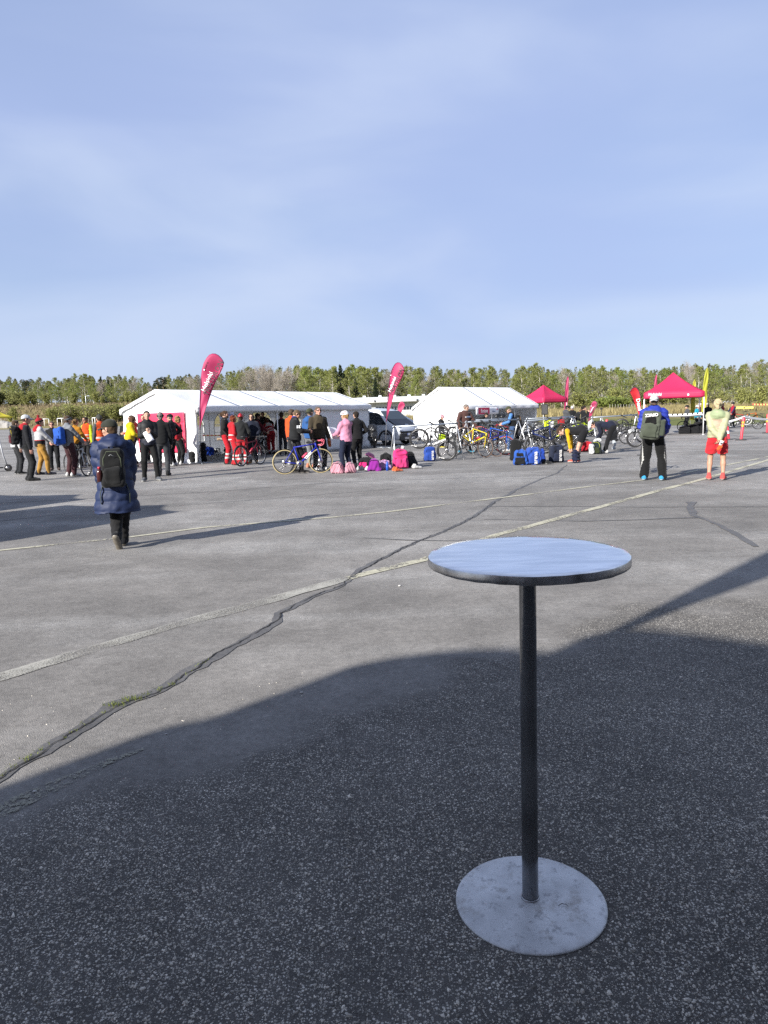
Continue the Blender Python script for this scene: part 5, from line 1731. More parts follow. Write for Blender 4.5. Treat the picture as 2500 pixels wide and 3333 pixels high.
def fork_mesh(kind):
    b = MB()
    w = .05 if kind == 'road' else .06
    r_ = .014 if kind == 'road' else .02
    c = Vector((0, -.10, .70))
    b.tube([c + Vector((-w, .01, -.02)), c, c + Vector((w, .01, -.02))], r_ * 1.1, n=8)
    for x in (-1, 1):
        b.tube([c + Vector((x * w, .01, -.02)), Vector((x * (w + .006), -.03, .5)), Vector((x * (w + .006), 0, WR))], [r_, r_ * .95, r_ * .7], n=8)
    return b.mesh('fork', [paint('#202020')])
def drop_bar():
    b = MB()
    for x in (-1, 1):
        p = [(0, -.06, .90), (x * .12, -.06, .90), (x * .19, -.05, .90), (x * .21, .0, .905), (x * .21, .05, .90), (x * .215, .075, .865), (x * .22, .07, .81), (x * .22, .03, .775), (x * .22, -.04, .77)]
        b.tube(p, .0155, n=7)
        b.tube([(x * .21, .045, .905), (x * .213, .09, .935)], [.017, .013], n=7)
        b.tube([(x * .213, .095, .92), (x * .22, .09, .84), (x * .22, .075, .80)], [.007, .006, .004], n=5)
    return b.mesh('handlebar', [M_BLACK])
def flat_bar():
    b = MB()
    b.tube([(-.34, -.14, .955), (-.2, -.11, .955), (0, -.09, .95), (.2, -.11, .955), (.34, -.14, .955)], .014, n=7)
    for x in (-1, 1):
        b.tube([(x * .24, -.12, .955), (x * .345, -.141, .955)], .019, n=7)
        b.tube([(x * .22, -.11, .955), (x * .30, -.06, .94)], .006, n=5)
    return b.mesh('handlebar', [M_BLACK])
def misc_meshes():
    b = MB(); b.tube([(0, -.145, .83), (0, -.148, .875), (0, -.06, .90)], [.018, .018, .016], n=8); stem = b.mesh('stem', [M_BLACK])
    b = MB(); b.tube([(0, -.735, .75), (0, -.785, .915)], .0135, n=8); post = b.mesh('seatpost', [M_BLACK])
    s = Soft(.02)
    s.cone((0, -.64, .955), (0, -.78, .957), .022, .034, flat=((0, 0, 1), 1.5)).cone((0, -.78, .957), (0, -.86, .965), .036, .055, flat=((0, 0, 1), 2.0))
    s.cone((-.035, -.88, .968), (.035, -.88, .968), .034, .034, flat=((0, 0, 1), 1.6))
    v, f = s.polygonise(.011); sad = to_mesh('saddle', v, f, [M_SADDLE], smooth=True)
    b = MB()
    b.lathe([(.035, .044), (.098, .046), (.098, .050), (.035, .052)], axis='X', c=(0, -.585, .275), n=28)
    for sg in (1, -1):
        d = Vector((0, -.55, -.84)) * sg
        o = Vector((sg * .062, -.585, .275))
        b.tube([o, o + d * .17], [.013, .010], n=6)
    crank = b.mesh('crankset', [M_CRANK])
    ped = []
    for sg in (1, -1):
        o = Vector((sg * .062, -.585, .275)) + Vector((0, -.55, -.84)) * sg * .17
        b = MB(); b.tube([o, o + Vector((sg * .03, 0, 0))], .006, n=5); b.box(o + Vector((sg * .065, 0, 0)), (.07, .085, .022), bev=.006); ped.append(b.mesh('pedal', [M_BLACK]))
    b = MB()
    b.tube([(.045, -.585, .373), (.034, -1.0, WR + .045)], .004, n=4); b.tube([(.045, -.585, .177), (.036, -.98, WR - .11)], .004, n=4)
    b.tube([(.036, -1.0, WR - .03), (.04, -1.005, WR - .10), (.036, -.98, WR - .13)], .011, n=6)
    chain = b.mesh('chain', [M_CHAIN])
    b = MB(); b.lathe([(.001, 0), (.036, .004), (.036, .12), (.030, .135), (.036, .15), (.024, .18), (.012, .19), (.010, .205), (.001, .208)], n=14, mtx=Matrix.Translation((0, -.40, .475)) @ Matrix.Rotation(R(-47), 4, 'X') @ Matrix.Translation((0, -0.05, -.10)))
    bottle = b.mesh('bottle', [plas('#c03050')])
    b = MB(); b.box((0, -.30, .855), (.05, .20, .06), bev=.02); bagm = b.mesh('top_tube_bag', [M_BLACK])
    b = MB()
    b.tube([(-.02, -.86, .80), (-.02, -1.22, .80), (.02, -1.22, .80), (.02, -.86, .80)], .006, n=5)
    for x in (-1, 1): b.tube([(x * .05, -1.15, .80), (x * .055, -1.0, WR)], .005, n=5)
    b.box((0, -1.05, .805), (.11, .34, .012))
    carrier = b.mesh('rear_carrier', [M_BLACK])
    b = MB()
    for yy in (0, -1.0):
        b.grid(lambda u, v: Vector(((v - .5) * .05, yy - (WR + .025) * math.cos(R(20 + 140 * u)) * (1 if yy else 1), WR + (WR + .025) * math.sin(R(20 + 140 * u)))), 16, 2, double=.003)
    mud = b.mesh('mudguards', [M_BLACK])
    return dict(stem=stem, post=post, saddle=sad, crank=crank, ped=ped, chain=chain, bottle=bottle, bag=bagm, carrier=carrier, mud=mud)
BM = misc_meshes()
FR = {k: frame_mesh(k) for k in ('road', 'mtb')}
FK = {k: fork_mesh(k) for k in ('road', 'mtb')}
BARS = {'drop': drop_bar(), 'flat': flat_bar()}
def bike(label, front, heading, col, kind='road', bar='drop', pitch=0.0, tyre=None, rim='rim', forkcol=None, bottle=None, extras=(), lean=0.0, group=None, spokes=True, tape=None, ez=0.0, rimcol=None):
    """front: ground point under the front wheel; pitch lifts the rear (hung by the saddle)"""
    z = gz(front[0], front[1]) + ez
    heading += math.degrees(math.atan2(front[0], front[1]))        # given relative to the line of sight
    M = Matrix.Translation((front[0], front[1], z)) @ Matrix.Rotation(-R(heading), 4, 'Z') @ Matrix.Rotation(R(lean), 4, 'Y') @ \
        Matrix.Translation((0, 0, WR)) @ Matrix.Rotation(-R(pitch), 4, 'X') @ Matrix.Translation((0, 0, -WR))
    t = thing('bicycle', label, 'bicycle', mtx=M, group=group)
    fm = paint(col); fk = paint(forkcol or col)
    obj('frame', FR[kind], t, [fm]); obj('fork', FK[kind], t, [fk])
    obj('handlebar', BARS[bar], t, [plas(tape) if tape else M_BLACK]); obj('stem', BM['stem'], t)
    obj('seatpost', BM['post'], t); obj('saddle', BM['saddle'], t)
    obj('crankset', BM['crank'], t); obj('chain', BM['chain'], t)
    for p in BM['ped']: obj('pedal', p, t)
    for y in (0, -1.0):
        w = obj('wheel', WM[rim], t, [rimcol or M_RIMB], loc=(0, y, WR))
        obj('tyre', WM['fat' if kind == 'mtb' else 'tyre'], w, [tyre or M_TYRE])
        obj('spokes', WM['spokes'], w); obj('hub', WM['hub'], w); obj('brake_disc', WM['disc'], w)
        if y: obj('cassette', WM['cassette'], w)
    if bottle: obj('bottle', BM['bottle'], t, [plas(bottle)])
    if 'bag' in extras: obj('top_tube_bag', BM['bag'], t)
    if 'carrier' in extras: obj('rear_carrier', BM['carrier'], t)
    if 'mud' in extras: obj('mudguards', BM['mud'], t)
    return t
g_ = lambda x, y: gp(x, y)
# the blue race bike in front of the large tent
TB = bike('blue race bike with cream tyres and pink bar tape', g_(1046, 1539), 84, '#2434b8', tyre=M_TYRE_TAN, bottle='#e0406a', extras=('bag',), tape='#e8687c', spokes=True)
lettering('TREK', .085, M_WHITE, TB, (.032, -.345, .50), (0, .72, .69), (0, -.69, .72), bold=.004, sx=1.3)
# racks
def rack(label, p0, p1, spread=.5):
    t = thing('bike_rack', label, 'bike rack', loc=((p0.x + p1.x) / 2, (p0.y + p1.y) / 2, 0), group='tubular bike racks')
    o = Vector(((p0.x + p1.x) / 2, (p0.y + p1.y) / 2, 0))
    a, b_ = p0 - o, p1 - o
    d = Vector((b_.x - a.x, b_.y - a.y, 0)).normalized(); n_ = Vector((-d.y, d.x, 0))
    b = MB(); b.tube([a - d * .06, b_ + d * .06], .027, n=10); b.build('bar', M_GALV, t)
    for e, s in ((a, -1), (b_, 1)):
        for q in (-1, 1):
            b = MB(); b.tube([Vector((e.x, e.y, e.z + .05)) - n_ * q * .02, Vector((e.x, e.y, 0)) + n_ * q * spread + d * s * .10], .015, n=8); b.build('leg', M_ALU, t)
        b = MB(); b.lathe([(.03, -.04), (.036, -.03), (.036, .03), (.03, .04)], c=e, n=10); b.build('joint', M_BLACK, t)
rack('bike rack behind the pink and black bags', at(1283, 1389, 24.6), at(1486, 1378, 24.9))
rack('bike rack holding the yellow bike', at(1518, 1374, 26.2), at(1686, 1365, 27.6))
rack('bike rack behind the two blue bags', at(1712, 1370, 28.2), at(1869, 1359, 29.6))
rack('bike rack between the bending athlete and the red flag', at(1928, 1359, 29.8), at(2071, 1350, 30.6))
rack('rear bike rack in front of the first aid tent', at(1545, 1368, 32.5), at(1668, 1362, 33.5))
rack('rear bike rack in front of the far pink canopy', at(1716, 1363, 32.6), at(1862, 1356, 33.6))
K = 24.5
RB = 'bikes hung by the saddle on the racks'
B1 = bike('black race bike hung at the near rack with white wheel lettering', g_(1455, 1500), 98, '#1b1b1d', pitch=24, rim='deep', group=RB, extras=('bag',))
lettering('CANYON', .085, M_WHITE, B1, (.031, -.345, .50), (0, .72, .69), (0, -.69, .72), bold=.002, sx=1.3)
for y in (0, -1.0): lettering('DT SWISS', .042, M_WHITE, B1, (.014, y - .06, WR - .285), (0, 1, .2), (0, -.2, 1), bold=.001)
bike('grey race bike behind the black one at the near rack', g_(1476, 1487), 120, '#4a4d50', pitch=23, group=RB)
bike('yellow gravel bike hung in the middle of the racks', g_(1580, 1489), 128, '#f0dc28', pitch=23, tyre=M_TYRE_BRN, bottle='#d84050', group=RB)
bike('purple race bike with brown tyres right of the yellow one', g_(1618, 1486), 104, '#3b2f7c', pitch=23, tyre=M_TYRE_BRN, group=RB, forkcol='#141414')
bike('bright blue race bike over the grey blue bags', g_(1646, 1481), 100, '#1f5fd0', pitch=22, group=RB, tyre=M_TYRE_RED)
bike('white framed race bike behind the blue bags', g_(1700, 1462), 285, '#e2e2e0', pitch=14, group=RB, forkcol='#202020')
bike('dark blue mountain bike facing left at the third rack', g_(1741, 1478), 274, '#1b2c66', kind='mtb', bar='flat', pitch=24, group=RB, forkcol='#111111')
bike('black mountain bike close behind the dark blue one', g_(1775, 1476), 278, '#18191b', kind='mtb', bar='flat', pitch=23, group=RB)
bike('black and lime bike low at the right of the third rack', g_(1846, 1469), 118, '#22262a', kind='mtb', bar='flat', pitch=6, group=RB, bottle='#e0f030')
bike('lime green race bike behind the bending athlete', g_(1860, 1452), 262, '#b8d020', pitch=22, group=RB)
B10 = bike('black race bike with white lettering on the fourth rack', g_(2067, 1456), 92, '#1a1b1d', pitch=25, rim='deep', group=RB, forkcol='#e8e8e8')
bike('second black race bike behind it on the fourth rack', g_(2092, 1441), 92, '#141517', pitch=25, rim='deep', group=RB)
bike('dark teal race bike on the rear rack beside the brown sweater', g_(1598, 1452), 110, '#1d3b46', pitch=22, group=RB)
bike('red race bike in the middle of the rear rack', g_(1652, 1450), 112, '#a02030', pitch=22, group=RB)
bike('navy race bike at the right of the rear rack', g_(1690, 1447), 108, '#232a55', pitch=22, group=RB)
bike('silver race bike on the rear rack near the speaker', g_(1770, 1449), 108, '#8b9095', pitch=22, group=RB)
bike('graphite race bike on the rear rack behind the dark helmets', g_(1812, 1447), 112, '#33363a', pitch=22, group=RB)
bike('black race bike on the rear rack left of the woman in black', g_(1868, 1444), 104, '#17181a', pitch=22, group=RB)
for i_, (px, py, hd, c, k, lb) in enumerate((
    (1536, 1478, 130, '#26292c', 'road', 'black race bike tucked behind the yellow one'), (1560, 1462, 112, '#3a2024', 'road', 'dark maroon race bike behind the brown sweater man'), (1632, 1470, 268, '#1c2026', 'mtb', 'black bike facing left between the blue ones'),
    (1668, 1466, 108, '#20323a', 'road', 'dark petrol race bike at the end of the second rack'), (1722, 1463, 112, '#1e2023', 'road', 'black race bike at the start of the third rack'), (1798, 1466, 268, '#24262a', 'mtb', 'dark grey bike facing left in the third rack'),
    (1826, 1458, 110, '#202c50', 'road', 'navy bike in the middle of the third rack'), (1880, 1450, 265, '#1b1c1f', 'road', 'black bike at the far end of the third rack'), (2040, 1446, 268, '#202225', 'road', 'black bike facing left on the fourth rack'), (1502, 1462, 112, '#2b2e31', 'road', 'graphite bike behind the black one at the near rack'))):
    bike(lb, g_(px, py), hd, c, kind=k, bar='flat' if k == 'mtb' else 'drop', pitch=22, group=RB, rim='deep' if i_ % 3 == 0 else 'rim', extras=('bag',) if i_ % 2 else ())
# bikes held by people or parked on their own
bike('white race bike held by the man with the blue backpack', g_(283, 1551), 152, '#d9dcde', tape='#1a1a1a', group='bikes held by people', rimcol=M_RIMB)
bike('dark red touring bike with carrier in front of the large tent', g_(847, 1511), 38, '#6e1528', kind='mtb', bar='flat', extras=('carrier', 'mud'), bottle='#c02848', rimcol=M_RIMS)
bike('white bicycle standing inside the large tent opening', g_(868, 1479), 60, '#d5d8da', kind='mtb', bar='flat', forkcol='#d5d8da')
bike('black bike straddled by the man in the blue jacket', g_(2100, 1532), 4, '#151618', kind='mtb', bar='flat')
p = at(2222, 1400, 46); bike('black race bike behind the lime feather flag', (p.x, p.y), 272, '#18191b')
p = at(2410, 1395, 50.5); bike('grey bike held by the far cyclist in red', (p.x + .5, p.y), 85, '#5c5f63')
p = at(2384, 1362, 56); bike('red city bike with a yellow side panel', (p.x, p.y), 282, '#d83a2c', kind='mtb', bar='flat', tyre=M_TYRE_WHT)
p = at(2466, 1366, 57); bike('orange city bike with a yellow side panel', (p.x, p.y), 85, '#e8742c', kind='mtb', bar='flat')
p = at(2492, 1404, 46); bike('black bike cut off by the right picture edge', (p.x + .62, p.y), 95, '#17181a')
def side_panels():
    for px, lb in ((2408, 'yellow advertising panel on the red city bike'), (2436, 'yellow advertising panel on the orange city bike')):
        p = at(px, 1327, 56)
        o = MB().box((0, 0, 0), (.78, .04, .15), bev=.015).build('advert_panel', mat('yellow_panel', (.78, .70, .16), .5, var=.05))
        o.location = p
        tag(o, lb, 'panel')
side_panels()
# ================================================================== people: builder
M_SKIN = [mat('skin_light', (.40, .235, .17), .55, var=.08, scale=14, spec=.35), mat('skin_tan', (.34, .185, .125), .55, var=.08, scale=14, spec=.35), mat('skin_pink', (.43, .225, .17), .55, var=.1, scale=14, spec=.35)]
M_EYE = mat('eye_dark', (.07, .045, .035), .4)
M_LIP = mat('lips', (.30, .135, .11), .5)
def v3(*a): return np.array(a, float)
def rotx(a): c, s = math.cos(a), math.sin(a); return np.array([[1, 0, 0], [0, c, -s], [0, s, c]])
def roty(a): c, s = math.cos(a), math.sin(a); return np.array([[c, 0, s], [0, 1, 0], [-s, 0, c]])
def rotz(a): c, s = math.cos(a), math.sin(a); return np.array([[c, -s, 0], [s, c, 0], [0, 0, 1]])
def ik(a, t, l1, l2, pole):
    d = t - a; L = np.linalg.norm(d)
    mx = (l1 + l2) * .999
    if L > mx: t = a + d / L * mx; d = t - a; L = mx
    u = d / max(L, 1e-6)
    x = (l1 * l1 - l2 * l2 + L * L) / (2 * L)
    h = math.sqrt(max(0, l1 * l1 - x * x))
    p = pole - u * (pole @ u); n = np.linalg.norm(p)
    p = p / n if n > 1e-6 else v3(0, 0, 1)
    return a + u * x + p * h, t
# ---- shared small pieces, in head frame: +Y forward, +Z up, origin at the head's centre
def _cran(s, g, lab=0):
    s.cone((0, -.018, .035), (0, .018, .030), .083 + g, .080 + g, lab, ((1, 0, 0), 1.12))
    s.cone((0, -.025, .0), (0, -.03, -.03), .074 + g, .06 + g, lab, ((1, 0, 0), 1.1))
    return s
def soft_mesh(name, s, h, m): 
    v, f = s.polygonise(h); return to_mesh(name, v, f, [m], smooth=True)
GEAR = {}
def gear(kind):
    if kind in GEAR: return GEAR[kind]
    P = plas('#808080')
    if kind == 'hair_short':
        s = _cran(Soft(.02), .010); s.disp = wrinkle(1, .0025, (60, 60, 60))
        s.cut = lambda p: -(p[:, 2] - (-.07 + 1.36 * np.maximum(0, p[:, 1] + .015)))
        me = soft_mesh('hair', s, .011, P)
    elif kind == 'hair_crop':
        s = _cran(Soft(.02), .004)
        s.cut = lambda p: -(p[:, 2] - (-.06 + 1.32 * np.maximum(0, p[:, 1] + .01)))
        me = soft_mesh('hair', s, .011, P)
    elif kind == 'hair_bob':
        s = _cran(Soft(.03), .016); s.cone((-.06, -.02, 0), (-.065, -.01, -.10), .035, .028); s.cone((.06, -.02, 0), (.065, -.01, -.10), .035, .028); s.cone((0, -.06, 0), (0, -.065, -.11), .055, .04)
        s.disp = wrinkle(2, .004, (50, 50, 14))
        s.cut = lambda p: -(p[:, 2] - np.where(np.abs(p[:, 0]) < .055, -.2 + 2.4 * np.maximum(0, p[:, 1] + .045), -.2 + 1.3 * np.maximum(0, p[:, 1] + .02)))
        me = soft_mesh('hair', s, .012, P)
    elif kind == 'hair_tail':
        s = _cran(Soft(.02), .011); s.cone((0, -.09, .05), (.005, -.135, .03), .03, .035); s.cone((.005, -.135, .03), (0, -.13, -.07), .034, .018)
        s.disp = wrinkle(3, .004, (70, 70, 20))
        s.cut = lambda p: -(p[:, 2] - (-.045 + 1.25 * np.maximum(0, p[:, 1] + .02)) + 10 * (p[:, 1] < -.085))
        me = soft_mesh('hair', s, .011, P)
    elif kind == 'hair_bun':
        s = _cran(Soft(.02), .013)
        s.cone((0, -.075, .045), (.0, -.115, .03), .038, .04); s.cone((0, -.115, .03), (0, -.115, -.085), .042, .026); s.cone((-.02, -.10, 0), (-.03, -.10, -.10), .03, .014); s.cone((.02, -.05, .11), (.05, -.06, .135), .02, .004)
        s.disp = wrinkle(5, .006, (80, 80, 25))
        s.cut = lambda p: np.where(p[:, 1] > -.06, -(p[:, 2] - (-.05 + 1.25 * np.maximum(0, p[:, 1] + .03))), -1.0)
        me = soft_mesh('hair', s, .010, P)
    elif kind == 'hair_curly':
        s = _cran(Soft(.02), .02); s.cone((-.07, -.02, 0), (-.07, -.03, -.06), .035, .03); s.cone((.07, -.02, 0), (.07, -.03, -.06), .035, .03); s.cone((0, -.075, 0), (0, -.07, -.07), .05, .04)
        s.disp = wrinkle(4, .009, (55, 55, 55))
        s.cut = lambda p: -(p[:, 2] - (-.12 + 1.9 * np.maximum(0, p[:, 1] + .02)))
        me = soft_mesh('hair', s, .011, P)
    elif kind in ('cap', 'cap_back'):
        s = _cran(Soft(.015), .017)
        s.cut = lambda p: -(p[:, 2] - .030 - .10 * p[:, 1])
        s.cone((0, 0, .127), (0, 0, .129), .008)
        me1 = s.polygonise(.010)
        b = MB()
        b.grid(lambda u, v: ((u - .5) * .155 * (1 - .25 * v * v), .075 + .105 * v * (1 - .9 * (u - .5) ** 2 * 1.2) - .5 * (u - .5) ** 2 * .12, .045 - .02 * v - .10 * (u - .5) ** 2), 8, 5, double=.005)
        V = np.concatenate([me1[0], np.array(b.v, np.float32)]); nf = len(me1[1])
        F = np.concatenate([me1[1], np.array(b.f) + len(me1[0])])
        me = to_mesh('cap', V, F, [P], smooth=True)
    elif kind == 'beanie':
        s = _cran(Soft(.02), .020); s.cone((0, -.02, .10), (0, -.03, .135), .06, .035)
        s.cut = lambda p: -(p[:, 2] - .005 - .25 * p[:, 1]); s.disp = lambda p: .002 * np.sin(np.arctan2(p[:, 1], p[:, 0]) * 40)
        me = soft_mesh('beanie', s, .010, P)
    elif kind == 'cuff':
        b = MB(); b.tube([(.098 * math.cos(a) * .95, .108 * math.sin(a) - .005, .030 + .03 * math.sin(a)) for a in [2 * math.pi * k / 24 for k in range(24)]], .024, n=8, closed=True, flat=.5); me = b.mesh('cuff', [P])
    elif kind == 'pompom':
        s = Soft(.01); s.cone((0, -.03, .185), (0, -.03, .19), .035); s.disp = wrinkle(9, .006, (120, 120, 120)); me = soft_mesh('pompom', s, .009, P)
    elif kind == 'headband':
        b = MB(); b.tube([(.092 * math.cos(a), .103 * math.sin(a), .03 + .02 * math.sin(a)) for a in [2 * math.pi * k / 24 for k in range(24)]], .026, n=8, closed=True, flat=.3); me = b.mesh('headband', [P])
    elif kind in ('helmet', 'helmet_in'):
        s = Soft(.02)
        g = 0 if kind == 'helmet' else -.012
        s.cone((0, -.045, .055), (0, .04, .055), .108 + g, .100 + g, 0, ((1, 0, 0), 1.18)); s.cone((0, -.09, .045), (0, -.07, .05), .075 + g, .085 + g, 0, ((1, 0, 0), 1.1))
        def cut(p):
            base = -(p[:, 2] - .028 - .04 * np.abs(p[:, 1]))
            if kind == 'helmet':
                for x0, y0, y1, w in ((0, -.06, .11, .013), (-.045, -.10, .10, .013), (.045, -.10, .10, .013), (-.085, -.10, .06, .011), (.085, -.10, .06, .011)):
                    yc = np.clip(p[:, 1], y0, y1)
                    ph = np.abs(np.mod(yc * 12, 1) - .5)
                    d = np.sqrt((p[:, 0] - x0) ** 2 + (p[:, 1] - yc) ** 2) - w * (.5 + 1.1 * ph)
                    base = np.maximum(base, -np.where(p[:, 2] > .06, d, 1.0))
            return base
        s.cut = cut
        me = soft_mesh(kind, s, .0095, P)
    elif kind == 'glasses':
        b = MB()
        for x in (-1, 1):
            b.grid(lambda u, v: (x * (.033 + .029 * math.cos(6.2832 * u) * v), .103 - .012 * abs(math.cos(6.2832 * u) * v + x * 0) - .006 * v, .012 + .021 * math.sin(6.2832 * u) * v), 14, 2)
            b.tube([(x * .062, .092, .018), (x * .083, .06, .018), (x * .085, -.01, .012)], .0035, n=5)
        b.tube([(-.012, .105, .02), (.012, .105, .02)], .004, n=5)
        b.tube([(-.062, .092, .024), (-.03, .104, .034), (0, .106, .028), (.03, .104, .034), (.062, .092, .024)], .004, n=5)
        me = b.mesh('glasses', [P])
    elif kind == 'beard':
        s = Soft(.02); s.cone((0, .05, -.055), (0, .065, -.085), .058, .042); s.cut = lambda p: np.maximum(p[:, 2] + .045, -(p[:, 1] - .02)); me = soft_mesh('beard', s, .011, P)
    elif kind == 'shoe':
        # +Y toe, origin under the ankle
        s = Soft(.02); s.cone((0, -.045, .045), (0, .03, .05), .042, .042); s.cone((0, .03, .045), (0, .155, .030), .042, .036, 0, ((0, 0, 1), 1.15)); s.cone((0, -.04, .06), (0, -.015, .105), .036, .036)
        s.cut = lambda p: -(p[:, 2] - .004)
        v, f = s.polygonise(.0115)
        v = v.copy(); v[:, 2] = np.maximum(v[:, 2], .003)
        zc = v[f].mean(1)[:, 2]
        me = to_mesh('shoe', v, f, [P, P], (zc < .028).astype(int), smooth=True)
    GEAR[kind] = me
    return me

def hand_soft(wr, w, u, n, curl, sc, lab=0):
    """wrist, direction of the fingers, thumb-side direction, palm normal"""
    s = Soft(.008)
    for o in (-.026, -.008, .010, .028):
        s.cone(wr + w * .01 * sc + u * o * .7 * sc, wr + w * .085 * sc + u * o * sc, .0145 * sc, .0125 * sc)
    for o, ln in ((-.029, .062), (-.010, .078), (.009, .084), (.028, .076)):
        b = wr + w * .088 * sc + u * o * sc
        d1 = w * math.cos(curl * .6) + n * math.sin(curl * .6); d2 = w * math.cos(curl * 1.6) + n * math.sin(curl * 1.6)
        m = b + d1 * ln * .52 * sc; s.cone(b, m, .0100 * sc, .0092 * sc); s.cone(m, m + d2 * ln * .48 * sc, .0092 * sc, .0078 * sc)
    b = wr + w * .028 * sc + u * .030 * sc
    d = (w * .62 + u * .62 + n * .35 * (1 + curl)); d /= np.linalg.norm(d)
    m = b + d * .042 * sc; d2 = d + w * .5; d2 /= np.linalg.norm(d2)
    s.cone(b, m, .0135 * sc, .0115 * sc); s.cone(m, m + d2 * .035 * sc, .011 * sc, .0085 * sc)
    return s

TOPZ = {}
def person(label, pos, heading, h=1.75, build=1.0, feet=None, lean=0.0, side=0.0, hips=(0, 0, 0), hands=None, elbow=None, curl=(.5, .5), head=(0, 0), twist=0.0,
           top=None, bottom=None, shoes=('#222222', '#888888'), hair=None, hat=None, glasses=None, skin=0, extras=(), group=None, vox=.02, hoodup=False, beard=None, over=None):
    """pos: point between the feet; everything else in metres for a 1.75 m body"""
    s = h / 1.75
    heading += math.degrees(math.atan2(pos[0], pos[1]))            # given relative to the line of sight
    t = thing('person', label, 'person', loc=pos, heading=heading, group=group)
    rs = np.random.RandomState(abs(hash(label)) % 9999 if False else sum(map(ord, label)) % 9973)
    f = np.array
    feet = feet or ((-.11, .0, -8, 0), (.11, .02, 8, 0))
    P = v3(hips[0], hips[1], .945 + hips[2])
    M = rotz(R(twist)) @ rotx(-R(lean)) @ roty(R(side))
    Mh = rotx(-R(lean * .45)) if abs(lean) > 25 else np.eye(3)
    tp = lambda *a: P + M @ v3(*a)
    hp = lambda *a: P + Mh @ v3(*a)
    bw = build
    # legs
    legs = []
    for i, (fx, fy, yaw, lift) in enumerate(feet):
        sg = -1 if i == 0 else 1
        hip = hp(sg * .09 * bw, 0, -.03)
        fd = v3(math.sin(R(yaw)), math.cos(R(yaw)), 0)
        ank = v3(fx, fy, .085) + v3(0, 0, abs(math.sin(R(lift))) * .13)
        kn, ank2 = ik(hip, ank, .43, .42, v3(fd[0] * .8, 1.0, .15))
        legs.append((hip, kn, ank2, yaw, lift))
    # arms
    hands = hands or ((-.27, .06, .80), (.27, .06, .80))
    elbow = elbow or ((-.6, -1, -.3), (.6, -1, -.3))
    arms = []
    for i in (0, 1):
        sg = -1 if i == 0 else 1
        sh = tp(sg * .172 * bw, -.008, .448)
        el, wr = ik(sh, v3(*hands[i]), .285, .25, v3(*elbow[i]))
        arms.append((sh, el, wr))
    fwd = M @ v3(0, 1, 0)
    nb, nt = tp(0, -.012, .50), tp(0, .012, .585)
    Mhd = rotz(R(twist)) @ rotx(-R(lean) * .85) @ roty(R(side)) @ rotz(-R(head[0])) @ rotx(-R(head[1]))
    hc = nt + Mhd @ v3(0, .022, .085)
    # ---- body
    B = Soft(.03)
    fl = (fwd, 1.38)
    B.cone(hp(-.065 * bw, -.005, -.03), hp(.065 * bw, -.005, -.03), .105 * bw, .105 * bw)
    B.cone(tp(0, 0, .02), tp(0, 0, .2), .142 * bw, .132 * bw, flat=fl)
    B.cone(tp(0, 0, .2), tp(0, .005, .40), .138 * bw, .150 * bw, flat=fl)
    for sg in (-1, 1):
        B.cone(tp(0, -.015, .505), tp(sg * .135 * bw, -.006, .445), .040, .050 * bw)
    B.cone(nb, nt + Mhd @ v3(0, 0, .02), .057, .052)
    for hip, kn, an, yaw, lift in legs:
        B.cone(hip, kn, .080 * bw, .054 * bw); B.cone(kn, kn + (an - kn) * .35, .053 * bw, .054 * bw); B.cone(kn + (an - kn) * .35, an, .054 * bw, .034)
    for sh, el, wr in arms:
        B.cone(sh, el, .050 * bw, .039 * bw); B.cone(el, wr, .039 * bw, .026)
    hv = .030 if not (bottom and bottom.get('len', 1) < .8) else .017
    bv, bf = B.polygonise(hv)
    # head
    Hd = Soft(.018)
    _cran(Hd, 0.0)
    Hd.cone((0, .03, -.02), (0, .045, -.055), .062, .048, 0, ((1, 0, 0), 1.05)); Hd.cone((0, .058, -.075), (0, .068, -.088), .032, .026)
    Hd.cone((0, .094, .016), (0, .116, -.016), .010, .014); Hd.cone((-.02, .098, -.020), (.02, .098, -.020), .009)
    Hd.cone((-.034, .083, .028), (.034, .083, .028), .013); Hd.cone((-.014, .098, -.052), (.014, .098, -.052), .010)
    for x in (-1, 1):
        Hd.cone((x * .080, -.008, .012), (x * .079, -.012, -.022), .015, .011)
    Hd.cone((0, -.02, -.06), (0, -.03, -.12), .052, .050)
    for x in (-1, 1): Hd.cone((x * .045, .055, -.018), (x * .04, .062, -.03), .024, .02)
    Hd.k = .014
    hvt, hf = Hd.polygonise(.0105)
    fc = hvt[hf].mean(1)
    hm = np.zeros(len(hf), int)
    for x in (-1, 1):
        hm[(np.abs(fc[:, 0] - x * .032) < .009) & (np.abs(fc[:, 2] - .006) < .0055) & (fc[:, 1] > .06)] = 1
    hm[(np.abs(fc[:, 0]) < .024) & (np.abs(fc[:, 2] + .053) < .0075) & (fc[:, 1] > .07)] = 2
    hvt = (hvt @ Mhd.T) + hc
    VV, FF, MI = [bv * s, hvt * s], [bf, hf + len(bv)], [np.zeros(len(bf), int), hm]
    n0 = len(bv) + len(hvt)
    for i, (sh, el, wr) in enumerate(arms):
        sg = -1 if i == 0 else 1
        w = (wr - el) / np.linalg.norm(wr - el)
        u = M @ v3(0, 1, .2) if abs(w[2]) > .6 else v3(0, .2, 1)
        u = u - w * (u @ w); u /= np.linalg.norm(u)
        n = np.cross(w, u) * (1 if i == 0 else -1)
        inw = M @ v3(-sg, 0, 0)
        if n @ inw < 0: n = -n
        hs = hand_soft(wr, w, u, n, curl[i], 1.0)
        v, q = hs.polygonise(.0085 if vox < .018 else .0105)
        VV.append(v * s); FF.append(q + n0); MI.append(np.zeros(len(q), int)); n0 += len(v)
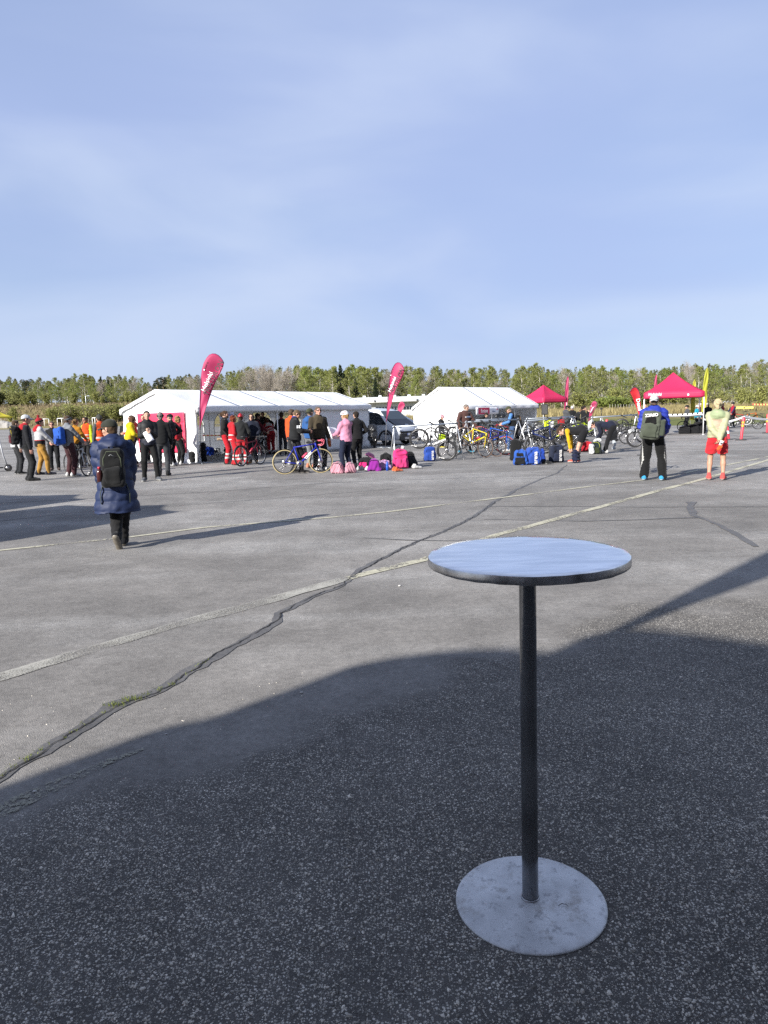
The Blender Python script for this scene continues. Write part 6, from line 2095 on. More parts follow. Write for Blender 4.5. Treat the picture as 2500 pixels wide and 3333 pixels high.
    me = to_mesh('body', np.concatenate(VV), np.concatenate(FF), [M_SKIN[skin], M_EYE, M_LIP], np.concatenate(MI), smooth=True)
    obj('body', me, t)
    def cloth(name, S, mats, zone=None, vx=None):
        v, q = S.polygonise(vx or vox)
        mi = None
        if zone is not None:
            c = v[q].mean(1); lab, tt = S.labels(c)
            loc = (c - P) @ M            # torso frame
            mi = zone(lab, tt, loc)
        return obj(name, to_mesh(name, v * s, q, mats, mi, smooth=True), t)
    # ---- trousers / shorts
    if bottom:
        th = bottom.get('th', .012); ln = bottom.get('len', 1.0); fl_ = bottom.get('flare', 0.0)
        T = Soft(.03)
        T.cone(hp(-.06 * bw, -.012, -.035), hp(.06 * bw, -.008, -.035), .108 * bw + th, .108 * bw + th, 1)
        T.cone(hp(0, 0, .02), hp(0, 0, .06), .138 * bw + th * .6, .13 * bw + th * .6, 1, (Mh @ v3(0, 1, 0), 1.3))
        for i, (hip, kn, an, yaw, lift) in enumerate(legs):
            L_ = 2 + i
            if ln >= .5:
                T.cone(hip, kn, .092 * bw + th, .064 * bw + th + fl_ * .4, L_)
                k2 = kn + (an - kn) * ((ln - .5) * 2)
                if ln > .55: T.cone(kn, k2, .064 * bw + th + fl_ * .4, .048 * bw + th + fl_, L_)
            else:
                T.cone(hip, hip + (kn - hip) * ln * 2, .094 * bw + th, .088 * bw + th + fl_, L_)
        if ln >= .8:
            zs = [lg[2][2] for lg in legs]
            def legcut(p):
                lab, tt = T.labels(p)
                za = np.where(lab == 2, zs[0], zs[1])
                return np.where((lab == 2) | (lab == 3), -(p[:, 2] - za + .055), -1.0)
            T.cut = legcut
        elif ln < .5:
            le = [(lg[0], (lg[1] - lg[0]) / np.linalg.norm(lg[1] - lg[0])) for lg in legs]
            def shortcut(p):
                lab, tt = T.labels(p)
                o = np.full(len(p), -1.0)
                for i in (0, 1):
                    m_ = lab == 2 + i
                    o[m_] = (p[m_] - le[i][0]) @ le[i][1] - ln * 2 * .43
                return o
            T.cut = shortcut
        T.disp = wrinkle(rs.randint(9999), bottom.get('wr', .004), (18, 18, 26))
        cols = bottom['col'] if isinstance(bottom['col'], (list, tuple)) else [bottom['col']]
        cloth(bottom.get('name', 'trousers'), T, [fab(c) for c in cols], bottom.get('zone'))
    # ---- jacket / shirt
    def jacket(top, name, extra=0.0):
        th = top.get('th', .018) + extra; hem = top.get('hem', .065); sl = top.get('sleeve', 1.0)
        J = Soft(.05)
        J.cone(hp(0, -.012, -hem - .03), hp(0, -.006, .06), .164 * bw + th + top.get('flare', 0), .150 * bw + th, 1, (Mh @ v3(0, 1, 0), 1.14))
        J.cone(tp(0, 0, .05), tp(0, 0, .22), .152 * bw + th, .150 * bw + th, 1, (fwd, 1.27))
        J.cone(tp(0, 0, .22), tp(0, 0, .385), .150 * bw + th, .156 * bw + th * .85, 1, (fwd, 1.30))
        for sg in (-1, 1):
            J.cone(tp(sg * .02, -.015, .492), tp(sg * .14 * bw, -.006, .438), .045 + th * .6, .052 * bw + th * .8, 1)
        J.cone(tp(0, -.01, .48), tp(0, .004, .548), .066 + th * .5, .061 + th * .3, 4)
        for i, (sh, el, wr) in enumerate(arms):
            if sl <= 0: continue
            J.cone(sh, el, .055 * bw + th * .75, .046 * bw + th * .8, 2 + i, k=.03)
            if sl > .5:
                w2 = el + (wr - el) * min(1, (sl - .5) * 2)
                J.cone(el, w2, .046 * bw + th * .8, .034 + th * .7, 2 + i, k=.022)
        hd = top.get('hood')
        if hd and hd is not True:
            J.cone(tp(-.09, -.10, .47), tp(.09, -.10, .47), .075, .075, 5); J.cone(tp(-.10, .02, .50), tp(-.10, -.08, .49), .062, .07, 5); J.cone(tp(.10, .02, .50), tp(.10, -.08, .49), .062, .07, 5)
            J.cone(tp(0, -.15, .42), tp(0, -.12, .50), .08, .07, 5); J.cone(tp(-.06, .09, .50), tp(.06, .09, .50), .05, .05, 5)
        elif hd:
            J.cone(tp(-.07, -.085, .46), tp(.07, -.085, .46), .058 + th * .3, .058 + th * .3, 5); J.cone(tp(0, -.105, .44), tp(0, -.085, .50), .07, .05, 5)
            J.cone(tp(-.075, .02, .505), tp(-.05, -.06, .50), .032, .045, 5); J.cone(tp(.075, .02, .505), tp(.05, -.06, .50), .032, .045, 5)
        def hemcut(p):
            lab, tt = J.labels(p)
            zz = ((p - P) @ Mh)[:, 2]
            wob = .006 * np.sin(p[:, 0] * 23) + .004 * np.sin(p[:, 1] * 31)
            return np.where((lab == 2) | (lab == 3), -1.0, -(zz + hem + wob))
        J.cut = hemcut
        q = top.get('quilt', 0)
        wk = wrinkle(rs.randint(9999), top.get('wr', .0036), (20, 20, 36))
        if q:
            qa = top.get('qamp', .012)
            def disp(p):
                loc = (p - P) @ M
                d = wk(p) * .6
                lab, tt = J.labels(p)
                body_ph = loc[:, 2] / q
                arm_ph = tt * .28 / q + np.where(loc[:, 2] > .2, 0, 0)
                ph = np.where((lab == 2) | (lab == 3), arm_ph, body_ph)
                return d + qa * (1 - np.abs(np.sin(np.pi * ph)) ** .6) 
            J.disp = disp
        else:
            J.disp = wk
        cols = top['col'] if isinstance(top['col'], (list, tuple)) else [top['col']]
        mk = top.get('mat', fab)
        cloth(name, J, [mk(c) for c in cols], top.get('zone'), top.get('vox'))
        return J
    if top: jacket(top, top.get('name', 'jacket'))
    if over: jacket(over, over.get('name', 'vest'), .010)
    # ---- shoes
    for hip, kn, an, yaw, lift in legs:
        A = Matrix.Translation(Vector(an * s) ) @ Matrix.Rotation(-R(yaw), 4, 'Z') @ Matrix.Rotation(-R(lift), 4, 'X') @ Matrix.Translation((0, 0, -.085 * s)) @ Matrix.Scale(s * 1.2, 4)
        obj('shoe', gear('shoe'), t, [fab(shoes[0]), plas(shoes[1])], mtx=A)
    HM = Matrix([[*(Mhd[r] * s), hc[r] * s] for r in range(3)] + [[0, 0, 0, 1]])
    def put(kind, name, col, mk=fab, extra=None):
        return obj(name, gear(kind), t, [mk(col)], mtx=HM @ (extra or Matrix()))
    if hair: put('hair_' + hair[0], 'hair', hair[1])
    if beard: put('beard', 'beard', beard)
    if glasses: put('glasses', 'sunglasses' if glasses == '#101010' else 'glasses', glasses, plas)
    if hat:
        k, c = hat[0], hat[1]
        if k == 'helmet':
            o = put('helmet', 'helmet', c, plas); obj('helmet_liner', gear('helmet_in'), o, [plas(hat[2] if len(hat) > 2 else '#151515')])
        elif k == 'cap': put('cap', 'cap', c)
        elif k == 'cap_back': put('cap', 'cap', c, extra=Matrix.Rotation(math.pi, 4, 'Z') @ Matrix.Translation((0, .02, 0)))
        elif k == 'beanie': put('beanie', 'beanie', c)
        elif k == 'pom':
            put('beanie', 'beanie', c); put('cuff', 'beanie_cuff', hat[2]); put('pompom', 'pompom', c)
        elif k == 'band': put('headband', 'headband', c)
    info = dict(t=t, s=s, tp=lambda *a: Vector(tp(*a) * s), hands=[Vector(a[2] * s) for a in arms], arms=arms, M=M, head=HM, P=P)
    return info
def zstripe(cols):
    """material index by height in the torso frame: list of (z0, z1, index)"""
    def z(lab, tt, loc):
        mi = np.zeros(len(lab), int)
        for a, b, i in cols:
            mi[(loc[:, 2] > a) & (loc[:, 2] < b)] = i
        return mi
    return z
# ================================================================== people in the photograph
def labz(d, stripes=()):
    """material index by garment region (1 body, 2 left sleeve, 3 right sleeve, 4 collar, 5 hood), then by height"""
    def z(lab, tt, loc):
        mi = np.zeros(len(lab), int)
        for k, i in d.items(): mi[lab == k] = i
        for a, b, i in stripes: mi[(loc[:, 2] > a) & (loc[:, 2] < b) & (lab == 1)] = i
        return mi
    return z
HOOD = labz({4: 1, 5: 1})
BLK, DRK = '#17181b', '#24262a'
def tr(col, **k): return dict(col=col, **k)
W = {}
def who(key, label, px, py, heading, **k):
    W[key] = person(label, gp(px, py), heading, **k)
DOWN = ((-.25, .05, .80), (.25, .05, .80))
FRONT = ((-.09, .30, 1.10), (.09, .30, 1.10))
POCK = ((-.23, .12, .93), (.23, .12, .93))
HIP = ((-.23, .0, 1.0), (.23, .0, 1.0))
OUT = ((-1, -.4, 0), (1, -.4, 0))
# --- left group
who('cap', 'man in white cap and black jacket with red hood at the left', 98, 1565, 82, h=1.84, hands=DOWN, top=dict(col=['#15171f', '#c01c28'], zone=HOOD, hood=True), bottom=tr('#1b1d20'), shoes=('#2b2c2e', '#3c3c3c'), hair=('crop', '#4a3a2e'), hat=('cap', '#d9dde2'), skin=2)
who('white', 'person in white top and dark trousers hidden behind the white cap man', 62, 1544, 75, h=1.72, hands=DOWN, top=dict(col='#d8d9da'), bottom=tr('#2a2c30'), shoes=('#26282b', '#e6e6e4'), hair=('short', '#4b3b2c'))
who('pom', 'person in red pompom beanie, white and black jacket and mustard trousers', 140, 1546, 78, h=1.76, hands=((-.22, .12, .84), (.12, .36, .98)), feet=((-.12, -.10, -4, 0), (.12, .14, 8, 0)),
    top=dict(col=['#d9dadd', '#c01c28', '#17181b'], zone=labz({4: 1, 5: 1}, ((-.5, .12, 2), (.12, .14, 1))), hood=True), bottom=tr('#b78a3c'), shoes=('#2a2d3c', '#5a5a60'), hair=('short', '#2a2018'), hat=('pom', '#b01e2c', '#17181b'))
who('shades', 'person in black padded jacket and sunglasses facing the camera at left', 181, 1531, 184, h=1.66, hands=((-.10, .22, 1.0), (.10, .22, .99)), top=dict(col='#16171a', quilt=.07, qamp=.008), bottom=tr('#191b1f'), shoes=('#4a3a36', '#38322f'), hair=('short', '#6b5a48'), glasses='#101010', skin=2)
who('bluepack', 'man in grey sweater and burgundy trousers wearing a blue backpack', 232, 1551, 58, h=1.80, hands=((-.25, .10, .84), (.22, .33, .98)), top=dict(col='#8d9198'), bottom=tr('#4a2a30', flare=.012), shoes=('#d5d6d6', '#e8e8e6'), hair=('short', '#5a4638'), hat=('band', '#6d7278'))
who('mustard', 'person in mustard orange jacket behind the man with the blue backpack', 256, 1524, 40, h=1.72, hands=((-.2, .3, 1.05), (.22, .28, 1.0)), top=dict(col='#c08420'), bottom=tr('#2c2d31'), shoes=('#bfc4c8', '#d8d8d8'), hair=('tail', '#8a6a42'))
who('hiviz', 'man in orange hi-vis vest over yellow sleeves at the left', 292, 1518, 226, h=1.80, hands=DOWN, top=dict(col='#c6d82a'), over=dict(col=['#e8541c', '#c9ccca'], sleeve=0, zone=zstripe([(.03, .08, 1), (.14, .19, 1)])), bottom=tr('#1c1d20'), shoes=('#202020', '#303030'), hair=('crop', '#3a2c22'), glasses='#101010', skin=1)
who('beanie', 'person in grey beanie and grey sweater with orange vest beside the navy coat', 336, 1522, 330, h=1.83, hands=((-.25, .05, .82), (.25, .08, .82)), top=dict(col='#5b5e62'), over=dict(col=['#e8541c', '#c9ccca'], sleeve=0, zone=zstripe([(.03, .08, 1)])), bottom=tr('#25272b'), hair=('short', '#4a3a30'), hat=('beanie', '#4a4d48'))
who('yellow', 'person in bright yellow jacket holding dark gloves behind the navy coat', 428, 1520, 88, h=1.78, lean=10, hands=((-.10, .34, 1.02), (.12, .36, 1.0)), top=dict(col='#ecd21c', hood=True, th=.026), bottom=tr('#1d1e22'), shoes=('#202124', '#2a2a2a'), hair=('bob', '#5a4030'))
who('redjkt', 'man in red jacket and sunglasses left of the banner', 441, 1511, 262, h=1.82, hands=FRONT, top=dict(col='#c23a34', hood=True), bottom=tr('#202226'), hair=('crop', '#2c2420'), glasses='#101010', skin=1)
who('blackcap2', 'person in black cap half hidden between yellow and red jackets', 417, 1500, 200, h=1.70, hands=DOWN, top=dict(col='#1a1c22'), bottom=tr('#1c1d20'), hair=('short', '#2a2018'), hat=('cap', '#16171a'))
who('dark', 'man in black jacket facing the camera with folded paper in his hands', 492, 1565, 176, h=1.85, hands=((-.05, .25, 1.22), (.06, .24, 1.19)), curl=(.9, .9), feet=((-.17, 0, -14, 0), (.15, .02, 16, 0)), top=dict(col=['#16181d', '#22273a'], zone=labz({}, ((-.5, .10, 1),)), hood=True, mat=nylon), bottom=tr('#17181a'), shoes=('#5a5e66', '#dcdcda'), hair=('crop', '#3a2e26'))
who('hidden', 'dark haired person standing close behind the man in black', 478, 1505, 200, h=1.84, hands=DOWN, top=dict(col='#1b1c20'), bottom=tr('#202226'), hair=('short', '#1f1a17'))
who('grey', 'grey haired man with black headband seen from behind by the banner', 534, 1549, 8, h=1.82, hands=((-.24, .1, .86), (.24, .1, .88)), top=dict(col='#17191c'), bottom=tr('#45484d'), shoes=('#1f2022', '#2b2b2b'), hair=('short', '#8b8680'), hat=('band', '#141518'))
who('flatcap', 'man in black cap and black jacket with red waist bag by the banner', 566, 1517, 305, h=1.80, hands=HIP, top=dict(col='#15171b', mat=nylon), bottom=tr('#1a1b1f'), shoes=('#d6d7d8', '#e6e6e6'), hair=('crop', '#8a8680'), hat=('cap', '#101115'), glasses='#101010', skin=2)
who('blonde', 'blonde person in red jacket beside the red banner', 586, 1513, 60, h=1.72, hands=HIP, top=dict(col='#b01c30'), bottom=tr('#17181b'), shoes=('#e0e0e0', '#e8e8e8'), hair=('curly', '#a8865a'))
# --- the walker in the foreground
def puffer():
    who('navy', 'person in long navy puffer coat walking away in the foreground', 392, 1784, 4, h=1.61, build=1.16, vox=.0135, feet=((-.02, -.17, 10, 48), (.035, .20, 2, 0)), hips=(0, 0, -.015), hands=((-.19, .12, .83), (.19, .12, .85)), elbow=((-1, -.35, 0), (1, -.35, 0)), head=(-58, 6),
        top=dict(col='#24345c', th=.040, hem=.43, flare=.085, hood='big', quilt=.135, qamp=.024, wr=.005, vox=.0125, name='puffer_coat', mat=nylon), bottom=tr('#1c1c1f', wr=.005, flare=.0), shoes=('#14161c', '#8a8378'), hair=('short', '#5f4a36'), hat=('cap', '#35382f'), glasses='#101010')
puffer()
# --- in and before the large tent
MED_J = dict(col=['#cf2230', '#d8d9d8'], zone=labz({}, ((-.06, -.01, 1), (.10, .15, 1))), hood=True)
MED_T = dict(col=['#c81e2e', '#d8d9d8'], zone=zstripe([(-.76, -.70, 1), (-.64, -.58, 1)]), flare=.015)
who('beard', 'bearded man in black jacket and red work trousers with hand on hip', 738, 1511, 95, h=1.86, hands=((-.20, -.02, 1.02), (.20, .10, .98)), elbow=OUT, top=dict(col='#131416'), bottom=MED_T, shoes=('#2a2a2c', '#444444'), hair=('tail', '#4a3524'), beard='#4a3524')
who('medic', 'first aider with red curly hair in full red uniform', 764, 1514, 78, h=1.68, build=1.06, hands=((-.2, .2, 1.0), (.2, .2, 1.02)), top=MED_J, bottom=MED_T, shoes=('#b02a30', '#3a3a3a'), hair=('curly', '#7a3a22'))
who('redhelm', 'first aider in dark jacket and red bike helmet seen from behind', 791, 1514, 10, h=1.72, hands=((-.22, .25, 1.05), (.22, .22, 1.0)), top=dict(col='#26282a', hem=.06), bottom=MED_T, shoes=('#1f1f22', '#dddddd'), hair=('short', '#3a2a20'), hat=('helmet', '#c8202e', '#1a1a1a'))
who('smile', 'smiling woman with glasses in dark navy padded coat', 826, 1508, 190, h=1.73, hands=((-.2, .2, .95), (.2, .2, .95)), top=dict(col='#1b2236', th=.03, quilt=.16, qamp=.008), bottom=tr('#202430'), shoes=('#b88a3c', '#8a6a30'), hair=('bob', '#3a2a20'), glasses='#3a3030')
who('maroon', 'person in black cap and maroon sleeves leaning into the tent', 832, 1484, 70, h=1.80, lean=12, hands=((-.1, .40, 1.02), (.2, .45, .98)), top=dict(col=['#17181b', '#6a1628'], zone=labz({2: 1, 3: 1})), bottom=tr('#1b1c20'), hair=('short', '#221a16'), hat=('cap', '#101114'))
who('broad', 'broad man in black standing behind the tent table', 861, 1467, 182, h=1.90, build=1.12, lean=12, hands=((-.42, .28, 1.0), (.42, .28, 1.0)), elbow=OUT, top=dict(col='#131417'), bottom=tr('#15161a'), hair=('crop', '#2a2220'), skin=1)
who('vest', 'first aider in red vest with white stripes bending over the tent table', 886, 1479, 335, h=1.68, lean=38, hands=((-.12, .52, .92), (.16, .50, .92)), top=dict(col=['#b01e2c', '#d6d7d6'], zone=labz({}, ((.02, .07, 1), (.16, .21, 1), (.34, .60, 1)))), bottom=dict(col=['#a81c2a', '#d0d0d0'], zone=zstripe([(-.78, -.72, 1), (-.66, -.60, 1)])), shoes=('#1f1f22', '#303030'), hair=('bob', '#5a2c1c'))
who('brownb', 'person in brown beanie and dark coat inside the tent', 921, 1481, 14, h=1.78, hands=((-.2, .2, 1.0), (.2, .2, 1.0)), top=dict(col=['#141519', '#8a1a24'], zone=HOOD), bottom=tr('#2c2e33'), hair=('short', '#3a2a22'), hat=('beanie', '#3a2c24'))
who('flagman', 'man in black padded jacket with blue collar looking at his phone', 966, 1540, 84, h=1.80, build=1.05, hands=((-.06, .36, 1.13), (.10, .36, 1.12)), curl=(1.0, 1.0), head=(0, 28), feet=((-.12, -.06, 0, 0), (.12, .12, 6, 0)),
    top=dict(col=['#202225', '#1f3a9a'], zone=HOOD, th=.032, quilt=.10, qamp=.006), bottom=tr('#1b1c1f'), shoes=('#1d1b1c', '#b8b4b0'), hair=('crop', '#6a5844'), glasses='#101010', skin=1)
who('orange', 'man in orange jacket behind the man with the phone', 954, 1514, 48, h=1.84, hands=DOWN, top=dict(col='#e85a20'), bottom=tr('#2b2d32'), hair=('short', '#5a4a3c'), shoes=('#d0d0d0', '#e0e0e0'))
who('bluecoat', 'man in blue jacket and olive cap behind the man in the olive fleece', 1014, 1524, 40, h=1.82, hands=((-.2, .1, .9), (.22, .1, .88)), top=dict(col='#2f5f9e', hood=True), bottom=tr('#8b8e92'), shoes=('#d88a6a', '#e0d8d0'), hair=('short', '#8a7a68'), hat=('cap_back', '#4a4f38'))
who('fleece', 'tall man in olive brown fleece and sunglasses', 1041, 1531, 156, h=1.86, build=1.08, feet=((-.14, 0, -10, 0), (.14, .02, 12, 0)), hands=((-.27, .08, .84), (.24, .10, .88)), top=dict(col=['#564c3a', '#453d2f'], zone=labz({2: 1, 3: 1}, ((-.5, .20, 1),)), th=.024), bottom=tr('#14161c'), shoes=('#d6d4cf', '#e4e2de'), hair=('crop', '#6a5a4c'), glasses='#101010', skin=2)
who('pink', 'woman in pink jacket and bike helmet reading papers', 1130, 1537, 318, h=1.68, feet=((-.13, 0, -6, 0), (.13, .0, 6, 0)), hands=((-.14, .34, 1.08), (.10, .36, 1.06)), top=dict(col='#eda0be', hood=True, hem=.06, th=.022), bottom=tr('#1e2740'), shoes=('#e0c8d0', '#d87890'), hair=('tail', '#b08a58'), hat=('helmet', '#e4e6e6', '#c02030'), glasses='#101010')
who('behindpink', 'person in black standing hidden behind the woman in pink', 1166, 1522, 330, h=1.70, hands=((-.2, .2, 1.0), (.22, .12, 1.02)), top=dict(col='#17161a'), bottom=tr('#191a1c'), shoes=('#26262a', '#303030'), hair=('short', '#2a2018'))
# --- around the racks
who('kid', 'child in pink and white helmet and black jacket behind the near rack', 1438, 1458, 120, h=1.50, hands=((-.05, .30, 1.02), (.10, .32, 1.0)), head=(20, 25), top=dict(col='#17181c', hood=True), bottom=tr('#1a1b1f'), hair=('short', '#3a2c22'), hat=('helmet', '#e0a8b4', '#2a1a1e'), shoes=('#d0c040', '#e0e0e0'))
who('sweater', 'man in brown sweater and blue shoes behind the yellow bike', 1515, 1474, 150, h=1.90, build=1.05, feet=((-.22, 0, -10, 0), (.22, .0, 12, 0)), hands=((-.36, .18, .92), (.33, .16, .92)), elbow=OUT, head=(-45, 8), top=dict(col=['#5c3f3a', '#cfcac6'], zone=labz({4: 1}), hem=.11, th=.03), bottom=tr('#26282c'), shoes=('#3aa0c4', '#7cc4dc'), hair=('crop', '#8a8078'))
who('bent', 'person in black bending down inside the first aid tent', 1552, 1436, 95, h=1.78, lean=48, hands=((-.15, .5, .8), (.2, .5, .8)), top=dict(col='#131416'), bottom=tr('#1a1b1e'), hair=('short', '#2a2018'))
who('vestblue', 'man in olive cap with black vest, blue sleeves and jeans at the rack', 1668, 1470, 272, h=1.78, lean=6, hands=((-.16, .36, 1.06), (.18, .34, 1.08)), head=(0, 22), feet=((-.12, -.14, 0, 0), (.12, .16, 0, 0)), top=dict(col=['#15171a', '#5c92d8'], zone=labz({2: 1, 3: 1})), bottom=tr('#46618c'), shoes=('#d8d8d8', '#e8e8e8'), hair=('short', '#8a8278'), hat=('cap', '#4a4c34'))
who('hoodie', 'man in grey hooded jacket and black cap behind the third rack', 1842, 1428, 62, h=1.80, hands=((-.1, .36, 1.08), (.16, .34, 1.06)), head=(10, 15), top=dict(col='#55575b', hood=True, th=.028), bottom=tr('#202226'), hair=('short', '#3a2c22'), hat=('cap', '#131416'))
who('trucker', 'man in black and white trucker cap and sunglasses behind the third rack', 1862, 1424, 160, h=1.78, hands=FRONT, head=(20, 10), top=dict(col='#191b20', hood=True), bottom=tr('#1c1d20'), hair=('short', '#3a2c22'), hat=('cap', '#d8d8d6'), glasses='#101010', skin=1)
who('lowhead', 'person with brown hair bent low over a paper behind the racks', 1868, 1424, 75, h=1.72, lean=32, hands=((-.08, .42, .95), (.12, .42, .95)), head=(0, 20), top=dict(col='#1a1c20'), bottom=tr('#1a1b1e'), hair=('short', '#7a5a3c'))
who('womanblack', 'woman in black with ponytail raising a hand to her mouth', 1899, 1434, 82, h=1.74, hands=((-.07, .20, 1.46), (.16, .22, 1.40)), elbow=((-.6, .3, -1), (.6, .3, -1)), top=dict(col='#16171a', hood=True), bottom=tr('#141517'), hair=('tail', '#241a16'), shoes=('#202020', '#303030'))
who('trisuit', 'athlete in yellow and black suit bending to pull up navy trousers', 1876, 1507, 282, h=1.72, lean=88, hips=(0, -.20, .0), feet=((-.07, .02, 0, 0), (.07, .0, 0, 0)), hands=((-.10, .16, .38), (.12, .14, .36)), head=(0, 10), top=dict(col=['#1a1a1e', '#f0c020'], zone=labz({2: 1, 3: 1}), th=.006, hem=.02, wr=.002), bottom=dict(col=['#1a1b20', '#e8c820'], len=.36, th=.004, wr=.001, zone=zstripe([])), shoes=('#f0604c', '#e8e0d8'), hair=('tail', '#4a3426'))
who('navybend', 'athlete in navy jacket and white helmet bending over a bag', 1972, 1476, 278, h=1.74, lean=82, hips=(0, -.20, .0), feet=((-.08, .0, 0, 0), (.08, .06, 0, 0)), hands=((-.06, .28, .55), (.12, .24, .5)), head=(0, 10), top=dict(col='#1b2036', th=.02), bottom=tr('#15161a'), shoes=('#e0e0de', '#efefec'), hair=('short', '#3a2c22'), hat=('helmet', '#e2e6e8', '#d8dcde'), skin=2)
STRIPE = lambda lab, tt, loc: (((lab == 2) & (loc[:, 0] < -.165 - .0 * loc[:, 2]) & (np.abs(loc[:, 1] + .0) < .012)) | ((lab == 3) & (loc[:, 0] > .165) & (np.abs(loc[:, 1] - .0) < .012))).astype(int)
who('bluejkt', 'man in royal blue jacket and white cap carrying a grey green backpack', 2124, 1563, 4, h=1.82, build=1.1, vox=.016, feet=((-.17, 0, -6, 0), (.19, -.02, 14, 0)), hands=((-.20, .26, 1.0), (.22, .24, .98)), elbow=((-.4, -1, -.3), (.4, -1, -.3)), top=dict(col=['#2f42b4', '#15171c'], zone=labz({4: 1}), hood=True, th=.034, hem=.05, wr=.006, mat=nylon), bottom=dict(col=['#131416', '#c8c8c4'], zone=STRIPE, flare=.024, wr=.006), shoes=('#3fa6dc', '#d8ecf4'), hair=('crop', '#6a5a4c'), hat=('cap_back', '#e4e6e8'), skin=2)
who('green', 'woman in light green jacket and red shorts with hands behind her back', 2330, 1562, 2, h=1.70, vox=.016, feet=((-.14, 0, -10, 0), (.14, .0, 10, 0)), hands=((.03, -.17, .94), (.05, -.21, .86)), elbow=((-1, -.25, .1), (1, -.25, .1)), curl=(.6, .9), top=dict(col=['#c2c49e', '#c6ad94', '#aebd92'], zone=lambda lab, tt, loc: np.where(lab == 5, 2, np.where((lab == 1) & (np.abs(loc[:, 0]) < .10) & (loc[:, 1] < 0) & (loc[:, 2] < .36), 1, 0)), hood=True, th=.03, hem=.03, wr=.004, mat=nylon), bottom=dict(col=['#e8303c', '#f0d8dc'], len=.40, flare=.012, th=.012, name='shorts', wr=.006), shoes=('#f0605c', '#f4d8d0'), hair=('bun', '#d8c69c'), skin=1)
# --- beyond, at the right
def far(key, label, px, py, Y, heading, **k):
    p = at(px, py, Y); p.z = gz(p.x, p.y)
    W[key] = person(label, p, heading, vox=.024, **k)
far('cyc', 'far cyclist in black helmet and red and blue vest holding a bike', 2384, 1393, 51, 220, h=1.70, hands=((-.2, .36, 1.0), (.2, .36, 1.0)), top=dict(col=['#b02038', '#22284a'], zone=labz({2: 1, 3: 1})), bottom=tr('#15161a'), shoes=('#e8e8e8', '#e8e8e8'), hair=('short', '#2a2018'), hat=('helmet', '#16171a', '#101010'))
far('turq', 'child in turquoise jacket and white helmet behind the near pink canopy', 2268, 1392, 47, 120, h=1.60, hands=POCK, top=dict(col='#22b4d4', hood=True), bottom=tr('#15161a'), hair=('short', '#2a2018'), hat=('helmet', '#e8eaea', '#303030'))
far('blackh', 'cyclist in black helmet beside the lime feather flag', 2236, 1392, 47.5, 240, h=1.62, hands=FRONT, top=dict(col='#54565a'), bottom=tr('#15161a'), hair=('short', '#2a2018'), hat=('helmet', '#17181b', '#101010'))
far('whiteh', 'person in pale helmet just behind the turquoise jacket', 2275, 1390, 48.8, 150, h=1.72, hands=DOWN, top=dict(col='#5a3038'), bottom=tr('#15161a'), hair=('short', '#2a2018'), hat=('helmet', '#e6d8d8', '#602030'))
far('bald', 'bald man in olive jacket under the near pink canopy', 2099, 1392, 46, 20, h=1.76, hands=DOWN, top=dict(col='#5a5442'), bottom=tr('#2a2c30'), skin=2)
far('cap3', 'person in black cap and dark jacket under the near pink canopy', 2112, 1392, 47, 160, h=1.70, hands=DOWN, top=dict(col='#20242c'), bottom=tr('#1a1b1e'), hair=('short', '#2a2018'), hat=('cap', '#141517'))
far('sun', 'person in pale sun cap and black jacket right of the near pink canopy', 2302, 1396, 45, 200, h=1.74, hands=POCK, top=dict(col='#1a1c20'), bottom=tr('#1a1b1e'), hair=('bob', '#8a7a5c'), hat=('cap', '#d8d4c8'))
far('redblack', 'person in red and black jacket half hidden by the woman in green', 2349, 1394, 49, 120, h=1.70, hands=POCK, top=dict(col=['#1a1b20', '#a01c30'], zone=labz({1: 1})), bottom=tr('#15161a'), hair=('short', '#2a2018'))
# ================================================================== bags, helmets, posts and other small things
def soft_box(w, d, h, r, taper=0.0, sag=0.0, seed=0, wr=.008, vox=None):
    """padded box standing on the ground, front towards -Y"""
    vox = vox or max(.011, max(w, d, h) / 34)
    rs = np.random.RandomState(seed)
    lo = v3(-w / 2 - .05, -d / 2 - .05, -.04); hi = v3(w / 2 + .05, d / 2 + .05, h + .05)
    n = np.ceil((hi - lo) / vox).astype(int) + 1
    G = np.stack(np.meshgrid(*[lo[i] + vox * np.arange(n[i]) for i in range(3)], indexing='ij'), -1).astype(np.float32)
    k = 1 - taper * np.clip(G[..., 2] / h, 0, 1)
    x, y, z = G[..., 0] / k, G[..., 1] / k, G[..., 2] - h / 2 + sag * (G[..., 0] / w) ** 2 * 4 * (G[..., 2] / h)
    q = np.stack([np.abs(x) - (w / 2 - r), np.abs(y) - (d / 2 - r), np.abs(z) - (h / 2 - r)], -1)
    D = np.linalg.norm(np.maximum(q, 0), axis=-1) + np.minimum(q.max(-1), 0) - r
    D = D + wrinkle(seed + 3, wr, (17, 17, 15))(G.reshape(-1, 3)).reshape(D.shape)
    return nets(D.astype(np.float32), lo, vox)
def sbox(name, dims, r, m, parent, loc=(0, 0, 0), rot=None, **k):
    v, f = soft_box(*dims, r, **k)
    return obj(name, to_mesh(name, v, f, [m], smooth=True), parent, loc=loc, rot=rot)
def strap(name, pts, m, parent, r=.018, flat=.3):
    b = MB(); b.tube(pts, r, n=6, flat=flat); return b.build(name, m, parent)
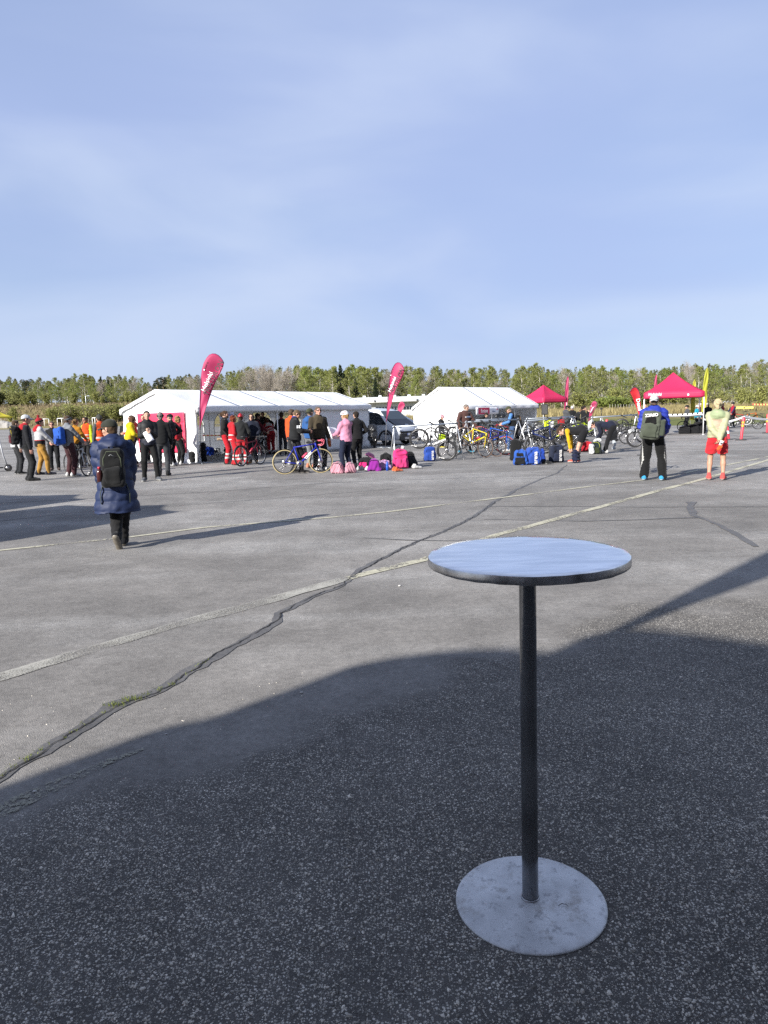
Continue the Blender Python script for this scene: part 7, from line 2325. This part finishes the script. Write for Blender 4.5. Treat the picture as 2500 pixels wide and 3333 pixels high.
def pack(label, pos, heading, w, d, h, col, col2=None, text=None, tsize=.1, tcol=None, vertical=False, tilt=0, lean=0, cat='backpack', name='backpack', seed=1, pocket=True, worn=None, taper=.12, straps='#17181b', trim=None, panel=None):
    """backpack: front (pocket) side to -Y, straps to +Y"""
    if worn is not None:
        t = thing(name, label, cat, mtx=worn)
    else:
        heading += math.degrees(math.atan2(pos[0], pos[1]))
        t = thing(name, label, cat, mtx=Matrix.Translation(pos) @ Matrix.Rotation(-R(heading), 4, 'Z') @ Matrix.Rotation(R(lean), 4, 'X') @ Matrix.Rotation(R(tilt), 4, 'Y'))
    m = fab(col); m2 = fab(col2 or col)
    sbox('bag_body', (w, d, h), min(.07, d * .35), m, t, seed=seed, taper=taper, wr=.013 if worn is None else .008, sag=.05 if worn is None else 0)
    if pocket:
        sbox('pocket', (w * .74, d * .30, h * .46), .03, m2, t, loc=(0, -d * .48, h * .07), seed=seed + 5, taper=.12, vox=.014)
    if panel:
        sbox('panel', (w * .58, d * .16, h * .26), .02, fab(panel), t, loc=(0, -d * .49, h * .56), seed=seed + 6, taper=.15, vox=.014)
    sm = fab(straps)
    for x in (-1, 1):
        strap('shoulder_strap', [(x * w * .22, d * .40, h * .93), (x * w * .26, d * .62, h * .80), (x * w * .28, d * .60, h * .45), (x * w * .34, d * .42, h * .10)], sm, t)
    strap('top_handle', [(-.05, d * .30, h * .97), (-.035, d * .34, h * 1.05), (.035, d * .34, h * 1.05), (.05, d * .30, h * .97)], sm, t, .011)
    b = MB(); b.tube([(-w * .36, -d * .36, h * .40), (-w * .34, -d * .40, h * .75), (-w * .2, -d * .38, h * .93), (w * .2, -d * .38, h * .93), (w * .34, -d * .40, h * .75), (w * .36, -d * .36, h * .40)], .007, n=6)
    b.build('zip', fab(trim or '#101114'), t)
    if text:
        z = h * .42; y = -d * .48 - d * .15 - .016 if pocket else -d * .5 - .014
        if vertical: lettering(text, tsize, fab(tcol or '#f0f0f0'), t, (w * .10, y, z), (0, 0, 1), (-1, 0, 0), bold=.004)
        else: lettering(text, tsize, fab(tcol or '#f0f0f0'), t, (0, y, z), (1, 0, 0), (0, 0, 1), bold=.003)
    return t
def worn_on(key, w, d, h, dz=.43, back=.175, tilt=0.0):
    """frame for a pack hanging on a person's back"""
    i = W[key]
    bpy.context.view_layer.update()
    T = i['t'].matrix_world
    M3 = Matrix([[*i['M'][r]] for r in range(3)]).to_4x4()
    o = i['tp'](0, -back - d / 2 * .95, dz)
    return T @ Matrix.Translation(o) @ M3 @ Matrix.Rotation(R(tilt), 4, 'Y') @ Matrix.Translation((0, 0, -h))
pack('black roll-top backpack with yellow stripe on the white cap man', None, 0, .34, .22, .52, '#15161a', '#5a1a24', worn=worn_on('cap', .34, .22, .52, .52), trim='#e8d040', seed=11)
T_ = pack('bright blue sports backpack on the man in the grey sweater', None, 0, .38, .22, .52, '#2a62c8', '#2456b4', worn=worn_on('bluepack', .38, .22, .52, .47, tilt=-8), seed=12)
T_ = pack('small black backpack with olive trim on the navy coat', None, 0, .285, .15, .46, '#191a1c', '#1d1e20', worn=worn_on('navy', .285, .15, .46, .42, .20), trim='#5c6452', seed=13)
def navy_extras():
    i = W['navy']; T = i['t'].matrix_world
    b = MB(); b.lathe([(.001, 0), (.032, .002), (.034, .10), (.030, .13), (.015, .155), (.014, .16)], n=14)
    t = thing('water_bottle', 'dark bottle with red cap in the side pocket of the small black backpack', 'bottle', mtx=T @ Matrix.Translation(i['tp'](-.165, -.30, -.0)))
    b.build('bottle_body', mat('cola_plastic', (.05, .012, .012), .15), t)
    b = MB(); b.lathe([(.001, .182), (.017, .18), (.018, .155), (.001, .155)], n=12); b.build('cap', plas('#d83040'), t)
    for x in (-1, 1):
        strap('strap_end', [Vector((x * .13, .10, .04)), Vector((x * .17, .06, -.08)), Vector((x * .165, .05, -.20))], fab('#5c6452'), T_, .014)
    b = MB(); b.tube([(-.03, -.098, .38), (-.008, -.099, .395), (0, -.099, .39), (.03, -.098, .375)], .003, n=5); b.build('emblem', fab('#c0c4c8'), T_)
navy_extras()
T_ = pack('grey green sports backpack with black panel on the man in blue', None, 0, .40, .25, .58, '#5b6256', '#52594c', worn=worn_on('bluejkt', .40, .25, .58, .47, .18, tilt=6), panel='#101113', seed=14, straps='#4c5348')
sbox('side_pocket', (.11, .16, .34), .04, fab('#4b5347'), T_, loc=(.235, -.02, .08), seed=40)
lettering('Z3R0D', .085, fab('#f4f4f2'), T_, (.0, -.150, .50), (1, 0, .18), (-.18, 0, 1), bold=.004)
pack('black backpack on the man with the blue sleeves', None, 0, .30, .18, .46, '#17181b', worn=worn_on('vestblue', .30, .18, .46), seed=15, trim='#b08a50')
def waist():
    i = W['flatcap']; bpy.context.view_layer.update()
    t = thing('waist_bag', 'red waist bag on the man in the black cap by the banner', 'bag', mtx=i['t'].matrix_world @ Matrix.Translation(i['tp'](.0, -.24, -.05)))
    sbox('bag_body', (.26, .10, .15), .04, fab('#b81c2c'), t, seed=3); b = MB(); b.tube([(-.13, .03, .1), (.13, .03, .1)], .01, n=5); b.build('zip', M_BLACK, t)
waist()
def papers():
    def sheet(label, key, w, h, off, rot, name='paper', n=1):
        i = W[key]; p = (i['hands'][0] + i['hands'][1]) / 2
        bpy.context.view_layer.update()
        t = thing(name, label, 'paper', mtx=i['t'].matrix_world @ Matrix.Translation(p + Vector(off)) @ Euler([R(a) for a in rot]).to_matrix().to_4x4())
        for k in range(n):
            b = MB(); b.grid(lambda u, v: ((u - .5) * w + .03 * k, .02 * k + .03 * math.sin(u * 3 + k), (v - .5) * h + .04 * math.sin(u * 2.5 + k) * v), 8, 6, double=.002); b.build('sheet', mat('white_paper', (.78, .78, .79), .7, var=.04), t)
    sheet('folded white paper in the hands of the man in black', 'dark', .17, .24, (.0, .05, -.12), (10, 25, 0))
    sheet('large crumpled sheets held by the woman in pink', 'pink', .42, .34, (0, .10, .06), (-30, 10, 10), n=3)
    sheet('paper held by the person bent low behind the racks', 'lowhead', .3, .22, (0, .08, .05), (-40, 0, 0))
    i = W['flagman']; p = (i['hands'][0] + i['hands'][1]) / 2
    o = MB().box((0, 0, 0), (.075, .15, .010), bev=.003).build('phone', mat('phone_glass', (.02, .02, .025), .1)); o.matrix_world = i['t'].matrix_world @ Matrix.Translation(p + Vector((0, .10, .06))) @ Matrix.Rotation(R(35), 4, 'X')
    tag(o, 'phone in the hands of the man in the black padded jacket', 'phone')
    i = W['green']; p = i['hands'][1]
    t = thing('paper_cup', 'white cup held behind her back by the woman in green', 'cup', mtx=i['t'].matrix_world @ Matrix.Translation(p + Vector((.01, -.06, -.14))) @ Matrix.Rotation(R(25), 4, 'Y'))
    b = MB(); b.lathe([(.001, 0), (.030, 0), (.040, .10), (.042, .102), (.037, .10), (.028, .006), (.001, .006)], n=20); b.build('cup_body', M_WHITE, t)
    b = MB(); b.box((0, -.039, .05), (.035, .006, .03)); b.build('print', M_INK, t)
    o = sbox('glove', (.07, .05, .13), .02, fab('#f07038'), None, seed=6); o.matrix_world = i['t'].matrix_world @ Matrix.Translation(p + Vector((-.045, -.06, -.24))) @ Matrix.Rotation(R(40), 4, 'Y')
    tag(o, 'orange glove hanging from the hand of the woman in green', 'glove')
    i = W['fleece']; p = i['hands'][0]
    o = sbox('work_gloves', (.09, .09, .26), .035, fab('#c06a30'), None, seed=7); o.matrix_world = i['t'].matrix_world @ Matrix.Translation(p + Vector((-.01, .02, -.26)))
    tag(o, 'orange and green work gloves held by the man in the fleece', 'gloves')
    i = W['yellow']; p = (i['hands'][0] + i['hands'][1]) / 2
    o = sbox('gloves', (.14, .16, .14), .04, fab('#1b1c20'), None, seed=8); o.matrix_world = i['t'].matrix_world @ Matrix.Translation(p + Vector((0, .07, -.05)))
    tag(o, 'dark gloves held by the person in the yellow jacket', 'gloves')
    # small emblems on clothes
    def patch(key, o, x, y, body, size, col, sx=1.0):
        i = W[key]; lettering(body, size, fab(col), i['t'], i['tp'](*o), x, y, bold=.003, sx=sx, name='emblem')
    i = W['flagman']
    t = i['t']; a = i['arms'][1]; c = Vector((a[0] + (a[1] - a[0]) * .55) * i['s']) + Vector((.094, .0, 0))
    b = MB()
    for y0, y1, z0, z1 in ((-.05, -.02, .008, .035), (.0, .05, .008, .035), (-.05, -.02, -.035, -.008), (.0, .05, -.035, -.008)):
        b.box((c.x + .012, c.y + (y0 + y1) / 2, c.z + (z0 + z1) / 2), (.006, y1 - y0, z1 - z0))
    b.build('flag_patch', mat('patch_white', (.75, .78, .82), .7), t)
    i = W['sweater']
    b = MB(); o = i['tp'](0, .165, .33)
    b.add([o + Vector((.11, 0, 0)), o + Vector((.045, 0, .035)), o + Vector((.045, 0, -.035))], [(0, 1, 2)]); b.build('chest_print', mat('print_cream', (.7, .68, .64), .7), i['t'])
    b = MB(); b.box(o + Vector((-.06, 0, .01)), (.16, .006, .05)); b.build('chest_bar', mat('print_slate', (.12, .17, .28), .7), i['t'])
papers()
def ankle_trousers():
    """navy trousers pooled round the ankles of the bending athlete"""
    i = W['trisuit']; bpy.context.view_layer.update()
    S = Soft(.05)
    S.cone((-.07, .01, .10), (-.08, .0, .34), .095, .105); S.cone((.07, .0, .10), (.08, .0, .36), .095, .105)
    S.disp = wrinkle(5, .018, (16, 16, 26)); S.cut = lambda p: np.maximum(-(p[:, 2] - .02), p[:, 2] - .40)
    v, f = S.polygonise(.018)
    obj('lowered_trousers', to_mesh('lowered_trousers', v, f, [fab('#1c2444')], smooth=True), i['t'])
ankle_trousers()

# --- bags on the ground, left cluster
G = gp
pack('pale pink tote bag at the feet of the woman in pink', G(1098, 1541), 20, .36, .20, .30, '#e0a0b0', cat='bag', name='tote_bag', pocket=False, seed=21, taper=.3, straps='#d890a4')
pack('pale pink tote bag right of her feet', G(1141, 1540), -15, .34, .20, .28, '#dca0b2', cat='bag', name='tote_bag', pocket=False, seed=22, taper=.3, straps='#d890a4')
pack('black and pink bag under the pink helmet', G(1188, 1527), 40, .44, .26, .34, '#18181c', '#e02878', cat='bag', name='sports_bag', seed=23, lean=-18)
def loose_helmet(label, p, heading, col, tilt=0, lin_='#202020'):
    t = thing('helmet', label, 'helmet', mtx=Matrix.Translation(p) @ Matrix.Rotation(-R(heading), 4, 'Z') @ Matrix.Rotation(R(tilt), 4, 'X') @ Matrix.Translation((0, 0, -.03)))
    obj('shell', gear('helmet'), t, [plas(col)]); obj('liner', gear('helmet_in'), t, [plas(lin_)])
    return t
p = G(1208, 1525); loose_helmet('pink bike helmet lying on the black and pink bag', Vector((p.x - .03, p.y + .1, .33)), 70, '#f090c0', -25, '#d04080')
pack('purple drawstring tote with pink handles', G(1219, 1533), 5, .42, .24, .33, '#9a2aa0', cat='bag', name='tote_bag', pocket=False, seed=24, taper=.35, straps='#d860c8')
pack('black satchel with white label behind the lilac bag', G(1256, 1516), 10, .36, .18, .38, '#1d1f22', '#26282c', seed=25)
pack('lilac and pink swim bag beside the blue bottle', G(1250, 1529), 0, .44, .24, .27, '#d8a8d8', '#eab4cc', cat='bag', name='swim_bag', pocket=False, seed=26, taper=.2, straps='#e090b0')
def bottle(label, p, col, h=.24, r=.034):
    t = thing('water_bottle', label, 'bottle', loc=p)
    b = MB(); b.lathe([(.001, 0), (r, .004), (r, h * .45), (r * .85, h * .52), (r, h * .6), (r, h * .72), (r * .6, h * .82)], n=16); b.build('bottle_body', plas(col), t)
    b = MB(); b.lathe([(r * .62, h * .80), (r * .6, h * .9), (r * .3, h * .93), (r * .26, h), (.001, h)], n=12); b.build('cap', plas(col), t)
bottle('bright blue drinking bottle in front of the lilac bag', G(1261, 1532), '#2060d8', .27, .04)
pack('large pink sports backpack open at the top', G(1304, 1525), -8, .44, .30, .56, '#e83c84', '#e84488', seed=27, straps='#d83078', trim='#a01c50')
pack('black backpack lying against the pink one', G(1341, 1521), -30, .36, .24, .50, '#15161a', '#1a1b20', seed=28, lean=-28, text=None)
sbox_ = thing('towel', 'white towel bundle in the open pink backpack', 'towel', loc=G(1306, 1519) + Vector((0, 0, .50)))
sbox('towel_cloth', (.24, .16, .12), .05, fab('#e4e4e4'), sbox_, seed=30, wr=.014)
def shoes_pair(label, p, heading, c1, c2):
    t = thing('shoes', label, 'shoes', loc=p, heading=heading)
    obj('shoe', gear('shoe'), t, [fab(c1), plas(c2)], loc=(-.06, 0, 0)); obj('shoe', gear('shoe'), t, [fab(c1), plas(c2)], loc=(.07, .03, 0), rot=(0, 0, R(18)))
shoes_pair('orange running shoes in front of the pink backpack', G(1287, 1535), 80, '#f0703c', '#f4c0a8')
shoes_pair('white and black shoes beside the woman in pink', G(1173, 1531), 60, '#d0d0d0', '#f0f0f0')
shoes_pair('white sneakers between the pink bags', G(1196, 1533), 100, '#e4e4e4', '#d0d0d0')
shoes_pair('white shoes behind the black backpack', G(1350, 1525), 90, '#d8d8d8', '#e8e8e8')
pack('blue swim backpack under the hanging black bike', G(1400, 1501), -12, .40, .28, .48, '#2c52b0', '#264aa4', text='arena', tsize=.135, vertical=True, seed=31)
# right cluster
pack('open blue and black swim backpack left of its twin', G(1696, 1513), 10, .42, .30, .44, '#3060bc', '#15171c', seed=32, panel='#15171c')
pack('large blue swim backpack with white lettering', G(1736, 1512), -5, .44, .32, .50, '#3058b8', '#2a50ae', text='arena', tsize=.16, vertical=True, seed=33)
pack('flat blue bag leaning behind the large blue backpack', G(1758, 1505), -30, .36, .2, .42, '#1f48b0', seed=34, lean=-14)
pack('black cool bag on top of the open blue backpack', G(1684, 1500) + Vector((0, .25, 0)), 0, .40, .30, .66, '#1a1b1d', seed=35, cat='bag', name='cool_bag', pocket=False)
pack('navy swim backpack standing alone with white lettering', G(1812, 1505), -18, .42, .30, .52, '#20283e', '#252e48', text='arena', tsize=.15, vertical=True, seed=36)
shoes_pair('black and white running shoes by the blue backpack', G(1776, 1511), 75, '#2a2c2e', '#e8e8e6')
pack('red sports bag behind the bending athlete', G(1910, 1470), 5, .46, .28, .36, '#c02030', '#b01c2c', cat='bag', name='sports_bag', seed=37)
pack('dark green backpack under the white helmet', G(1941, 1478), 12, .38, .26, .44, '#1c2a2c', '#30381c', seed=38, trim='#c8d040')
p = G(1946, 1477); loose_helmet('white bike helmet on the dark green backpack', Vector((p.x + .0, p.y + .05, .41)), 280, '#e6e8e8', -10)
pack('white rucksack beside the dark green backpack', G(1925, 1479), 0, .2, .16, .36, '#d8dadc', cat='bag', name='white_bag', seed=39, pocket=False)
t_ = thing('coat', 'black coat and striped towel slung behind the bending athlete in navy', 'coat', loc=G(1997, 1466))
sbox('coat_cloth', (.42, .22, .50), .08, fab('#1a1c22'), t_, loc=(-.05, 0, .36), seed=41, taper=.35, wr=.02)
sbox('striped_towel', (.18, .08, .36), .03, fab('#c8d0d8'), t_, loc=(.0, -.06, .03), seed=42, wr=.02)
# dark helmets on the rear rack and on bikes
for px, py, Y, c, lb in ((1621, 1356, 32.2, '#1a1b1e', 'left black helmet hanging on the rear rack'), (1638, 1357, 32.3, '#202226', 'right black helmet hanging on the rear rack'), (1709, 1416, 28.0, '#17181b', 'black helmet hanging at the end of the third rack'), (2057, 1406, 29.2, '#e2e4e4', 'white helmet hanging on the black race bike'), (1807, 1413, 30, '#d8e020', 'lime helmet hanging among the bikes of the third rack')):
    loose_helmet(lb, at(px, py, Y), 60, c, 20)
for px, py, Y, c, w_, lb in ((1782, 1378, 29.4, '#d8ec30', .26, 'lime yellow vest hung over the third rack'), (1826, 1371, 29.8, '#c03038', .3, 'red cloth hung over the third rack'), (1440, 1427, 27.5, '#d0ec20', .28, 'lime bag hanging behind the near rack'), (1795, 1383, 29.0, '#e4e6e8', .18, 'white cloth hung over the third rack')):
    p = at(px, py, Y); t_ = thing('hung_clothes', lb, 'clothes', loc=(p.x, p.y, p.z - .16))
    sbox('cloth', (w_, .10, .30), .04, fab(c), t_, seed=int(px), wr=.015)
# --- things in the large tent
pack('big blue carrier bag inside the tent by the pole', G(676, 1483), 5, .52, .30, .38, '#1f4fc8', cat='bag', name='carrier_bag', pocket=False, seed=51, taper=-.1, straps='#1a44b0')
for px, py, lb in ((702, 1480, 'left white plastic box inside the tent'), (727, 1477, 'right white plastic box inside the tent')):
    t_ = thing('storage_box', lb, 'box', loc=G(px, py), heading=-20)
    b = MB(); b.box((0, 0, .14), (.40, .30, .28), bev=.02); b.build('box_body', mat('white_box_plastic', (.62, .63, .64), .4, var=.05), t_)
    b = MB(); b.box((0, 0, .29), (.42, .32, .03), bev=.01); b.build('lid', mat('box_lid', (.5, .52, .54), .4), t_)
    b = MB(); b.box((0, -.157, .16), (.2, .01, .10)); b.build('label', M_INK, t_)
t_ = thing('cardboard_box', 'brown cardboard box on top of the plastic boxes in the tent', 'box', loc=G(722, 1468) + Vector((0, 0, .32)))
b = MB(); b.box((0, 0, .15), (.34, .26, .30), bev=.005); b.build('box_body', mat('cardboard', (.33, .22, .13), .9, var=.1), t_)
b = MB(); b.box((0, -.14, .30), (.34, .10, .006), rx=R(35)); b.build('flap', MATS['cardboard'], t_)
def folding_table(label, p, heading, L=1.8):
    t = thing('folding_table', label, 'table', loc=p, heading=heading)
    b = MB(); b.box((0, 0, .735), (L, .70, .035), bev=.01); b.build('tabletop', mat('table_white', (.66, .67, .68), .5), t)
    for x in (-1, 1):
        for y in (-1, 1):
            b = MB(); b.tube([(x * L * .42, y * .27, .72), (x * L * .45, y * .30, 0)], .014, n=6); b.build('leg', M_GALV, t)
folding_table('white folding table inside the large tent', G(880, 1473), -35)
folding_table('white folding table in the first aid tent', at(1600, 1420, 46), -45)
pack('black drawstring backpack leaning at the tent corner', G(634, 1507), -40, .34, .22, .44, '#131416', seed=52, lean=-8, pocket=False)
pack('tall black bag standing at the first pole of the tent', G(663, 1503), 5, .26, .24, .72, '#141518', seed=53, pocket=False, cat='bag', name='black_bag')
bottle('clear water bottle beside the flag foot', G(653, 1510), '#c8d4dc', .25, .035)
def bin_bag():
    p = G(1214, 1458)
    t = thing('bin_bag', 'black rubbish bag hung on a stand at the tent corner', 'rubbish bag', loc=p)
    S = Soft(.06)
    S.cone((0, 0, 1.02), (0, 0, .95), .10, .16); S.cone((0, 0, .95), (.03, 0, .45), .20, .23); S.cone((.03, 0, .45), (.05, 0, .30), .23, .14)
    S.disp = wrinkle(8, .022, (16, 16, 12)); v, f = S.polygonise(.022)
    obj('bag', to_mesh('bag', v, f, [mat('bin_liner', (.012, .012, .013), .22, var=.2, bump=.5, bscale=14)], smooth=True), t)
    b = MB(); b.tube([(-.05, 0, 1.1), (-.05, .02, 0)], .012, n=6); b.tube([(.08, 0, .30), (.08, 0, 0)], .06, n=8); b.tube([(-.05, 0, 1.08), (.18, 0, .92), (.26, 0, .96), (.28, 0, .88)], .012, n=6); b.build('stand', M_BLACK, t)
bin_bag()
def tapes():
    def tape(label, a, c, cols, w=.07, sag=.06, n=24):
        t = thing('barrier_tape', label, 'tape', loc=a)
        d = c - a; k = len(cols)
        for j in range(k):
            b = MB()
            for i in range(n):
                if i % k != j: continue
                P_ = [a * 0 + d * ((i + q) / n) + Vector((0, 0, -sag * math.sin(math.pi * (i + q) / n))) for q in (0, 1)]
                b.add([P_[0] + Vector((0, 0, -w / 2)), P_[1] + Vector((0, 0, -w / 2)), P_[1] + Vector((0, 0, w / 2)), P_[0] + Vector((0, 0, w / 2))], [(0, 1, 2, 3)])
                b.add([P_[0] + Vector((0, .003, -w / 2)), P_[1] + Vector((0, .003, -w / 2)), P_[1] + Vector((0, .003, w / 2)), P_[0] + Vector((0, .003, w / 2))], [(3, 2, 1, 0)])
            b.build('tape_band', cols[j], t)
    tw, tre, ty = mat('tape_white', (.72, .72, .72), .5), mat('tape_red', (.55, .05, .05), .5), mat('tape_yellow', (.62, .50, .16), .5)
    tape('red and yellow tape across the tent opening', at(660, 1417, 27.4), at(735, 1416, 29.2), [tre, ty], .05, .01, 12)
    tape('red and yellow tape behind the red helmet', at(770, 1415, 29.8), at(800, 1414, 30.4), [tre, ty], .05, .005, 6)
    tape('white tape from the canopy to the red delineator post', at(2290, 1364, 41.2), at(2424, 1356, 33.6), [tw], .09, .22, 20)
    tape('white tape right of the red delineator post', at(2424, 1357, 33.6), at(2530, 1366, 36), [tw], .10, .03, 12)
    tape('white and black tape across the near pink canopy', at(2094, 1347, 41.3), at(2290, 1344, 41.3), [tw, tw, M_INK], .09, .08, 36)
    tape('lower white tape across the near pink canopy', at(2094, 1353, 41.5), at(2290, 1350, 41.5), [tw], .11, .04, 16)
    tape('far red and yellow tape at the right edge', at(2449, 1316, 66), at(2520, 1316, 66), [tre, ty], .12, .02, 14)
tapes()
def posts():
    def post(label, p, h, lean=0, r=.055):
        t = thing('delineator_post', label, 'post', mtx=Matrix.Translation(p))
        b = MB(); b.lathe([(.001, .055), (.19, .05), (.235, .03), (.24, .0), (.001, 0)], n=24); b.build('base', mat('post_rubber', (.03, .03, .032), .85), t)
        M_ = Matrix.Rotation(R(lean), 4, 'Y')
        b = MB(); b.lathe([(r, .05), (r, h), (r * .7, h + .03), (.001, h + .035)], n=16, mtx=M_); b.build('post_body', mat('delineator_red', (.62, .03, .05), .45, var=.06), t)
        for z, c in ((.60, 'a'), (.74, 'b')):
            b = MB(); b.lathe([(r + .004, h * z), (r + .004, h * (z + .09))], n=16, mtx=M_); b.build('reflector_band', mat('orange_band', (.85, .30, .03), .4), t)
    post('red delineator post with orange bands right of the runner', gp(2412, 1433), 1.0, 5)
    p = at(2497, 1400, 40); p.z = 0; post('second red delineator post at the right edge', p, 1.0, 0)
    p = at(1975, 1385, 50); p.z = gz(p.x, p.y); post('orange post by the tripod beyond the fourth rack', p, .8, 0, .08)
    p = at(1953, 1386, 50); p.z = gz(p.x, p.y); post('short orange post left of the tripod', p, .55, 0, .08)
    t = thing('traffic_cone', 'red and white cone half hidden by the woman in green', 'cone', loc=gp(2366, 1431))
    b = MB(); b.lathe([(.24, 0), (.24, .03), (.16, .04), (.14, .045)], n=20); b.build('base', MATS['post_rubber'], t)
    b = MB(); b.lathe([(.14, .04), (.10, .28)], n=20); b.build('cone_body', MATS['delineator_red'], t)
    b = MB(); b.lathe([(.101, .28), (.085, .40)], n=20); b.build('white_band', M_WHITE, t)
    b = MB(); b.lathe([(.085, .40), (.04, .62), (.001, .63)], n=20); b.build('cone_tip', MATS['delineator_red'], t)
    p = at(1957, 1362, 48); p.z = gz(p.x, p.y)
    t = thing('camera_tripod', 'camera tripod beyond the fourth rack', 'tripod', loc=p)
    for a in (90, 210, 330):
        b = MB(); b.tube([(0, 0, 1.1), (.4 * math.cos(R(a)), .4 * math.sin(R(a)), 0)], .018, n=6); b.build('leg', M_ALU, t)
    b = MB(); b.tube([(0, 0, 1.05), (0, 0, 1.5)], .02, n=6); b.box((0, 0, 1.56), (.14, .16, .11), bev=.02); b.build('camera_head', M_BLACK, t)
    p = at(1773, 1360, 48); p.z = 0
    t = thing('loudspeaker', 'black loudspeaker on a stand beside the first aid tent', 'loudspeaker', loc=p, heading=10)
    b = MB(); b.box((0, 0, 1.62), (.40, .36, .68), bev=.04); b.build('cabinet', M_BLACK, t)
    b = MB(); b.box((0, -.185, 1.62), (.34, .02, .60), bev=.008); b.build('grille', mat('speaker_grille', (.03, .03, .032), .6, bump=.5, bscale=200), t)
    b = MB(); b.tube([(0, 0, 1.28), (0, 0, .1)], .02, n=8)
    for a in (0, 120, 240): b.tube([(0, 0, .7), (.45 * math.cos(R(a)), .45 * math.sin(R(a)), .01)], .013, n=6)
    b.build('stand', M_BLACK, t)
    # fence beyond the field
    t = thing('wire_fence', 'low wire fence with leaning posts at the foot of the wood', 'fence', loc=at(2400, 1318, 150))
    o = at(2400, 1318, 150)
    for px in list(range(2355, 2440, 11)):
        q = at(px, 1304, 150) - o
        b = MB(); b.tube([Vector((q.x, 0, gz(q.x + o.x, 150) - o.z)), Vector((q.x, 0, q.z - .4)), Vector((q.x + .35, 0, q.z))], .06, n=5); b.build('fence_post', mat('concrete_post', (.30, .29, .26), .9), t)
    a, c = at(2340, 1308, 150) - o, at(2450, 1308, 150) - o
    for dz in (0, -.5, -1.0):
        b = MB(); b.tube([a + Vector((0, -.1, dz)), c + Vector((0, -.1, dz))], .02, n=4); b.build('wire', M_GALV, t)
    t = thing('pasture_fence', 'pale post and wire fence beyond the field behind the red flag', 'fence', loc=at(2010, 1322, 150))
    o = at(2010, 1322, 150)
    for px in range(1985, 2080, 9):
        q = at(px, 1310, 148) - o
        b = MB(); b.box((q.x, -2, q.z - .75), (.06, .06, .8)); b.build('fence_post', MATS['concrete_post'], t)
    # far left: goal-like frames, sand heap, lamp post
    for px0, px1, y0, y1, lb in ((128, 160, 1364, 1380, 'low white barrier frame left of the bank'), (186, 216, 1362, 1379, 'white tubular frame at the foot of the brushwood'), (300, 318, 1360, 1380, 'tubular frame right of the brushwood')):
        a, c = at(px0, y0, 139), at(px1, y1, 139)
        t = thing('tubular_frame', lb, 'frame', loc=(a.x, a.y, gz(a.x, a.y)))
        L_, H_ = c.x - a.x, a.z - gz(a.x, a.y)
        for x in (0, L_ * .5, L_):
            b = MB(); b.tube([(x, 0, 0), (x, 0, H_)], .05, n=6); b.build('upright', M_WPOLE, t)
        b = MB(); b.tube([(0, 0, H_), (L_, 0, H_)], .06, n=6); b.build('rail', M_WPOLE, t)
    S = Soft(.3); S.cone((-1.0, 0, .0), (1.2, 0, 0), .9, 1.1); S.cone((0, 0, .4), (.2, 0, .6), .9, .8); S.disp = wrinkle(3, .08, (3, 3, 3)); v, f = S.polygonise(.16)
    p = at(8, 1391, 133); o = obj('gravel_heap', to_mesh('gravel_heap', v, f, [mat('grey_gravel', (.24, .23, .22), .95, var=.2, scale=5)], smooth=True), loc=(p.x, p.y, gz(p.x, p.y)))
    tag(o, 'grey gravel heap below the yellow canopy', 'heap')
    a = at(281, 1322, 165); t = thing('lamp_post', 'slim lamp post in the brushwood', 'lamp post', loc=(a.x, a.y, gz(a.x, a.y)))
    H_ = at(281, 1290, 165).z - gz(a.x, a.y)
    b = MB(); b.tube([(0, 0, 0), (0, 0, H_), (.5, 0, H_ + .1)], [.09, .06, .04], n=6); b.build('pole', M_GALV, t)
    b = MB(); b.box((.6, 0, H_ + .1), (.5, .2, .1)); b.build('lamp_head', M_GALV, t)
    # scooter at the left edge
    t = thing('electric_scooter', 'dark electric scooter standing at the left edge', 'scooter', loc=gp(28, 1534), heading=60)
    for y in (0, -.85):
        b = MB(); b.tube([(0, y + .10 * math.cos(a), .115 + .10 * math.sin(a)) for a in [k * .393 for k in range(16)]], .022, n=8, closed=True); w = b.build('wheel', M_TYRE, t)
        b = MB(); b.lathe([(.001, -.02), (.08, -.018), (.08, .018), (.001, .02)], axis='X', c=(0, y, .115), n=16); b.build('hub', M_CRANK, w)
    b = MB(); b.box((0, -.45, .14), (.16, .62, .045), bev=.02); b.build('deck', M_BLACK, t)
    b = MB(); b.tube([(0, -.02, .16), (0, -.12, .55), (0, -.20, 1.12)], .024, n=8); b.build('stem', mat('scooter_grey', (.25, .26, .28), .4), t)
    b = MB(); b.tube([(-.24, -.20, 1.13), (.24, -.20, 1.13)], .016, n=8); b.build('handlebar', M_BLACK, t)
    b = MB(); b.grid(lambda u, v: ((v - .5) * .05, -.14 * math.cos(R(10 + 120 * u)), .115 + .14 * math.sin(R(10 + 120 * u))), 10, 2, double=.004); b.build('mudguard', M_BLACK, t)
    pack('dark bag and pale jacket held behind the white cap man', gp(52, 1546) + Vector((0, .3, .75)), 70, .30, .14, .42, '#2a3244', cat='bag', name='shoulder_bag', pocket=False, seed=61)
    # heap of black bags under the near canopy
    for i_, (px, dx, lb) in enumerate(((2222, 0, 'left black holdall under the near pink canopy'), (2252, 0, 'middle black holdall under the near pink canopy'), (2270, .1, 'right black holdall under the near pink canopy'))):
        p = at(px + 6, 1400, 42.6); p.z = 0
        pack(lb, p, 10 * i_, .62, .4, .42 + .12 * i_, '#15161a', cat='bag', name='holdall', pocket=False, seed=70 + i_)
posts()
